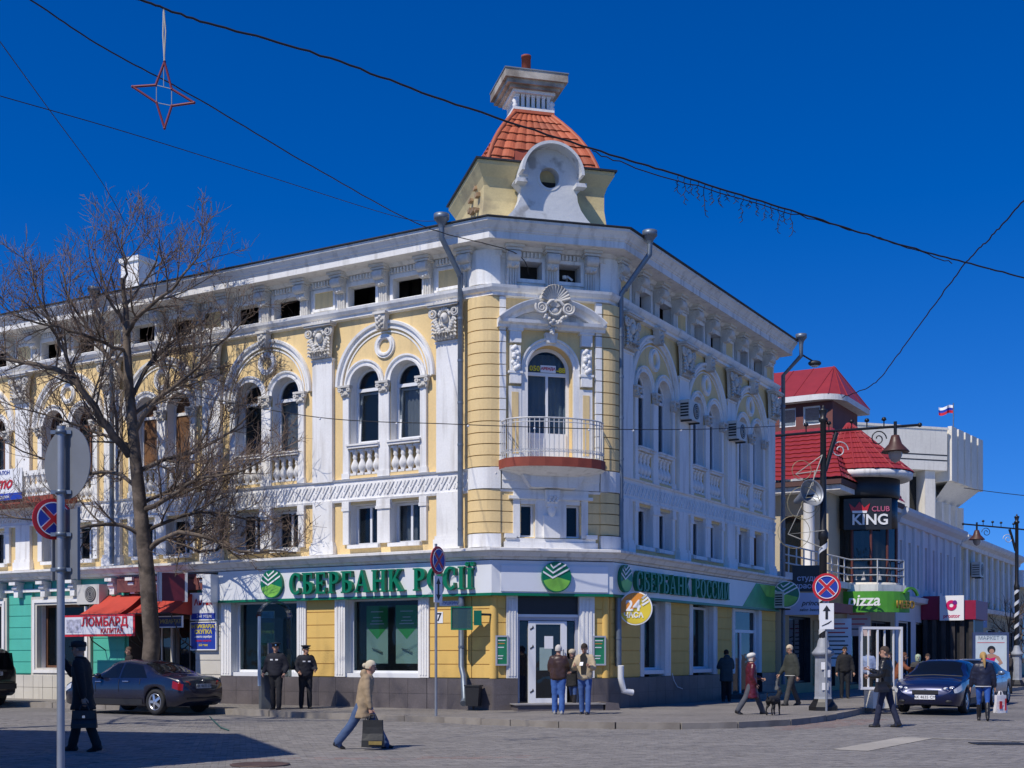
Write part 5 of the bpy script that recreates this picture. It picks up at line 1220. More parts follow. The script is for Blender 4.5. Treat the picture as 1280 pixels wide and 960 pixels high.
# shop signs in front of the club
def frontsign(t, v, z, w_, h, base, label, lines, rz=-70, d=.12, name='shop_sign', cat='sign', hoopm=None):
    M = FR @ T3((t,-v,z)) @ RZ(rz); o = empty(name, M @ Vector((0,0,-h/2)), label, cat)
    b = MB(M); b.box((-w_/2,-d/2,-h/2),(w_/2,d/2,h/2), base); b.build('box', o)
    for (tx, s_, dx, dz, mm, sh) in lines: text(tx, s_, M @ T3((dx,-d/2-.006,dz)), o, mm, extr=.003, off=s_*.015, shear=sh)
    b = MB(M); b.tube([(-w_/2,0,0),(-w_/2-.5,0,0)], .03, 6, darkmetal); b.build('bracket', o)
    return o, M
lil = mat('sign_lilac',(0.50,0.52,0.66),0.5,0.04)
frontsign(15.2, .75, 4.35, 1.15, .95, blackpaint, 'black beauty studio box sign with grey lettering', (('студия',.27,.05,.0,lil,0),('красоты',.27,.05,-.28,lil,0)))
frontsign(15.0, .62, 3.42, 1.35, .80, lil, 'pale lilac salon box sign under the black studio sign', (('prince',.26,.28,.02,blackpaint,.3),('salon beauty',.15,.25,-.22,blackpaint,.3)))
pg = mat('pizza_green',(0.09,0.34,0.03),0.4,0.08)
MP = TT @ T3((0,0,3.75)); po = empty('pizza_sign', TT @ Vector((0,-2.2,3.3)), 'bright green pizza fascia sign below the round turret balcony', 'sign')
a0 = vdir-R(62); a1 = vdir+R(52); b = MB(MP); N = 14
vs = [(2.25*math.cos(a0+(a1-a0)*k/N),2.25*math.sin(a0+(a1-a0)*k/N),z) for z in (-.42,.45) for k in range(N+1)]+[(2.05*math.cos(a0+(a1-a0)*k/N),2.05*math.sin(a0+(a1-a0)*k/N),z) for z in (-.42,.45) for k in range(N+1)]
n = N+1; b.add(vs, [(k,k+1,n+k+1,n+k) for k in range(N)]+[(2*n+k,2*n+k+1,3*n+k+1,3*n+k) for k in range(N)]+[(k,k+1,2*n+k+1,2*n+k) for k in range(N)]+[(n+k,n+k+1,3*n+k+1,3*n+k) for k in range(N)], pg); b.build('fascia', po)
aT = vdir-R(12); MT = MP @ T3((2.28*math.cos(aT),2.28*math.sin(aT),.05)) @ Matrix.Rotation(aT+R(90), 4, 'Z')
text('pizza', .66, MT @ T3((.26,-.10,0)), po, printw, extr=.01, off=.012, shear=.15)
aT = vdir+R(42); MT = MP @ T3((2.30*math.cos(aT),2.30*math.sin(aT),-.12)) @ Matrix.Rotation(aT+R(90), 4, 'Z')
text('НЕБО', .42, MT @ T3((0,-.02,0)), po, mat('letter_gold',(0.45,0.26,0.05),0.4,metal=.4), extr=.03, off=.012)
b = MB(MT); b.ring(.35,.25,.42,.52,-.05,.05, pg, 20, 150, 14); b.build('swoosh', po)
def board(t, v, z, w_, h, label, base, rows, rz=-70):
    M = FR @ T3((t,-v,z)) @ RZ(rz); o = empty('notice_panel', M @ Vector((0,0,0)), label, 'notice')
    b = MB(M); b.box((-w_/2,-.02,0),(w_/2,.02,h), base); b.build('panel', o)
    for k in range(rows): b = MB(M); b.box((-w_*.4,-.03,h*(.9-.8*k/rows)-.05),(w_*(.25+.12*(k%2)),-.022,h*(.9-.8*k/rows)), red if k < 3 else blackpaint); b.build('print_line', o)
board(19.6, .6, 1.1, 1.0, 1.9, 'tall pale menu board standing behind the lamp post', printw, 9)
board(22.9, .5, 2.35, .95, 1.05, 'white and red workshop notice on the ochre wall', mat('notice_pink',(0.55,0.42,0.40),0.6), 4)
M = FR @ T3((18.6,-.5,3.2)); o = empty('door_canopy', M @ Vector((0,0,0)), 'small dark red canopy over the ochre shop door', 'canopy'); b = MB(M); b.prism([(-1.0,0),(1.6,0),(1.6,.35),(-1.0,.35)], -.5, .5, mat('dark_red',(0.25,0.015,0.02),0.5)); b.build('cover', o)
# showcase mannequins and goods read as dark display behind the studio glass
# ---- pale building and yellow building further along
def rowhouse(t0, t1, h, name, label, wm, nwin, trim, v=0.0):
    o = empty(name, RW(t0,v,0), label, 'building'); b = MB(FR); d = (t1-t0)/nwin
    ops = [(t0+d*(k+.5),d*.42,4.9,7.1,False,.2,trim) for k in range(nwin)]+[(t0+2*d*(k+.5),2*d*.7,.4,3.2,False,.3,darkmetal) for k in range(nwin//2)]
    wall_panel(b, t0, t1, .05, h-.3, ops, wm, -v); reveals(b, ops, -v); b.add([(t0,-v,.05),(t0,8,.05),(t0,8,h-.3),(t0,-v,h-.3)], [(0,1,2,3)], wm); b.add([(t1,-v,.05),(t1,8,.05),(t1,8,h-.3),(t1,-v,h-.3)], [(0,1,2,3)], wm); b.build('wall', o)
    for q in ops: window(FR, q[0], q[1], q[2], q[3], False, y=.15-v, t=.07, gm=glassd, parent=o, mull=(q[2] > 4))
    for k in range(nwin+1): x = t0+d*k; b = MB(FR); b.box((max(t0,x-d*.14),-v-.12,4.5),(min(t1,x+d*.14),-v,h-.7), trim); b.build('pilaster', o)
    b = MB(FR); swp(b, [(v,h-.72),(v+.2,h-.72),(v+.25,h-.5),(v+.5,h-.35),(v+.6,h-.2),(v+.6,h-.05),(v,h)], t0, t1, trim); b.build('cornice', o)
    b = MB(FR); swp(b, [(v,4.1),(v+.35,4.15),(v+.4,4.4),(v,4.5)], t0, t1, trim); b.build('ledge', o)
    b = MB(FR); b.add([(t0,-v-.5,h),(t1,-v-.5,h),(t1,6,h+1.3),(t0,6,h+1.3)], [(0,1,2,3)], roofm); b.build('roof', o)
    return o
palew = mat('pale_blue_white',(0.62,0.63,0.66),0.8,0.05,1.0,dirt=.25,dirtcol=(.4,.4,.4),streak=True); paley = mat('pale_ochre',(0.52,0.44,0.28),0.85,0.06,1.0,dirt=.25,dirtcol=(.35,.3,.2),streak=True)
rowhouse(31.2, 45.4, 8.6, 'white_building', 'two storey white pilastered building past the club turret', palew, 8, palew)
rh = rowhouse(45.6, 66, 8.5, 'ochre_building', 'low pale ochre two storey building at the street end', paley, 10, whitec)
b = MB(FR); b.prism([(66.2,.05),(90,.05),(90,6.4),(66.2,6.4)], 0, 8, paley); 
o = empty('street_end_house', RW(66.2,0,0), 'low white roofed house at the far end of the street', 'building'); b.build('wall', o)
b = MB(FR); b.prism([(66.1,6.41),(90.2,6.41),(90,7.4),(66.2,7.6)], -.4, 8.2, printw); b.build('roof', o)
for k in range(5): b = MB(FR); b.box((68+4.4*k,-.05,1.0),(70.4+4.4*k,-.002,4.6), glassd); b.build('window', o)
aircon(FR @ T3((49.5,-.1,6.2)), 'grey air conditioner on the pale ochre wall', (1.0,.5,.9))
# shop portal
PT = FR @ T3((36.3,0,0)) @ RZ(-90)     # faces back along the street; x = outwards from the wall
o = empty('shop_portal', FR @ Vector((36.3,-1.2,0)), 'black and magenta projecting shop portal with white square sign', 'shop front')
mag = mat('magenta',(0.26,0.008,0.045),0.45,0.08); magl = mat('magenta_light',(0.62,0.01,0.12),0.4,0.05)
b = MB(PT); b.box((0.02,0,3.35),(1.0,3.2,4.55), mag); b.box((1.0,.004,3.35),(2.7,3.2,4.3), mag); b.build('fascia', o)
b = MB(PT); b.box((.05,.35,.05),(2.5,3.1,3.34), blackpaint); b.build('core', o)
for k in range(6): b = MB(PT); b.box((.1+.45*k,.1,.05),(.32+.45*k,.34,3.34), mat('portal_column',(0.05,0.045,0.045),0.3,0.3,2)); b.build('column', o)
b = MB(PT); b.box((.98,-.14,3.30),(2.15,-.02,4.55), printw); b.build('square_sign', o)
b = MB(PT); b.ring(1.55,4.06,.10,.26,-.165,-.145, magl, n=24); b.build('ring_logo', o); b = MB(PT); b.ring(1.72,4.2,.001,.11,-.175,-.168, mat('violet',(0.18,0.02,0.22),0.4), n=14); b.build('dot_logo', o)
text('prostor', .26, PT @ T3((1.56,-.15,3.52)), o, magl, extr=.004, off=.004)
M = FR @ T3((47,-.35,3.55)) @ RZ(-60); o = empty('blue_sign', M @ Vector((0,0,0)), 'pale blue wall sign beyond the magenta portal', 'sign'); b = MB(M); b.box((-1.0,-.1,-.4),(1.0,.1,.5), mat('sky_sign',(0.30,0.38,0.55),0.5,.1)); b.build('box', o); text('ОПТИКА', .42, M @ T3((0,-.11,.05)), o, printw, extr=.004)
M = FR @ T3((44,-.1,2.5)); o = empty('striped_awning', M @ Vector((0,-1,0)), 'cream and brown striped awning beside the poster lightbox', 'awning')
for k in range(10): b = MB(M); b.add([(.4*k,0,.75),(.4*k+.4,0,.75),(.4*k+.4,-1.3,0),(.4*k,-1.3,0)], [(0,1,2,3)], mat('stripe_a',(0.5,0.45,0.36),0.8) if k % 2 else mat('stripe_b',(0.2,0.15,0.1),0.8)); b.build('stripe', o)
# ---- concrete block far behind
d1 = Vector((math.cos(R(17)),math.sin(R(17)))); d2_ = Vector((math.cos(R(54)),math.sin(R(54))))
Bp = Vector((37.4,110.0)); F1 = frame(Bp-d1*26, d1); F2 = frame(Bp+d1*.8, d2_)
ob = empty('concrete_building', (Bp.x,Bp.y,0), 'tall pale concrete modernist building with finned overhanging upper block', 'building')
def pbox(F, a, c, nm, m=concrete): b = MB(F); b.box(a, c, m); return b.build(nm, ob)
pbox(F1, (0,0,17.4), (26,14,20.9), 'upper_block'); pbox(F1, (-.1,-.06,20.9), (26.1,14,21.1), 'coping'); 
for zz in (18.2,18.65): pbox(F1, (0,-.012,zz), (26,.0,zz+.10), 'groove', darkmetal)
pbox(F1, (0,1.6,0), (26,14,17.38), 'lower_wall')
for k in range(10): x = 24.0-2.55*k; pbox(F1, (x,.3,0), (x+1.0,1.6,17.39), 'fin'); pbox(F1, (x-1.5,1.5,13.9), (x-.05,1.58,17.0), 'window', glassd); pbox(F1, (x-1.5,1.5,8.6), (x-.05,1.58,12.6), 'window', glassd); pbox(F1, (x-1.52,1.2,12.7), (x-.02,1.595,13.8), 'spandrel')
pbox(F2, (0,.6,16.6), (9.0,10,21.0), 'stair_block'); pbox(F2, (1.4,2.2,0), (8.2,10,16.0), 'stair_shaft')
b = MB(F2); b.add([(0,.6,16.6),(9,.6,16.6),(8.2,2.2,15.2),(1.4,2.2,15.2)], [(0,1,2,3)], concrete); b.build('stair_slope', ob)
for k in range(5): pbox(F2, (-.1+1.95*k,.25,16.6), (1.35+1.95*k,.598,21.3), 'fin')
for k in range(4): pbox(F2, (1.5+1.9*k,1.6,0), (2.1+1.9*k,2.19,15.0), 'fin')
fo = empty('flag', (Bp.x+.2,Bp.y+6,21), 'white blue and red flag on a pole above the concrete building', 'flag')
b = MB(); b.tube([(Bp.x+2.6,Bp.y+6,21),(Bp.x+2.6,Bp.y+6,24.4)], .05, 6, zinc); b.build('pole', fo)
for k, mm in enumerate((printw, blue, red)):
    b = MB(); N = 8; vs = []
    for e in (0,1):
        for q in range(N+1): vs.append((Bp.x+2.6-1.3*q/N, Bp.y+6+.18*math.sin(q*1.1), 24.2-.24*(k+e)+.10*math.sin(q*.8)-.02*q))
    n = N+1; b.add(vs, [(q,q+1,n+q+1,n+q) for q in range(N)], mm); b.build('stripe', fo)
# ---- building to the left of the view, whose shadow lies on the road
sb = empty('shade_building', (-14,16,0), 'plain plastered house standing left of the road', 'building'); hz = 10.0
cs = Vector((math.cos(SUN_TH), math.sin(SUN_TH)))*hz/math.tan(SUN_EL)
A = at(372,943).to_2d()-cs; B = at(300,917).to_2d()-cs; C_ = at(-10,912).to_2d()-cs; D_ = C_+(A-B)*1.2+Vector((-4,-2)); E_ = A+Vector((-3,-4))
pl = [A,B,C_,D_,E_]; n = 5; b = MB(); b.add([(p.x,p.y,0) for p in pl]+[(p.x,p.y,hz) for p in pl], [(i,(i+1)%n,n+(i+1)%n,n+i) for i in range(n)]+[tuple(range(n,2*n))], beige); b.build('wall', sb)
Fb = frame(B, (A-B)); 
for k in range(2):
    for zz in (1.2,4.2,7.2): b = MB(frame(A, (B-A))); b.box((.8+2.4*k,-.04,zz),(1.9+2.4*k,-.003,zz+1.7), glassd); b.build('window', sb)
# ================================================================ STREET FURNITURE
greyp = mat('galvanised', (0.30,0.32,0.35), 0.5, 0.08, 6, metal=.5); 
def disc(M, r, y0, y1, m, nm, p, n=36): b = MB(M); b.ring(0,0,.0005,r,y0,y1, m, n=n); return b.build(nm, p)
def no_stop(M, r, p):
    disc(M, r, -.004, .012, red, 'sign_disc', p); disc(M, r*.80, -.010, -.006, blue, 'blue_disc', p)
    b = MB(M); b.ring(0,0,r*.775,r*.825,-.030,-.026, printw, n=36); b.build('white_ring', p)
    for a in (45,-45):
        T = M @ RY(a); b = MB(T); e = .012 if a > 0 else .014
        b.box((-r*.79,-.0145-e*.1,-r*.135),(r*.79,-.0105-e*.1,r*.135), printw); b.build('cross_edge', p)
        b = MB(T); b.box((-r*.80,-.0235-e*.1,-r*.10),(r*.80,-.0195-e*.1,r*.10), red); b.build('cross_bar', p)
def arrow(M, w_, h, p, both=True):
    b = MB(M); b.box((-w_/2,-.006,-h/2),(w_/2,.010,h/2), printw); b.build('arrow_plate', p)
    b = MB(M); a = w_*.18; pts = [(-a*.5,-h*.2 if both else -h*.12),(-a*.5,h*.2),(-a*1.5,h*.2),(0,h*.42),(a*1.5,h*.2),(a*.5,h*.2),(a*.5,-h*.2 if both else -h*.12)]
    if both: pts += [(a*1.5,-h*.2),(0,-h*.42),(-a*1.5,-h*.2)]
    b.prism(pts, -.014, -.008, blackpaint); b.build('arrow', p)
def pole(M, h, r, m, nm, p): b = MB(M); b.tube([(0,0,0),(0,0,h)], r, 12, m); return b.build(nm, p)
# no-stopping sign at the kerb by the lamp post
P = at(1033,889,KW); M = T3(P) @ RZ(-8); o = empty('no_stopping_sign', P, 'bright no stopping sign with arrow plate on a pole before the lamp post', 'road sign')
pole(M, 3.15, .03, greyp, 'pole', o); Z = 1.55+(819-740)/1600*P.y; no_stop(M @ T3((0,-.06,Z)), .355, o); arrow(M @ T3((0,-.06,Z-.74)), .36, .66, o, False)
b = MB(M @ T3((0,-.06,Z-.74))); b.prism([(-.12,-.26),(.05,-.19),(.12,-.13),(.12,-.11),(.03,-.165),(-.12,-.24)], -.014, -.008, blackpaint); b.build('tow_mark', o)
P = at(545,895,KW); M = T3(P) @ RZ(62); o = empty('no_stopping_sign', P, 'faded no stopping sign turned aside on a pole before the bank sign lettering', 'road sign')
pole(M, 4.05, .032, greyp, 'pole', o); Z = 1.55+(819-707)/1600*P.y; no_stop(M @ T3((0,-.06,Z)), .33, o); arrow(M @ T3((0,-.06,Z-.68)), .36, .62, o)
# near pole on the left, seen from behind
Y = 12.4; P = Vector(((76-640)/1600*Y, Y, 0)); M = T3(P) @ RZ(180-34); o = empty('sign_post', P, 'tall grey road sign post with round and rectangular signs seen from behind', 'road sign')
zt = 1.55+(819-533)/1600*Y; pole(T3(P), zt, .038, greyp, 'pole', o); dark = mat('sign_back',(0.20,0.215,0.24),0.55,0.06,4,metal=.3)
disc(M @ T3((0,-.07,1.55+(819-578)/1600*Y)), .35, -.01, .0, dark, 'round_sign', o)
b = MB(M @ T3((0,-.07,1.55+(819-680)/1600*Y))); b.box((-.19,-.01,-.34),(.19,0,.34), dark); b.box((-.20,-.0,-.35),(-.185,.03,.35), dark); b.box((.185,-.0,-.35),(.20,.03,.35), dark); b.build('rectangular_sign', o)
for z in (615,712,540,668): b = MB(T3((P.x,P.y,1.55+(819-z)/1600*Y))); b.lathe([(.045,-.02),(.05,-.02),(.05,.02),(.045,.02)], n=12, m=zinc); b.box((-.10,-.0,-.018),(.10,.03,.018), zinc); b.build('clamp', o)
no_stop(T3(P) @ RZ(40) @ T3((-.03,.12,1.55+(819-648)/1600*Y)) , .20, o)
# lamp posts
postm = mat('lamp_black',(0.02,0.02,0.022),0.4,0.2,4,metal=.3); tape = mat('tape_white',(0.60,0.62,0.66),0.6,0.1); basem = mat('lamp_base_grey',(0.30,0.32,0.36),0.6,0.15,3,dirt=.5,dirtcol=(.06,.06,.06))
bronze = mat('lantern_bronze',(0.07,0.028,0.022),0.45,0.15); gold = mat('garland_wire',(0.30,0.26,0.15),0.5,0.2)
def lamp_post(P, label, rz, full):
    o = empty('lamp_post', P, label, 'street lamp', 'ornate black lamp posts'); T = T3(P) @ RZ(rz)
    b = MB(T); b.lathe([(.38,0),(.38,.10),(.29,.22),(.25,.30)], n=8, m=postm, smooth=False); b.build('foot', o)
    b = MB(T); b.lathe([(.24,.30),(.225,.36),(.21,1.36),(.225,1.40)], n=8, m=basem, smooth=False); b.build('pedestal', o)
    b = MB(T); b.lathe([(.22,1.40),(.29,1.44),(.30,1.50),(.27,1.53),(.17,1.66),(.14,1.80),(.10,1.88)], n=8, m=basem); b.build('pedestal_cap', o)
    b = MB(T); b.lathe([(.10,1.86),(.095,4.4),(.13,4.45),(.13,4.6),(.085,4.7),(.075,7.45),(.12,7.5),(.12,7.55),(.07,7.6),(.11,7.75),(.12,7.78),(.04,7.82),(.02,7.9)], n=14, m=postm); b.build('shaft', o)
    if full:
        for (z0, z1, q) in ((1.92,2.2,0),(2.3,2.6,0),(2.75,3.0,0),(4.0,4.3,0)):
            b = MB(T); N = 10; vs = []
            for k in range(N+1):
                a = R(150+240*k/N); z = z0+(z1-z0)*k/N; vs += [(.112*math.cos(a),.112*math.sin(a),z),(.112*math.cos(a),.112*math.sin(a),z+.14)]
            b.add(vs, [(2*k,2*k+2,2*k+3,2*k+1) for k in range(N)], tape); b.build('tape', o)
        for (z, a) in ((.62,-95),(.95,-80),(1.15,-100),(2.72,-90)): b = MB(T @ T3((.225*math.cos(R(a)),.225*math.sin(R(a)),z)) @ RZ(a+90)); b.box((-.08,-.01,-.09),(.08,.0,.1), printw); b.build('sticker', o)
    else:
        b = MB(T); N = 60; vs = []
        for k in range(N+1): a = R(30*k); z = 2.1+2.6*k/N; vs += [(.115*math.cos(a),.115*math.sin(a),z),(.115*math.cos(a),.115*math.sin(a),z+.16)]
        b.add(vs, [(2*k,2*k+2,2*k+3,2*k+1) for k in range(N)], tape); b.build('tape', o)
    b = MB(T); b.tube([(-1.25,0,7.1),(0,0,7.22),(2.55,0,7.42)], .035, 8, postm); b.ball((2.55,0,7.42), .06, postm); b.build('arm', o)
    for x in (-.45,.15,.75,1.15,1.6): b = MB(T @ T3((x,0,7.25+.08*x))); b.tube([(0,0,0),(0,0,.14)], .016, 6, postm); b.lathe([(0,.12),(.07,.16),(.05,.22),(0,.24)], n=8, m=postm); b.build('finial', o)
    for (cx, cz, r) in ((.42,6.75,.24),(1.45,7.05,.22)):
        b = MB(T); b.tube([(cx+(r*(1-k/34))*math.cos(R(k*20)),0,cz+(r*(1-k/34))*math.sin(R(k*20))) for k in range(28)], .016, 6, postm if cx > 1 else railm); b.build('scroll', o)
    b = MB(T); b.tube([(.05,0,6.2),(.25,0,6.9),(.35,0,7.2)], .06, 8, postm); b.build('brace', o)
    L = T @ T3((1.9,0,7.34)); b = MB(L); b.tube([(0,0,.16),(0,0,-.22)], .045, 8, postm); b.lathe([(.0,-.18),(.10,-.20),(.13,-.30),(.17,-.42),(.34,-.60),(.36,-.64),(.18,-.62)], n=18, m=bronze); la = b.build('lantern', o)
    b = MB(L); b.lathe([(.18,-.63),(.17,-.74),(.11,-.86),(.0,-.92)], n=16, m=mat('lantern_glass',(0.35,0.30,0.28),0.15,0.1)); b.build('globe', la)
    return o, T
P = at(1029,888,KW); lo, T = lamp_post(P, 'black ornate lamp post with flyposted base beside the no stopping sign', 3, True)
lamp_post(at(1271,858,KW), 'black lamp post wound with white spiral tape past the parked cars', 185, False)
# light star frame and loudspeaker tied to the lamp post
o = empty('light_star', T @ Vector((-.6,0,5.2)), 'wire star and ring light decoration tied to the lamp post', 'decoration')
b = MB(T)
for pts in ([(-.05,-.1,6.6),(-.75,-.1,6.1),(-.3,-.1,5.8),(-.25,-.1,6.2)],[(-.05,-.1,6.6),(-.35,-.1,5.8),(-.95,-.1,4.55),(.0,-.1,4.65)],[(-.95,-.1,4.55),(-.05,-.1,4.2)],[(-.75,-.1,6.1),(-.1,-.1,6.2)]): b.tube(pts, .014, 6, mat('star_wire',(0.42,0.40,0.34),0.5))
b.build('star', o)
for (cx, cz, r) in ((-.55,5.35,.42),(-.80,4.6,.42),(-.40,5.3,.2),(-.6,6.2,.25)):
    b = MB(T); b.tube([(cx+r*math.cos(R(k*15)),-.12,cz+r*math.sin(R(k*15))) for k in range(25)], .009, 5, gold); b.build('ring', o)
o = empty('loudspeaker', T @ Vector((-.5,0,5.5)), 'grey horn loudspeaker mounted high on the lamp post', 'loudspeaker')
Ls = T @ T3((-.45,.05,5.55)) @ RZ(20) @ RX(78); b = MB(Ls); b.lathe([(.06,-.45),(.10,-.3),(.16,-.05),(.34,.28),(.36,.30),(.30,.22),(.05,.0)], n=20, m=greyp); b.build('horn', o); b = MB(T); b.tube([(-.45,.05,5.55),(0,0,5.6)], .03, 6, postm); b.build('bracket', o)
# empty white display frame on a grey block
P = at(1101,885,KW); T = T3(P) @ RZ(12); o = empty('display_frame', P, 'empty white display frame on a grey block by the kerb', 'display stand')
b = MB(T); b.box((-.36,-.25,0),(.28,.25,.47), concrete); b.build('block', o)
whitef = mat('frame_white',(0.75,0.75,0.75),0.5,0.05)
for bx in (((-.62,-.06,.50),(-.56,.06,2.20)),((.56,-.06,.50),(.62,.06,2.20)),((-.56,-.055,2.13),(.56,.055,2.20)),((-.56,-.055,.50),(.56,.055,.57)),((-.40,-.04,.57),(-.36,.0,2.12)),((-.14,-.05,.57),(-.09,.0,2.12)),((.10,.0,1.5),(.14,.05,2.12)),((.36,.0,.57),(.40,.04,2.12)),((-.16,-.04,1.0),(-.06,.0,1.06))): b = MB(T); b.box(*bx, whitef); b.build('bar', o)
# poster lightbox
Y = 49; P = Vector(((1238-640)/1600*Y, Y, 0)); T = T3(P) @ RZ(-8); o = empty('poster_lightbox', P, 'standing street lightbox with a pale fashion poster behind the parked cars', 'lightbox')
b = MB(T); b.box((-.10,-.1,0),(.10,.1,.62), zinc); b.build('stand', o); b = MB(T); hoop(b, 0, 1.32, .60, 2.42, False, .08, -.1, .1, mat('frame_blue',(0.05,0.07,0.16),0.4)); b.build('frame', o)
b = MB(T); b.box((-.58,-.07,.68),(.58,.07,2.34), mat('poster_bg',(0.55,0.62,0.66),0.5,0.05)); b.build('sheet', o)
text('МАРКЕТ 9', .19, T @ T3((0,-.076,2.2)), o, mat('print_grey',(0.2,0.25,0.3),0.5), extr=.002); b = MB(T); b.box((-.5,-.076,2.02),(.5,-.072,2.04), red); b.build('print_line', o)
for nm, pts, mm in (('print_dress',[(-.16,.70),(.24,.70),(.16,1.05),(.10,1.2),(.20,1.48),(-.02,1.42),(-.20,1.48),(-.10,1.2),(-.20,1.0)],magl),('print_body',[(-.36,1.1),(-.28,1.5),(-.06,1.6),(.12,1.6),(.32,1.5),(.46,1.25),(.26,1.12),(.22,1.18),(.33,1.28),(.20,1.44),(-.20,1.44),(-.30,1.2)],skin)): b = MB(T); b.prism([(p[0]-.02,p[1]) for p in pts], -.082 if nm == 'print_dress' else -.077, -.073, mm); b.build(nm, o)
b = MB(T); b.ring(.02,1.76,.001,.15,-.0765,-.073, blackpaint, n=18); b.ring(.03,1.70,.001,.09,-.081,-.0775, skin, n=16); b.build('print_head', o)
# phone booth
P = at(341,886,KW); T = T3(P) @ RZ(24); o = empty('phone_booth', P, 'open telephone booth with blue side panel behind the policemen', 'phone booth')
bl = mat('booth_blue',(0.25,0.33,0.45),0.5,0.12,5)
b = MB(T); b.box((-.34,-.15,0),(-.06,.15,.9), mat('booth_grey',(0.10,0.11,0.12),0.6,.15)); b.build('pedestal', o); b = MB(T); b.box((-.46,-.42,.62),(-.42,-.24,2.45), bl); b.build('side_panel', o)
b = MB(T); b.box((-.40,.0,.85),(.40,.03,2.42), glassmat('booth_glass',(0.7,0.75,0.75),.55)); b.build('back_panel', o); b = MB(T); b.box((.38,-.4,.85),(.41,.03,2.42), MATS['booth_glass']); b.build('side_pane', o)
b = MB(T); b.ring(0,2.42,.40,.44,-.42,.03, MATS['booth_glass'], 0, 180, 18); b.build('hood', o); b = MB(T); b.box((-.14,-.14,1.25),(.14,-.003,1.75), mat('phone_grey',(0.2,0.22,0.25),0.4)); b.build('telephone', o)
# ================================================================ WIRES
def wire(name, pts, r, label, n=6, jit=.0, cat='wire', group='overhead wires', m=None):
    pts = [Vector(p) for p in pts]; q = []
    for i in range(len(pts)-1):
        p0, a, c, p3 = pts[max(i-1,0)], pts[i], pts[i+1], pts[min(i+2,len(pts)-1)]
        for k in range(12):
            t = k/12; q.append(0.5*((2*a)+(c-p0)*t+(2*p0-5*a+4*c-p3)*t*t+(3*a-p0-3*c+p3)*t**3))
    q.append(pts[-1])
    if jit: q = [p+Vector((0,0,rnd.uniform(-jit,jit))) for p in q]
    b = MB(); b.tube(q, r, 5, m or cableM); o = b.build(name); return tag(o, label, cat, group), q
def seg(pl, Y0, Y1):   # points along a cable whose depth runs evenly from Y0 to Y1
    n = len(pl); x0, x1 = pl[0][0], pl[-1][0]
    out_ = []
    for (x, y) in pl:
        f = (x-x0)/(x1-x0); iY = (1-f)/Y0+f/Y1; out_.append(atY(x, y, 1/iY))
    return out_
main = seg([(-60,-62),(60,-30),(175,0),(250,26),(400,69),(555,125),(740,186),(848,219),(1000,267),(1100,298),(1190,324),(1290,350),(1420,392)], 16.5, 29)
_, q1 = wire('cable', main, .017, 'thick black cable crossing the sky with light garland hanging from it', jit=.012)
wire('cable', [p+Vector((0,0,-.05-.05*math.sin(i*1.7))) for i, p in enumerate(main[6:11])], .010, 'thin slack cable twisted along the thick garland cable', jit=.025)
wire('cable', seg([(-40,-45),(38,0),(130,60),(250,125),(390,208),(530,283)], 17, 31)+[CWp(.4,.5,11.9), CWp(.95,.05,11.5)], .012, 'black cable running down from the top left to the corner attic', jit=.006)
wire('cable', seg([(-40,-5),(0,52),(60,135),(130,232),(165,300)], 22, 39)+[LW(14.2,-1.0,14.0)], .010, 'steep thin cable dropping into the bare tree')
wire('cable', seg([(-60,102),(0,120),(160,166),(330,219),(500,272)], 19, 33)+[LW(.9,1.0,12.7)], .008, 'thin cable slanting to the corner hopper above the left roof')
wire('cable', seg([(1620,-110),(1450,75),(1330,200),(1280,250),(1240,295),(1208,328),(1170,378),(1125,440),(1092,480)], 19, 56)+[FPv @ Vector((9.05,.3,12.75))], .022, 'knotted cable rising to the right from the red pavilion roof', jit=.03)
sL = [atY(215,490,31.6), atY(400,522,31.4), atY(560,530,31.2), atY(700,535,31.6), atY(800,537,33), atY(900,536,37), RW(R_END,.3,1.55+(819-532)/1600*45.5)]
_, q2 = wire('light_string', sL, .011, 'string of small bulbs stretched across the balcony from tree to far corner', cat='lights', group=None)
bm_ = MB(); bm_.ball((0,0,-.03), .03, printw, 6, 4); bm_ = bm_.mesh('bulb')
for k in range(5, len(q2), 7): inst('bulb', bm_, T3(q2[k]), bpy.data.objects['light_string'])
wire('cable', [atY(1205,610,75), atY(1250,616,70), atY(1340,626,62)], .02, 'far cable at the right beside the concrete building')
# garland of drooping twig lights
o = empty('light_garland', q1[90], 'drooping twig light garland hanging from the thick cable', 'decoration')
r_ = random.Random(4); hang = [p for p in q1 if 845 < 640+1600*p.x/p.y < 1000]; 
for k in range(17):
    f = k/16*(len(hang)-1); p = hang[int(f)].lerp(hang[min(int(f)+1,len(hang)-1)], f-int(f)); L = r_.choice((.15,.3,.45,.55,.25)); b = MB(); pts = [p]
    for e in range(1, 7): pts.append(p+Vector((r_.uniform(-.03,.03), r_.uniform(-.02,.02), -L*e/6)))
    b.tube(pts, .007, 4, cableM)
    for e in range(2, 7): b.tube([pts[e], pts[e]+Vector((r_.choice((-1,1))*.05,0,-.04))], .006, 4, cableM)
    b.build('strand', o)
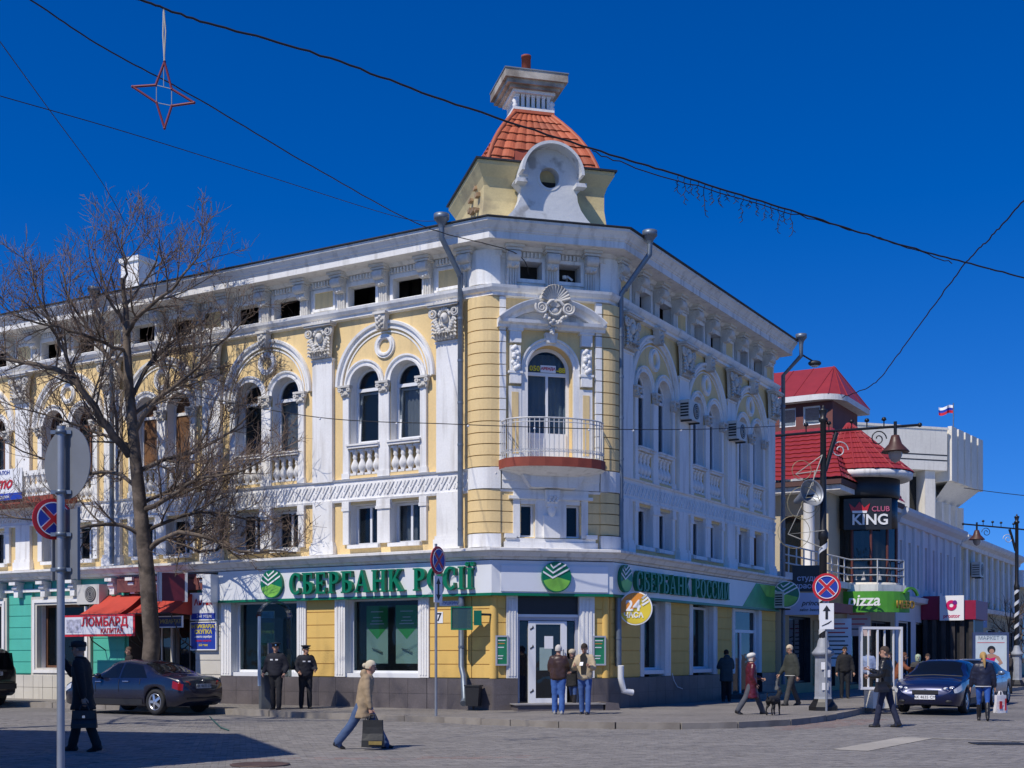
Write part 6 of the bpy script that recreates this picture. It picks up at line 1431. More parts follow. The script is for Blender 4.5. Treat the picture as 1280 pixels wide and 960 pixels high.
# red star hanging from the cable
p = min(q1, key=lambda p: abs(640+1600*p.x/p.y-205)); s_ = p.y/1600; o = empty('hanging_star', p+Vector((0,0,-130*s_)), 'red tube frame star hanging from the cable', 'decoration'); 
def sp(x, y): return p+Vector(((x-205)*s_, 0, -(y-11)*s_))
b = MB(); b.tube([p, sp(204.2,45), sp(206,77)], .012, 6, mat('rope_pale',(0.5,0.45,0.38),0.8)); b.tube([p, sp(207.5,40), sp(205.5,77)], .010, 6, mat('rope_pale',(0.5,0.45,0.38),0.8)); b.build('cord', o)
st_ = [(206,78),(195,107),(166,109),(196,129),(206,161),(215,133),(243,129),(215,112),(206,78)]; rt = mat('star_red',(0.20,0.03,0.04),0.4,.15)
b = MB()
for a, c in zip(st_[:-1], st_[1:]): b.tube([sp(*a), sp(*c)], .017, 6, rt)
for a in st_: b.ball(sp(*a), .022, rt, 6, 4)
b.build('tube', o); b = MB()
for a, c in (((195,107),(215,112)),((196,129),(215,133)),((196,108),(196,129)),((215,112),(215,133)),((205,82),(205,109))): b.tube([sp(*a), sp(*c)], .007, 5, greyp)
b.build('brace', o)
# ================================================================ CARS
def interp(tab, x):
    if x <= tab[0][0]: return tab[0][1]
    for (a, va), (b, vb) in zip(tab[:-1], tab[1:]):
        if x <= b: t = (x-a)/(b-a); t = t*t*(3-2*t)*.5+t*.5; return va+(vb-va)*t
    return tab[-1][1]
tyre = mat('tyre',(0.018,0.018,0.019),0.8,0.1,10); rimm = mat('alloy',(0.55,0.56,0.58),0.3,0.05,5,metal=.8); chrome = mat('chrome',(0.7,0.7,0.72),0.15,0.03,metal=1.0)
carglass = glassmat('car_glass',(0.35,0.38,0.40),.35,(0.008,0.010,0.012),0.0); tail = mat('tail_red',(0.25,0.008,0.008),0.2,0.1,8); headl = mat('headlight',(0.55,0.57,0.6),0.1,0.15,20); blackpl = mat('black_plastic',(0.02,0.02,0.021),0.55,0.1)
def car(C, h, label, paint, L=4.5, W=1.76, top=None, belt=None, wb=2.68, suv=False, plate_txt='AK 4635 CM', plate_m=None, group='cars parked along the kerb', name='parked_car', rear_glass=None, wide_lights=True):
    T = Matrix(((h.x,-h.y,0,C.x),(h.y,h.x,0,C.y),(0,0,1,0),(0,0,0,1))); o = empty(name, (C.x,C.y,0), label, 'car', group)
    hl = L/2; wr = .33 if not suv else .38; ax = (-wb/2-.02, wb/2-.02); Rw = wr+.055
    top = top or [(-hl,.86),(-hl+.12,1.0),(-hl+.62,1.05),(-hl+.75,1.08),(-hl+1.55,1.38),(-hl+2.1,1.435),(-.05,1.44),(.35,1.41),(hl-1.25,1.02),(hl-1.1,.985),(hl-.5,.90),(hl-.16,.80),(hl-.05,.72),(hl,.62)]
    belt = belt or [(-hl,.80),(-hl+.5,.95),(-.6,.92),(hl-1.25,.90),(hl-.5,.80),(hl-.1,.68),(hl,.58)]
    hw = W/2; wid = [(-hl,hw*.80),(-hl+.12,hw*.90),(-hl+.6,hw*.985),(-.5,hw),(hl-.9,hw*.99),(hl-.35,hw*.95),(hl-.12,hw*.87),(hl-.03,hw*.78),(hl,hw*.70)]
    x0c, x1c = (-hl+.75, hl-1.25) if not suv else (-hl+.1, hl-1.35)
    def sec(x):
        z_t, z_b, w_ = interp(top, x), interp(belt, x), interp(wid, x); z_b = min(z_b, z_t-.015)
        zl = .21 if not suv else .32
        if x < -hl+.3: zl += (.3-(x+hl))*.45
        if x > hl-.3: zl += (x-hl+.3)*.20
        zb = zl
        for a in ax:
            if abs(x-a) < Rw: zb = max(zb, wr+math.sqrt(Rw*Rw-(x-a)**2))
        cab = max(0, min(1, (z_t-z_b-.06)/.30)); wt = w_*(.93-.24*cab)
        zm = max(.52 if not suv else .62, zb+.04)
        return [(0,zl),(w_*.70,max(zl,zb) if zb > zl+.01 else zl),(w_*.96,zb+.005),(w_*.995,zm),(w_*1.0,max(zm+.03,z_b-.14)),(w_*.965,z_b),(w_*.965*(1-.5*cab)+wt*.5*cab if cab > 0 else w_*.93,z_b+(z_t-z_b)*.5),(wt,z_t-.05-.02*cab),(wt*.62,z_t-.012),(0,z_t)]
    xs = sorted(set([round(-hl+L*k/56,4) for k in range(57)]+[round(a+Rw*math.cos(R(d)),4) for a in ax for d in range(0,181,12)]))
    b = MB(T); K = 10; vs = []; fs = []
    for x in xs:
        s_ = sec(x); vs += [(x,p[0],p[1]) for p in s_]+[(x,-p[0],p[1]) for p in s_[-2:0:-1]]
    n = 18
    for i in range(len(xs)-1):
        for j in range(n): fs.append((i*n+j,i*n+(j+1)%n,(i+1)*n+(j+1)%n,(i+1)*n+j))
    fs += [tuple(range(n)), tuple(range((len(xs)-1)*n+n-1,(len(xs)-1)*n-1,-1))]
    b.add(vs, fs, paint, True); body = b.build('body', o)
    def S(x, k, side=1, lift=.008):
        s_ = sec(x); i = min(int(k), 8); f = k-i; p = [s_[i][q]+(s_[i+1][q]-s_[i][q])*f for q in (0,1)]
        d = Vector((s_[i+1][1]-s_[i][1], -(s_[i+1][0]-s_[i][0]))); d = d.normalized() if d.length > 1e-6 else Vector((0,1))
        return (x, side*(p[0]+abs(d.x)*lift), p[1]+max(0,d.y)*lift+.0)
    def patch(nm, xa, xb, ka, kb, side, m, nx=8, nk=4, parent=o, lift=.008, slope=(0,0)):
        b = MB(T); vs = []
        for i in range(nx+1):
            for j in range(nk+1):
                f = j/nk; x = (xa+slope[0]*f)+((xb+slope[1]*f)-(xa+slope[0]*f))*i/nx; vs.append(S(x, ka+(kb-ka)*f, side, lift))
        b.add(vs, [(i*(nk+1)+j,(i+1)*(nk+1)+j,(i+1)*(nk+1)+j+1,i*(nk+1)+j+1) for i in range(nx) for j in range(nk)], m, True); return b.build(nm, parent)
    if not suv:
        xr0, xr1, xf0, xf1 = -hl+.80, -hl+1.52, .42, hl-1.30
        for sd in (-1, 1):
            patch('side_window', -hl+1.20, -.02-.05, 5.15, 6.85, sd, carglass, slope=(.35,0)); patch('side_window', .0, xf1-.12, 5.15, 6.85, sd, carglass, slope=(0,-.62))
            patch('door_seam', -.055, -.04, 3.2, 5.0, sd, blackpl, 1, 3); patch('door_seam', hl-1.42, hl-1.405, 3.2, 5.0, sd, blackpl, 1, 3); patch('door_seam', -hl+1.42, -hl+1.435, 4.0, 5.0, sd, blackpl, 1, 3)
            for x in (-.32,.72 if L > 4.3 else .6): b = MB(T); q = S(x,4.55,sd,.02); b.tube([(x-.11,q[1],q[2]),(x+.11,q[1],q[2])], .018, 6, chrome); b.build('door_handle', o)
        # front and rear screens across the car
        for nm, xa, xb in (('rear_window', xr0, xr1), ('windscreen', xf0, xf1)):
            b = MB(T); vs = []; N = 8
            for i in range(N+1):
                x = xa+(xb-xa)*i/N; s_ = sec(x); w7 = s_[7][0]*.93
                for j in range(9): f = -1+2*j/8; y = f*w7; zz = s_[9][1]-(s_[9][1]-s_[8][1])*min(1,abs(f)/.62) - max(0,(abs(f)-.62))/.38*(s_[8][1]-s_[7][1])*.9; vs.append((x,y,zz+.012))
            b.add(vs, [(i*9+j,(i+1)*9+j,(i+1)*9+j+1,i*9+j+1) for i in range(N) for j in range(8)], carglass, True); b.build(nm, o)
    else:
        for sd in (-1, 1): patch('side_window', -hl+.35, -.75, 5.15, 6.85, sd, carglass); patch('side_window', -.65, .25, 5.15, 6.85, sd, carglass); patch('side_window', .33, 1.15, 5.15, 6.85, sd, carglass, slope=(0,-.4))
        b = MB(T); b.prism([(-.68,1.12),(.68,1.12),(.60,1.62),(-.60,1.62)], 0, .01, carglass, T=Matrix.Translation((-hl-.02,0,0)) @ RZ(-90) @ T3((0,-.008,0))); b.build('rear_window', o)
    # wheels
    for a in ax:
        for sd in (-1, 1):
            Wm = T @ T3((a, sd*(hw-.12), wr)) @ RX(-90*sd); wb_ = MB(Wm); wb_.lathe([(wr*.66,-.10),(wr*.93,-.105),(wr,-.07),(wr,.07),(wr*.93,.105),(wr*.70,.10),(wr*.66,.06)], n=28, m=tyre); wh = wb_.build('wheel', o)
            wb_ = MB(Wm); wb_.lathe([(wr*.67,.02),(wr*.67,.095),(wr*.62,.10),(wr*.60,.03),(.02,.03)], n=24, m=rimm)
            wb_.lathe([(.0,.02),(wr*.6,.02)], n=20, m=blackpl)
            for q in range(5): a_ = R(72*q); Tm = Matrix.Rotation(a_,4,'Z'); wb_.prism([(.03,-.0),(wr*.62,-.0),(wr*.62,.03),(.03,.05)], -.035, .035, rimm, T=Tm @ T3((0,0,.055)))
            wb_.lathe([(0,.10),(.05,.095),(.055,.05)], n=12, m=rimm); wb_.build('rim', wh)
            b = MB(T); b.box((a-Rw*.95,sd*(hw-.22)-.125,.25),(a+Rw*.95,sd*(hw-.22)+.125,wr+Rw*.9), blackpl); b.build('wheel_well', o)
    # lights, plates, mirrors, bumper
    for sd in (-1, 1):
        if not suv: patch('tail_light', -hl+.02, -hl+.30, 3.75, 4.95, sd, tail, 5, 4, lift=.012); patch('headlight', hl-.42, hl-.06, 4.1, 5.3, sd, headl, 6, 4, lift=.012); patch('side_skirt', -.9, .9, 2.1, 2.6, sd, blackpl, 4, 1)
        else: patch('tail_light', -hl+.01, -hl+.16, 4.2, 5.9, sd, tail, 3, 4, lift=.02)
        b = MB(T); xm = hl-1.62 if not suv else .95; b.ball((xm, sd*(hw+.09), 1.0 if not suv else 1.2), (.07,.11,.075), paint, 10, 6); b.tube([(xm,sd*(hw-.05),.93 if not suv else 1.12),(xm,sd*(hw+.05),.98 if not suv else 1.17)], .03, 6, paint); b.build('mirror', o)
    def surf_x(y, z, front):
        for k in range(120):
            xx = (hl-k*.01) if front else (-hl+k*.01); s_ = sec(xx)
            if s_[3][0]*.985 >= abs(y) and s_[7][1] >= z: return xx
        return hl if front else -hl
    if not suv:
        for sd in (-1, 1):
            for (yy, zz, rr) in ((.52,.665,.052),(.66,.685,.05)):
                xx = surf_x(yy, zz+.03, True); b = MB(T @ T3((xx-.01, sd*yy, zz)) @ RZ(sd*28)); b.ball((0,0,0), (.06,rr*1.7,rr), headl, 12, 8); b.ball((.05,0,0), (.02,rr*.7,rr*.7), chrome, 10, 6); b.build('headlight', o)
            xx = surf_x(.60, .88, False); b = MB(T @ T3((xx+.005, sd*.62, .80)) @ RZ(-sd*22)); b.ball((0,0,0), (.045,.19,.085), tail, 14, 8); b.build('tail_light', o)
            xx = surf_x(.62, .36, True); b = MB(T @ T3((xx-.005, sd*.60, .34)) @ RZ(sd*20)); b.ball((0,0,0), (.03,.09,.045), blackpl, 10, 6); b.build('fog_light', o)
        b = MB(T); xx = surf_x(.2, .9, True); b.tube([(hl-1.02,-.74,.985),(hl-1.05,0,1.02),(hl-1.02,.74,.985)], .02, 6, blackpl); b.build('wiper', o)
    def end_face(nm, zc, w_, h_, front, m, lift=.015, y=0):
        x = hl if front else -hl
        # find surface x at this height by marching
        for k in range(40):
            xx = x-(k*.012 if front else -k*.012); s_ = sec(xx)
            if s_[9][1] >= zc+h_/2 and s_[0][1] <= zc-h_/2: break
        e = lift if front else -lift; b = MB(T); b.box((min(xx,xx+e),y-w_/2,zc-h_/2),(max(xx,xx+e),y+w_/2,zc+h_/2), m); return b.build(nm, o), xx+e
    pm_ = plate_m or printw
    if not suv:
        # bumper plates and grille sit on the nose
        _, xf = end_face('number_plate', .45, .52, .115, True, pm_, .03); _, xr = end_face('number_plate', .74, .52, .115, False, mat('plate_grey',(0.4,0.42,0.42),0.5), .03)
        if plate_txt:
            text(plate_txt, .105, T @ T3((xf+.004,0,.45)) @ RZ(90), o, blackpaint, extr=.001); text(plate_txt, .105, T @ T3((xr-.004,0,.74)) @ RZ(-90), o, blackpaint, extr=.001)
        end_face('grille', .58, .66, .10, True, blackpl, .035); end_face('grille_bar', .635, .66, .012, True, chrome, .04); end_face('lower_grille', .30, .9, .10, True, blackpl, .03)
        end_face('rear_bumper', .42, 1.2, .03, False, blackpl, .02); b = MB(T); b.ring(0,.62,.03,.045,0,.012, chrome, n=14, T=T3((hl+.012,0,0)) @ RZ(90)); b.build('badge', o); b = MB(T); b.ring(0,.88,.025,.04,0,.012, chrome, n=12, T=T3((-hl-.0,0,0)) @ RZ(-90)); b.build('badge', o)
    else:
        end_face('number_plate', 1.0, .52, .115, False, mat('plate_grey',(0.4,0.42,0.42),0.5), .05); end_face('rear_trim', 1.09, .8, .06, False, chrome, .05); end_face('rear_bumper', .62, 1.5, .16, False, blackpl, .05); end_face('bumper_bar', .74, 1.4, .035, False, chrome, .06)
        text('AK 7012', .105, T @ T3((-hl-.065,0,1.0)) @ RZ(-90), o, blackpaint, extr=.001)
    return o
navy = mat('paint_navy',(0.006,0.009,0.03),0.25,0.1,2.0,coat=.6,dirt=.25,dirtcol=(0.03,0.03,0.035)); navy2 = mat('paint_blue',(0.007,0.014,0.07),0.32,0.06,2.0,coat=.7,metal=.3); silver = mat('paint_silverblue',(0.19,0.24,0.32),0.3,0.05,2.0,coat=.6,metal=.5); umber = mat('paint_umber',(0.018,0.014,0.013),0.25,0.1,2.0,coat=.6)
hL = Vector((dL.x,dL.y)); hR = Vector((-dR.x,-dR.y))
car(Vector((-10.05,34.78)), hL, 'dusty navy sedan parked at the kerb under the bare tree', navy)
suvtop = [(-2.4,1.15),(-2.36,1.3),(-2.25,1.74),(-1.9,1.82),(.2,1.83),(.6,1.76),(1.25,1.22),(1.4,1.14),(2.1,1.02),(2.3,.85),(2.4,.7)]; suvbelt = [(-2.4,1.08),(-1.5,1.12),(1.25,1.08),(2.0,.95),(2.4,.66)]
car(Vector((-17.45,39.25)), hL, 'dark brown off-road car parked before the teal shop window', umber, L=4.8, W=1.9, top=suvtop, belt=suvbelt, wb=2.8, suv=True)
car(Vector((12.0,35.55)), hR, 'blue sedan with dark bonnet grille facing the bank corner', navy2, L=4.65, W=1.80, plate_m=printw, plate_txt='AK 4635 CM')
car(Vector((14.65,40.7)), hR, 'silver blue sedan parked behind the blue sedan', silver, L=4.5, W=1.76, plate_txt=None)
# ================================================================ PEOPLE
def remesh(objs_mb, voxel, name, smooth_it=3):
    me = objs_mb.mesh(name+'_src'); o = bpy.data.objects.new('tmp', me); COL.objects.link(o)
    m = o.modifiers.new('r', 'REMESH'); m.mode = 'VOXEL'; m.voxel_size = voxel; m.use_smooth_shade = True
    s_ = o.modifiers.new('s', 'SMOOTH'); s_.factor = .5; s_.iterations = smooth_it
    dg = bpy.context.evaluated_depsgraph_get(); r = bpy.data.meshes.new_from_object(o.evaluated_get(dg)); bpy.data.objects.remove(o)
    kd = KDTree(len(me.polygons))
    for i, p in enumerate(me.polygons): kd.insert(p.center, i)
    kd.balance(); r.materials.clear()
    for mm in me.materials: r.materials.append(mm)
    for p in r.polygons: _, i, _ = kd.find(p.center); p.material_index = me.polygons[i].material_index; p.use_smooth = True
    if name in ('body', 'jacket'):
        amp = .006 if name == 'jacket' else .0035
        for v in r.vertices: c_ = v.co; v.co = c_+v.normal*amp*(noise.noise(Vector((c_.x*10,c_.y*10,c_.z*18)))*1.5)
    r.name = name; return r
def eloft(b, rings, m, n=14):
    vs = []; k = len(rings)
    for (c, rx, ry) in rings:
        for j in range(n): a = 2*math.pi*j/n; vs.append((c[0]+rx*math.cos(a), c[1]+ry*math.sin(a), c[2]))
    b.add(vs, [(i*n+j,i*n+(j+1)%n,(i+1)*n+(j+1)%n,(i+1)*n+j) for i in range(k-1) for j in range(n)]+[tuple(range(n)), tuple(range((k-1)*n+n-1,(k-1)*n-1,-1))], m, True)
def limb(b, pts, rads, m):
    b.tube(pts, rads, 10, m); b.ball(pts[0], rads[0]*.98, m, 8, 6); b.ball(pts[-1], rads[-1]*.98, m, 8, 6)
CLOTH = {}
def cloth(c, rough=.85, nm=None):
    k = (tuple(c), rough)
    if k not in CLOTH: CLOTH[k] = mat('cloth_%d' % len(CLOTH), c, rough, .14, 5.0, bump=.35, bscale=14)
    return CLOTH[k]
def person(P, head_deg, H, label, pants, jacket, shoes=(0.015,0.014,0.014), jlen='hip', legs=((0,0),(0,0)), arms=((5,8,10),(5,8,10)), lean=0, hair=(0.05,0.035,0.025), hairstyle='short', hat=None, hatc=(0.02,0.02,0.02), hp=0, hy=0, rough=.85, boots=None, hood=False, trim=None, badge=False, wide=1.0, group='people in the street'):
    T = T3(P) @ RZ(head_deg-90); o = empty('person', P, label, 'person', group); s = H/1.75
    pm, jm, sm = cloth(pants), cloth(jacket, rough), cloth(shoes, .5); hm = cloth(hair, .9)
    th, sh_, fh = .43*s, .42*s, .08*s
    def dv(a): return Vector((0, math.sin(R(a)), -math.cos(R(a))))
    J = []
    for sd, (hip, kn) in zip((-1, 1), legs):
        hp_ = Vector((sd*.095*s, 0, 0)); k = hp_+dv(hip)*th; a = k+dv(hip-kn)*sh_; J.append((hp_, k, a, hip-kn))
    zp = -min(j[2].z for j in J)+fh
    J = [tuple(v+Vector((0,0,zp)) for v in j[:3])+(j[3],) for j in J]
    b = MB(T); pel = Vector((0,0,zp))
    ld = Vector((0, math.sin(R(lean)), math.cos(R(lean))))
    def sp(t): return pel+ld*(t*s)      # point up the spine
    for (hj, k, a, ang), sd in zip(J, (-1, 1)):
        if boots: limb(b, [hj+Vector((0,0,.02)), hj.lerp(k,.5), k, k.lerp(a,.12)], [.092*s*wide,.080*s*wide,.060*s,.056*s], pm); limb(b, [k.lerp(a,.20), k.lerp(a,.6), a], [.064*s,.062*s,.054*s], cloth(boots,.45))
        else: limb(b, [hj+Vector((0,0,.02)), hj.lerp(k,.5), k, k.lerp(a,.35), a+Vector((0,0,.01))], [.095*s*wide,.086*s*wide,.070*s*wide,.070*s*wide,.066*s*wide], pm)
        pit = max(-35, min(30, ang*.6)); fd = Vector((0, math.cos(R(pit)), math.sin(R(pit)) if pit < 0 else 0)); base = a+Vector((0,0,-.05*s))
        limb(b, [base-fd*.055*s, base+fd*.04*s, base+fd*.145*s], [.042*s,.043*s,.030*s], sm); b.cbox(base+Vector((0,.045*s,-.032*s)), (.078*s,.235*s,.03*s), sm) if abs(pit) < 8 else None
    eloft(b, [(sp(-.10),.14*s,.10*s),(sp(-.02),.165*s,.115*s),(sp(.10),.155*s,.105*s),(sp(.22),.145*s,.10*s),(sp(.36),.175*s,.115*s),(sp(.46),.175*s,.105*s),(sp(.53),.10*s,.075*s)], pm if False else jm)
    neck = sp(.53); hd = neck+ld*.105*s+Vector((0,.015+.07*math.sin(R(hp)),0)) ; hc = hd+Vector((0,.012,.03*s))
    limb(b, [neck-Vector((0,0,.04)), neck.lerp(hd,.6)], [.058*s,.054*s], skin)
    Hm = T3(hc) @ RZ(hy) @ RX(-hp)
    def hq(v): return Hm @ Vector(v)
    hb = MB(T); 
    for cc, rr in (((0,-.008,.035),(.078,.095,.100)),((0,.022,-.045),(.060,.068,.065)),((0,.045,-.085),(.036,.034,.028))): b.ball((0,0,0), [r_*s for r_ in rr], skin, 14, 10, T=Hm @ T3(Vector(cc)*s))
    SH = []; 
    for sd, (fw, ab, el) in zip((-1, 1), arms):
        shp = sp(.455)+Vector((sd*.185*s,0,0)); d1 = Vector((sd*math.sin(R(ab)), math.sin(R(fw))*math.cos(R(ab)), -math.cos(R(fw))*math.cos(R(ab)))); e = shp+d1*.29*s
        inward = -sd*.35*math.sin(R(min(el,120)))*(1 if el > 35 else 0); d2 = Vector((sd*math.sin(R(ab))*.6+inward, math.sin(R(fw+el)), -math.cos(R(fw+el)))).normalized(); w_ = e+d2*.25*s; SH.append((shp, e, w_, d2, sd))
        limb(b, [e, w_], [.042*s,.031*s], skin if False else jm)
    body = remesh(b, .024*s, 'body', 2)
    bb = MB(T)
    # face details and hands, joined to the same body mesh
    for sd in (-1, 1):
        bb.ball((0,0,0), (.010*s,.022*s,.030*s), skin, 8, 5, T=Hm @ T3(Vector((sd*.078,-.005,.0))*s)); bb.ball((0,0,0), (.012*s,.008*s,.008*s), cloth((0.03,0.025,0.02),.3), 8, 5, T=Hm @ T3(Vector((sd*.030,.082,.012))*s)); bb.ball((0,0,0), (.020*s,.010*s,.005*s), hm, 8, 4, T=Hm @ T3(Vector((sd*.031,.084,.034))*s))
    bb.tube([hq(Vector((0,.082,.018))*s), hq(Vector((0,.108,-.025))*s), hq(Vector((0,.085,-.034))*s)], [.008*s,.015*s,.008*s], 8, skin); bb.ball((0,0,0), (.024*s,.008*s,.006*s), cloth((0.32,0.10,0.08),.5), 8, 4, T=Hm @ T3(Vector((0,.084,-.060))*s))
    hands = []
    for (shp, e, w_, d2, sd) in SH:
        side = Vector((sd,0,0)); side = (side-d2*side.dot(d2)).normalized(); fr = d2.cross(side); pc = w_+d2*.045*s
        bb.tube([w_-d2*.02*s, pc, w_+d2*.085*s], [.026*s,.038*s,.036*s], 8, skin, flat=.55)
        for q, (off_, ln) in enumerate(((-.027,.062),(-.009,.074),(.009,.070),(.027,.055))):
            f0 = w_+d2*.082*s+fr*off_*s; bb.tube([f0, f0+d2*ln*.5*s-side*.008*s, f0+d2*ln*s*.85-side*.030*s], [.0095*s,.009*s,.007*s], 6, skin)
        tb = w_+d2*.03*s-fr*.033*s; bb.tube([tb, tb+d2*.03*s-fr*.022*s, tb+d2*.065*s-fr*.028*s-side*.01*s], [.012*s,.011*s,.008*s], 6, skin); hands.append(T @ (w_+d2*.10*s))
    ex = bb.mesh('extra'); bm = bmesh.new(); bm.from_mesh(body); nm0 = len(body.materials); T_inv = None
    idx = [];
    for mm in ex.materials:
        names = [q.name for q in body.materials]
        if mm.name not in names: body.materials.append(mm); names.append(mm.name)
        idx.append(names.index(mm.name))
    for p in ex.polygons: p.material_index = idx[p.material_index]
    bm.from_mesh(ex); bm.to_mesh(body); bm.free(); bo = inst('body', body, None, o)
    # jacket with sleeves, one continuous garment
    jb = MB(T); low = {'waist':.02,'hip':-.06,'thigh':-.26,'knee':-.42}[jlen]; spread = 1+abs(legs[0][0]-legs[1][0])/260
    rg = [(sp(low) if low > -.1 else pel+Vector((0,0,low*s)),(.185 if low > -.1 else .215)*s*wide,(.14 if low > -.1 else .175)*s*spread)]
    if low < -.1: rg.append((pel+Vector((0,0,-.08*s)),.195*s*wide,.148*s))
    rg += [(sp(.05),.200*s*wide,.148*s),(sp(.20),.192*s*wide,.142*s),(sp(.34),.205*s*wide,.148*s),(sp(.45),.205*s,.132*s),(sp(.505),.150*s,.104*s),(sp(.545),.082*s,.078*s)]
    eloft(jb, rg, jm, 18)
    for (shp, e, w_, d2, sd) in SH: limb(jb, [shp-Vector((sd*.03,0,.0)), shp.lerp(e,.5), e, e.lerp(w_,.5), w_-d2*.015*s], [.088*s,.078*s,.070*s,.064*s,.052*s], jm)
    if hood: jb.ball(sp(.53)+Vector((0,-.07*s,.02)), (.12*s,.075*s,.09*s), jm, 10, 7)
    jme = remesh(jb, .026*s, 'jacket', 2); jo = inst('jacket', jme, None, o)
    xb = MB(T); 
    xb.tube([sp(.535)+Vector((.075*s*math.cos(R(a)),.075*s*math.sin(R(a)),.03*math.sin(R(a-90))*.5)) for a in range(-250,71,32)], .022*s, 6, jm); xb.build('collar', jo)
    if badge:
        for dx in (-.07,.07): xb = MB(T); xb.cbox(sp(.36)+Vector((dx*s,.140*s,0)), (.07*s,.012,.035*s), printw); xb.build('badge', jo)
    if trim:
        xb = MB(T); z = rg[0][0]; xb.tube([z+Vector((rg[0][1]*math.cos(R(a)),rg[0][2]*math.sin(R(a)),0)) for a in range(0,361,24)], .014*s, 6, cloth(trim)); xb.build('hem', jo)
    # hair and hat
    if hairstyle:
        h_ = MB(T @ Hm); rs = .088*s; vs = []
        dep = {'short':-.015,'bob':-.075,'bald':.03,'long':-.03,'bun':-.02}[hairstyle]
        N, Kk = 16, 7
        for i in range(Kk+1):
            for j in range(N):
                a = 2*math.pi*j/N; front = math.sin(a) > .25; zl = dep if not front else .060; z1 = .142
                t = i/Kk; z = (zl+(z1-zl)*t); q = max(0, 1-((z-.035)/.110)**2)**.5 if z > .035 else 1-.12*((.035-z)/.1)
                vs.append((.086*s*q*math.cos(a), (-.008+.104*q*math.sin(a))*s, z*s))
        h_.add(vs, [(i*N+j,i*N+(j+1)%N,(i+1)*N+(j+1)%N,(i+1)*N+j) for i in range(Kk) for j in range(N)]+[tuple(range(Kk*N,Kk*N+N))], hm, True)
        if hairstyle == 'bun': h_.ball((0,-.115*s,.03*s), .045*s, hm, 10, 7)
        if hairstyle == 'long':
            for q in range(9): a = R(200+140*q/8); h_.tube([(.082*s*math.cos(a),.09*s*math.sin(a),.02*s),(.095*s*math.cos(a),.11*s*math.sin(a),-.12*s),(.08*s*math.cos(a),.12*s*math.sin(a),-.26*s)], [.035*s,.038*s,.015*s], 7, hm)
        h_.build('hair', o)
        if hairstyle == 'pony': pass
    if hat:
        hc_ = cloth(hatc,.8); h_ = MB(T @ Hm)
        if hat == 'beret': h_.lathe([(.090*s,.035*s),(.108*s,.06*s),(.112*s,.085*s),(.095*s,.125*s),(.05*s,.150*s),(0,.155*s)], n=18, m=hc_, sy=1.14, c=(0,-.012*s,0), T=RX(12))
        elif hat == 'flat': h_.lathe([(.092*s,.045*s),(.105*s,.075*s),(.10*s,.12*s),(.05*s,.145*s),(0,.148*s)], n=18, m=hc_, sy=1.18); h_.ball((0,.10*s,.055*s), (.065*s,.055*s,.012*s), hc_, 12, 5)
        elif hat == 'police': h_.lathe([(.09*s,.04*s),(.09*s,.085*s),(.13*s,.11*s),(.125*s,.13*s),(0,.14*s)], n=20, m=hc_, sy=1.12); h_.ball((0,.105*s,.045*s), (.065*s,.05*s,.010*s), cloth((.008,.008,.008),.25), 12, 5); h_.cbox((0,.105*s,.075*s), (.03*s,.012*s,.03*s), chrome)
        elif hat == 'knit' or hat == 'fur': h_.lathe([(.094*s,.025*s),(.102*s,.05*s),(.10*s,.10*s),(.06*s,.145*s),(0,.155*s)], n=18, m=hc_, sy=1.12)
        elif hat == 'scarf': h_.lathe([(.080*s,-.11*s),(.096*s,-.05*s),(.098*s,.05*s),(.085*s,.11*s),(0,.145*s)], n=18, m=hc_, sy=1.10, c=(0,-.018*s,0))
        h_.build('hat', o)
    return o, hands, T, s
JE = (0.035,0.075,0.20); BLK = (0.012,0.012,0.014)
def G(px, py, z=0): return at(px, py, z)
_, hm1, _, _ = person(G(104,939), 180, 1.82, 'man in a long black coat and flat cap carrying a briefcase past the sign post', (0.018,0.016,0.016), (0.016,0.014,0.014), jlen='thigh', legs=((-14,6),(15,3)), arms=((-16,10,6),(55,10,100)), hat='flat', hatc=(0.02,0.018,0.018), hairstyle='short', hair=(.1,.09,.08), lean=4, wide=1.12)
person(G(345,887,KW), -100, 1.78, 'policeman in dark uniform with hands in pockets beside the phone booth', (0.014,0.014,0.017), (0.012,0.013,0.022), jlen='hip', legs=((4,2),(-3,2)), arms=((-5,22,50),(-5,22,50)), hat='police', hatc=(0.012,0.012,0.02), badge=True, hy=20, wide=1.08)
person(G(382,886,KW), -70, 1.72, 'policeman in dark uniform looking towards the road beside the yellow pier', (0.014,0.014,0.017), (0.012,0.013,0.022), jlen='hip', legs=((6,2),(-8,3)), arms=((8,14,70),(5,16,60)), hat='police', hatc=(0.012,0.012,0.02), badge=True, hy=35, wide=1.08)
_, hm4, _, _ = person(G(454,936), 2, 1.58, 'elderly woman in a beige coat and wide jeans striding with a dark shopping bag', (0.06,0.10,0.20), (0.34,0.25,0.155), jlen='thigh', legs=((30,4),(-28,10)), arms=((-20,8,18),(6,9,5)), hair=(.60,.52,.38), hairstyle='bun', lean=9, hp=6, hood=True, wide=1.22)
person(G(698,893,KW), 80, 1.70, 'grey haired man in a brown leather jacket seen from behind at the bank door', (0.045,0.12,0.36), (0.055,0.028,0.022), jlen='hip', legs=((3,1),(-4,2)), arms=((15,8,60),(20,8,70)), hair=(.55,.52,.48), shoes=(.3,.3,.3), rough=.4, wide=1.12)
person(G(716,887,KW), -125, 1.60, 'woman in a black coat and pale fur hat between the two men', JE, (0.012,0.012,0.013), jlen='thigh', legs=((6,2),(-10,8)), arms=((25,8,55),(20,8,55)), hat='fur', hatc=(.45,.38,.28), hairstyle='bob', hair=(.2,.13,.08), boots=(.015,.012,.012))
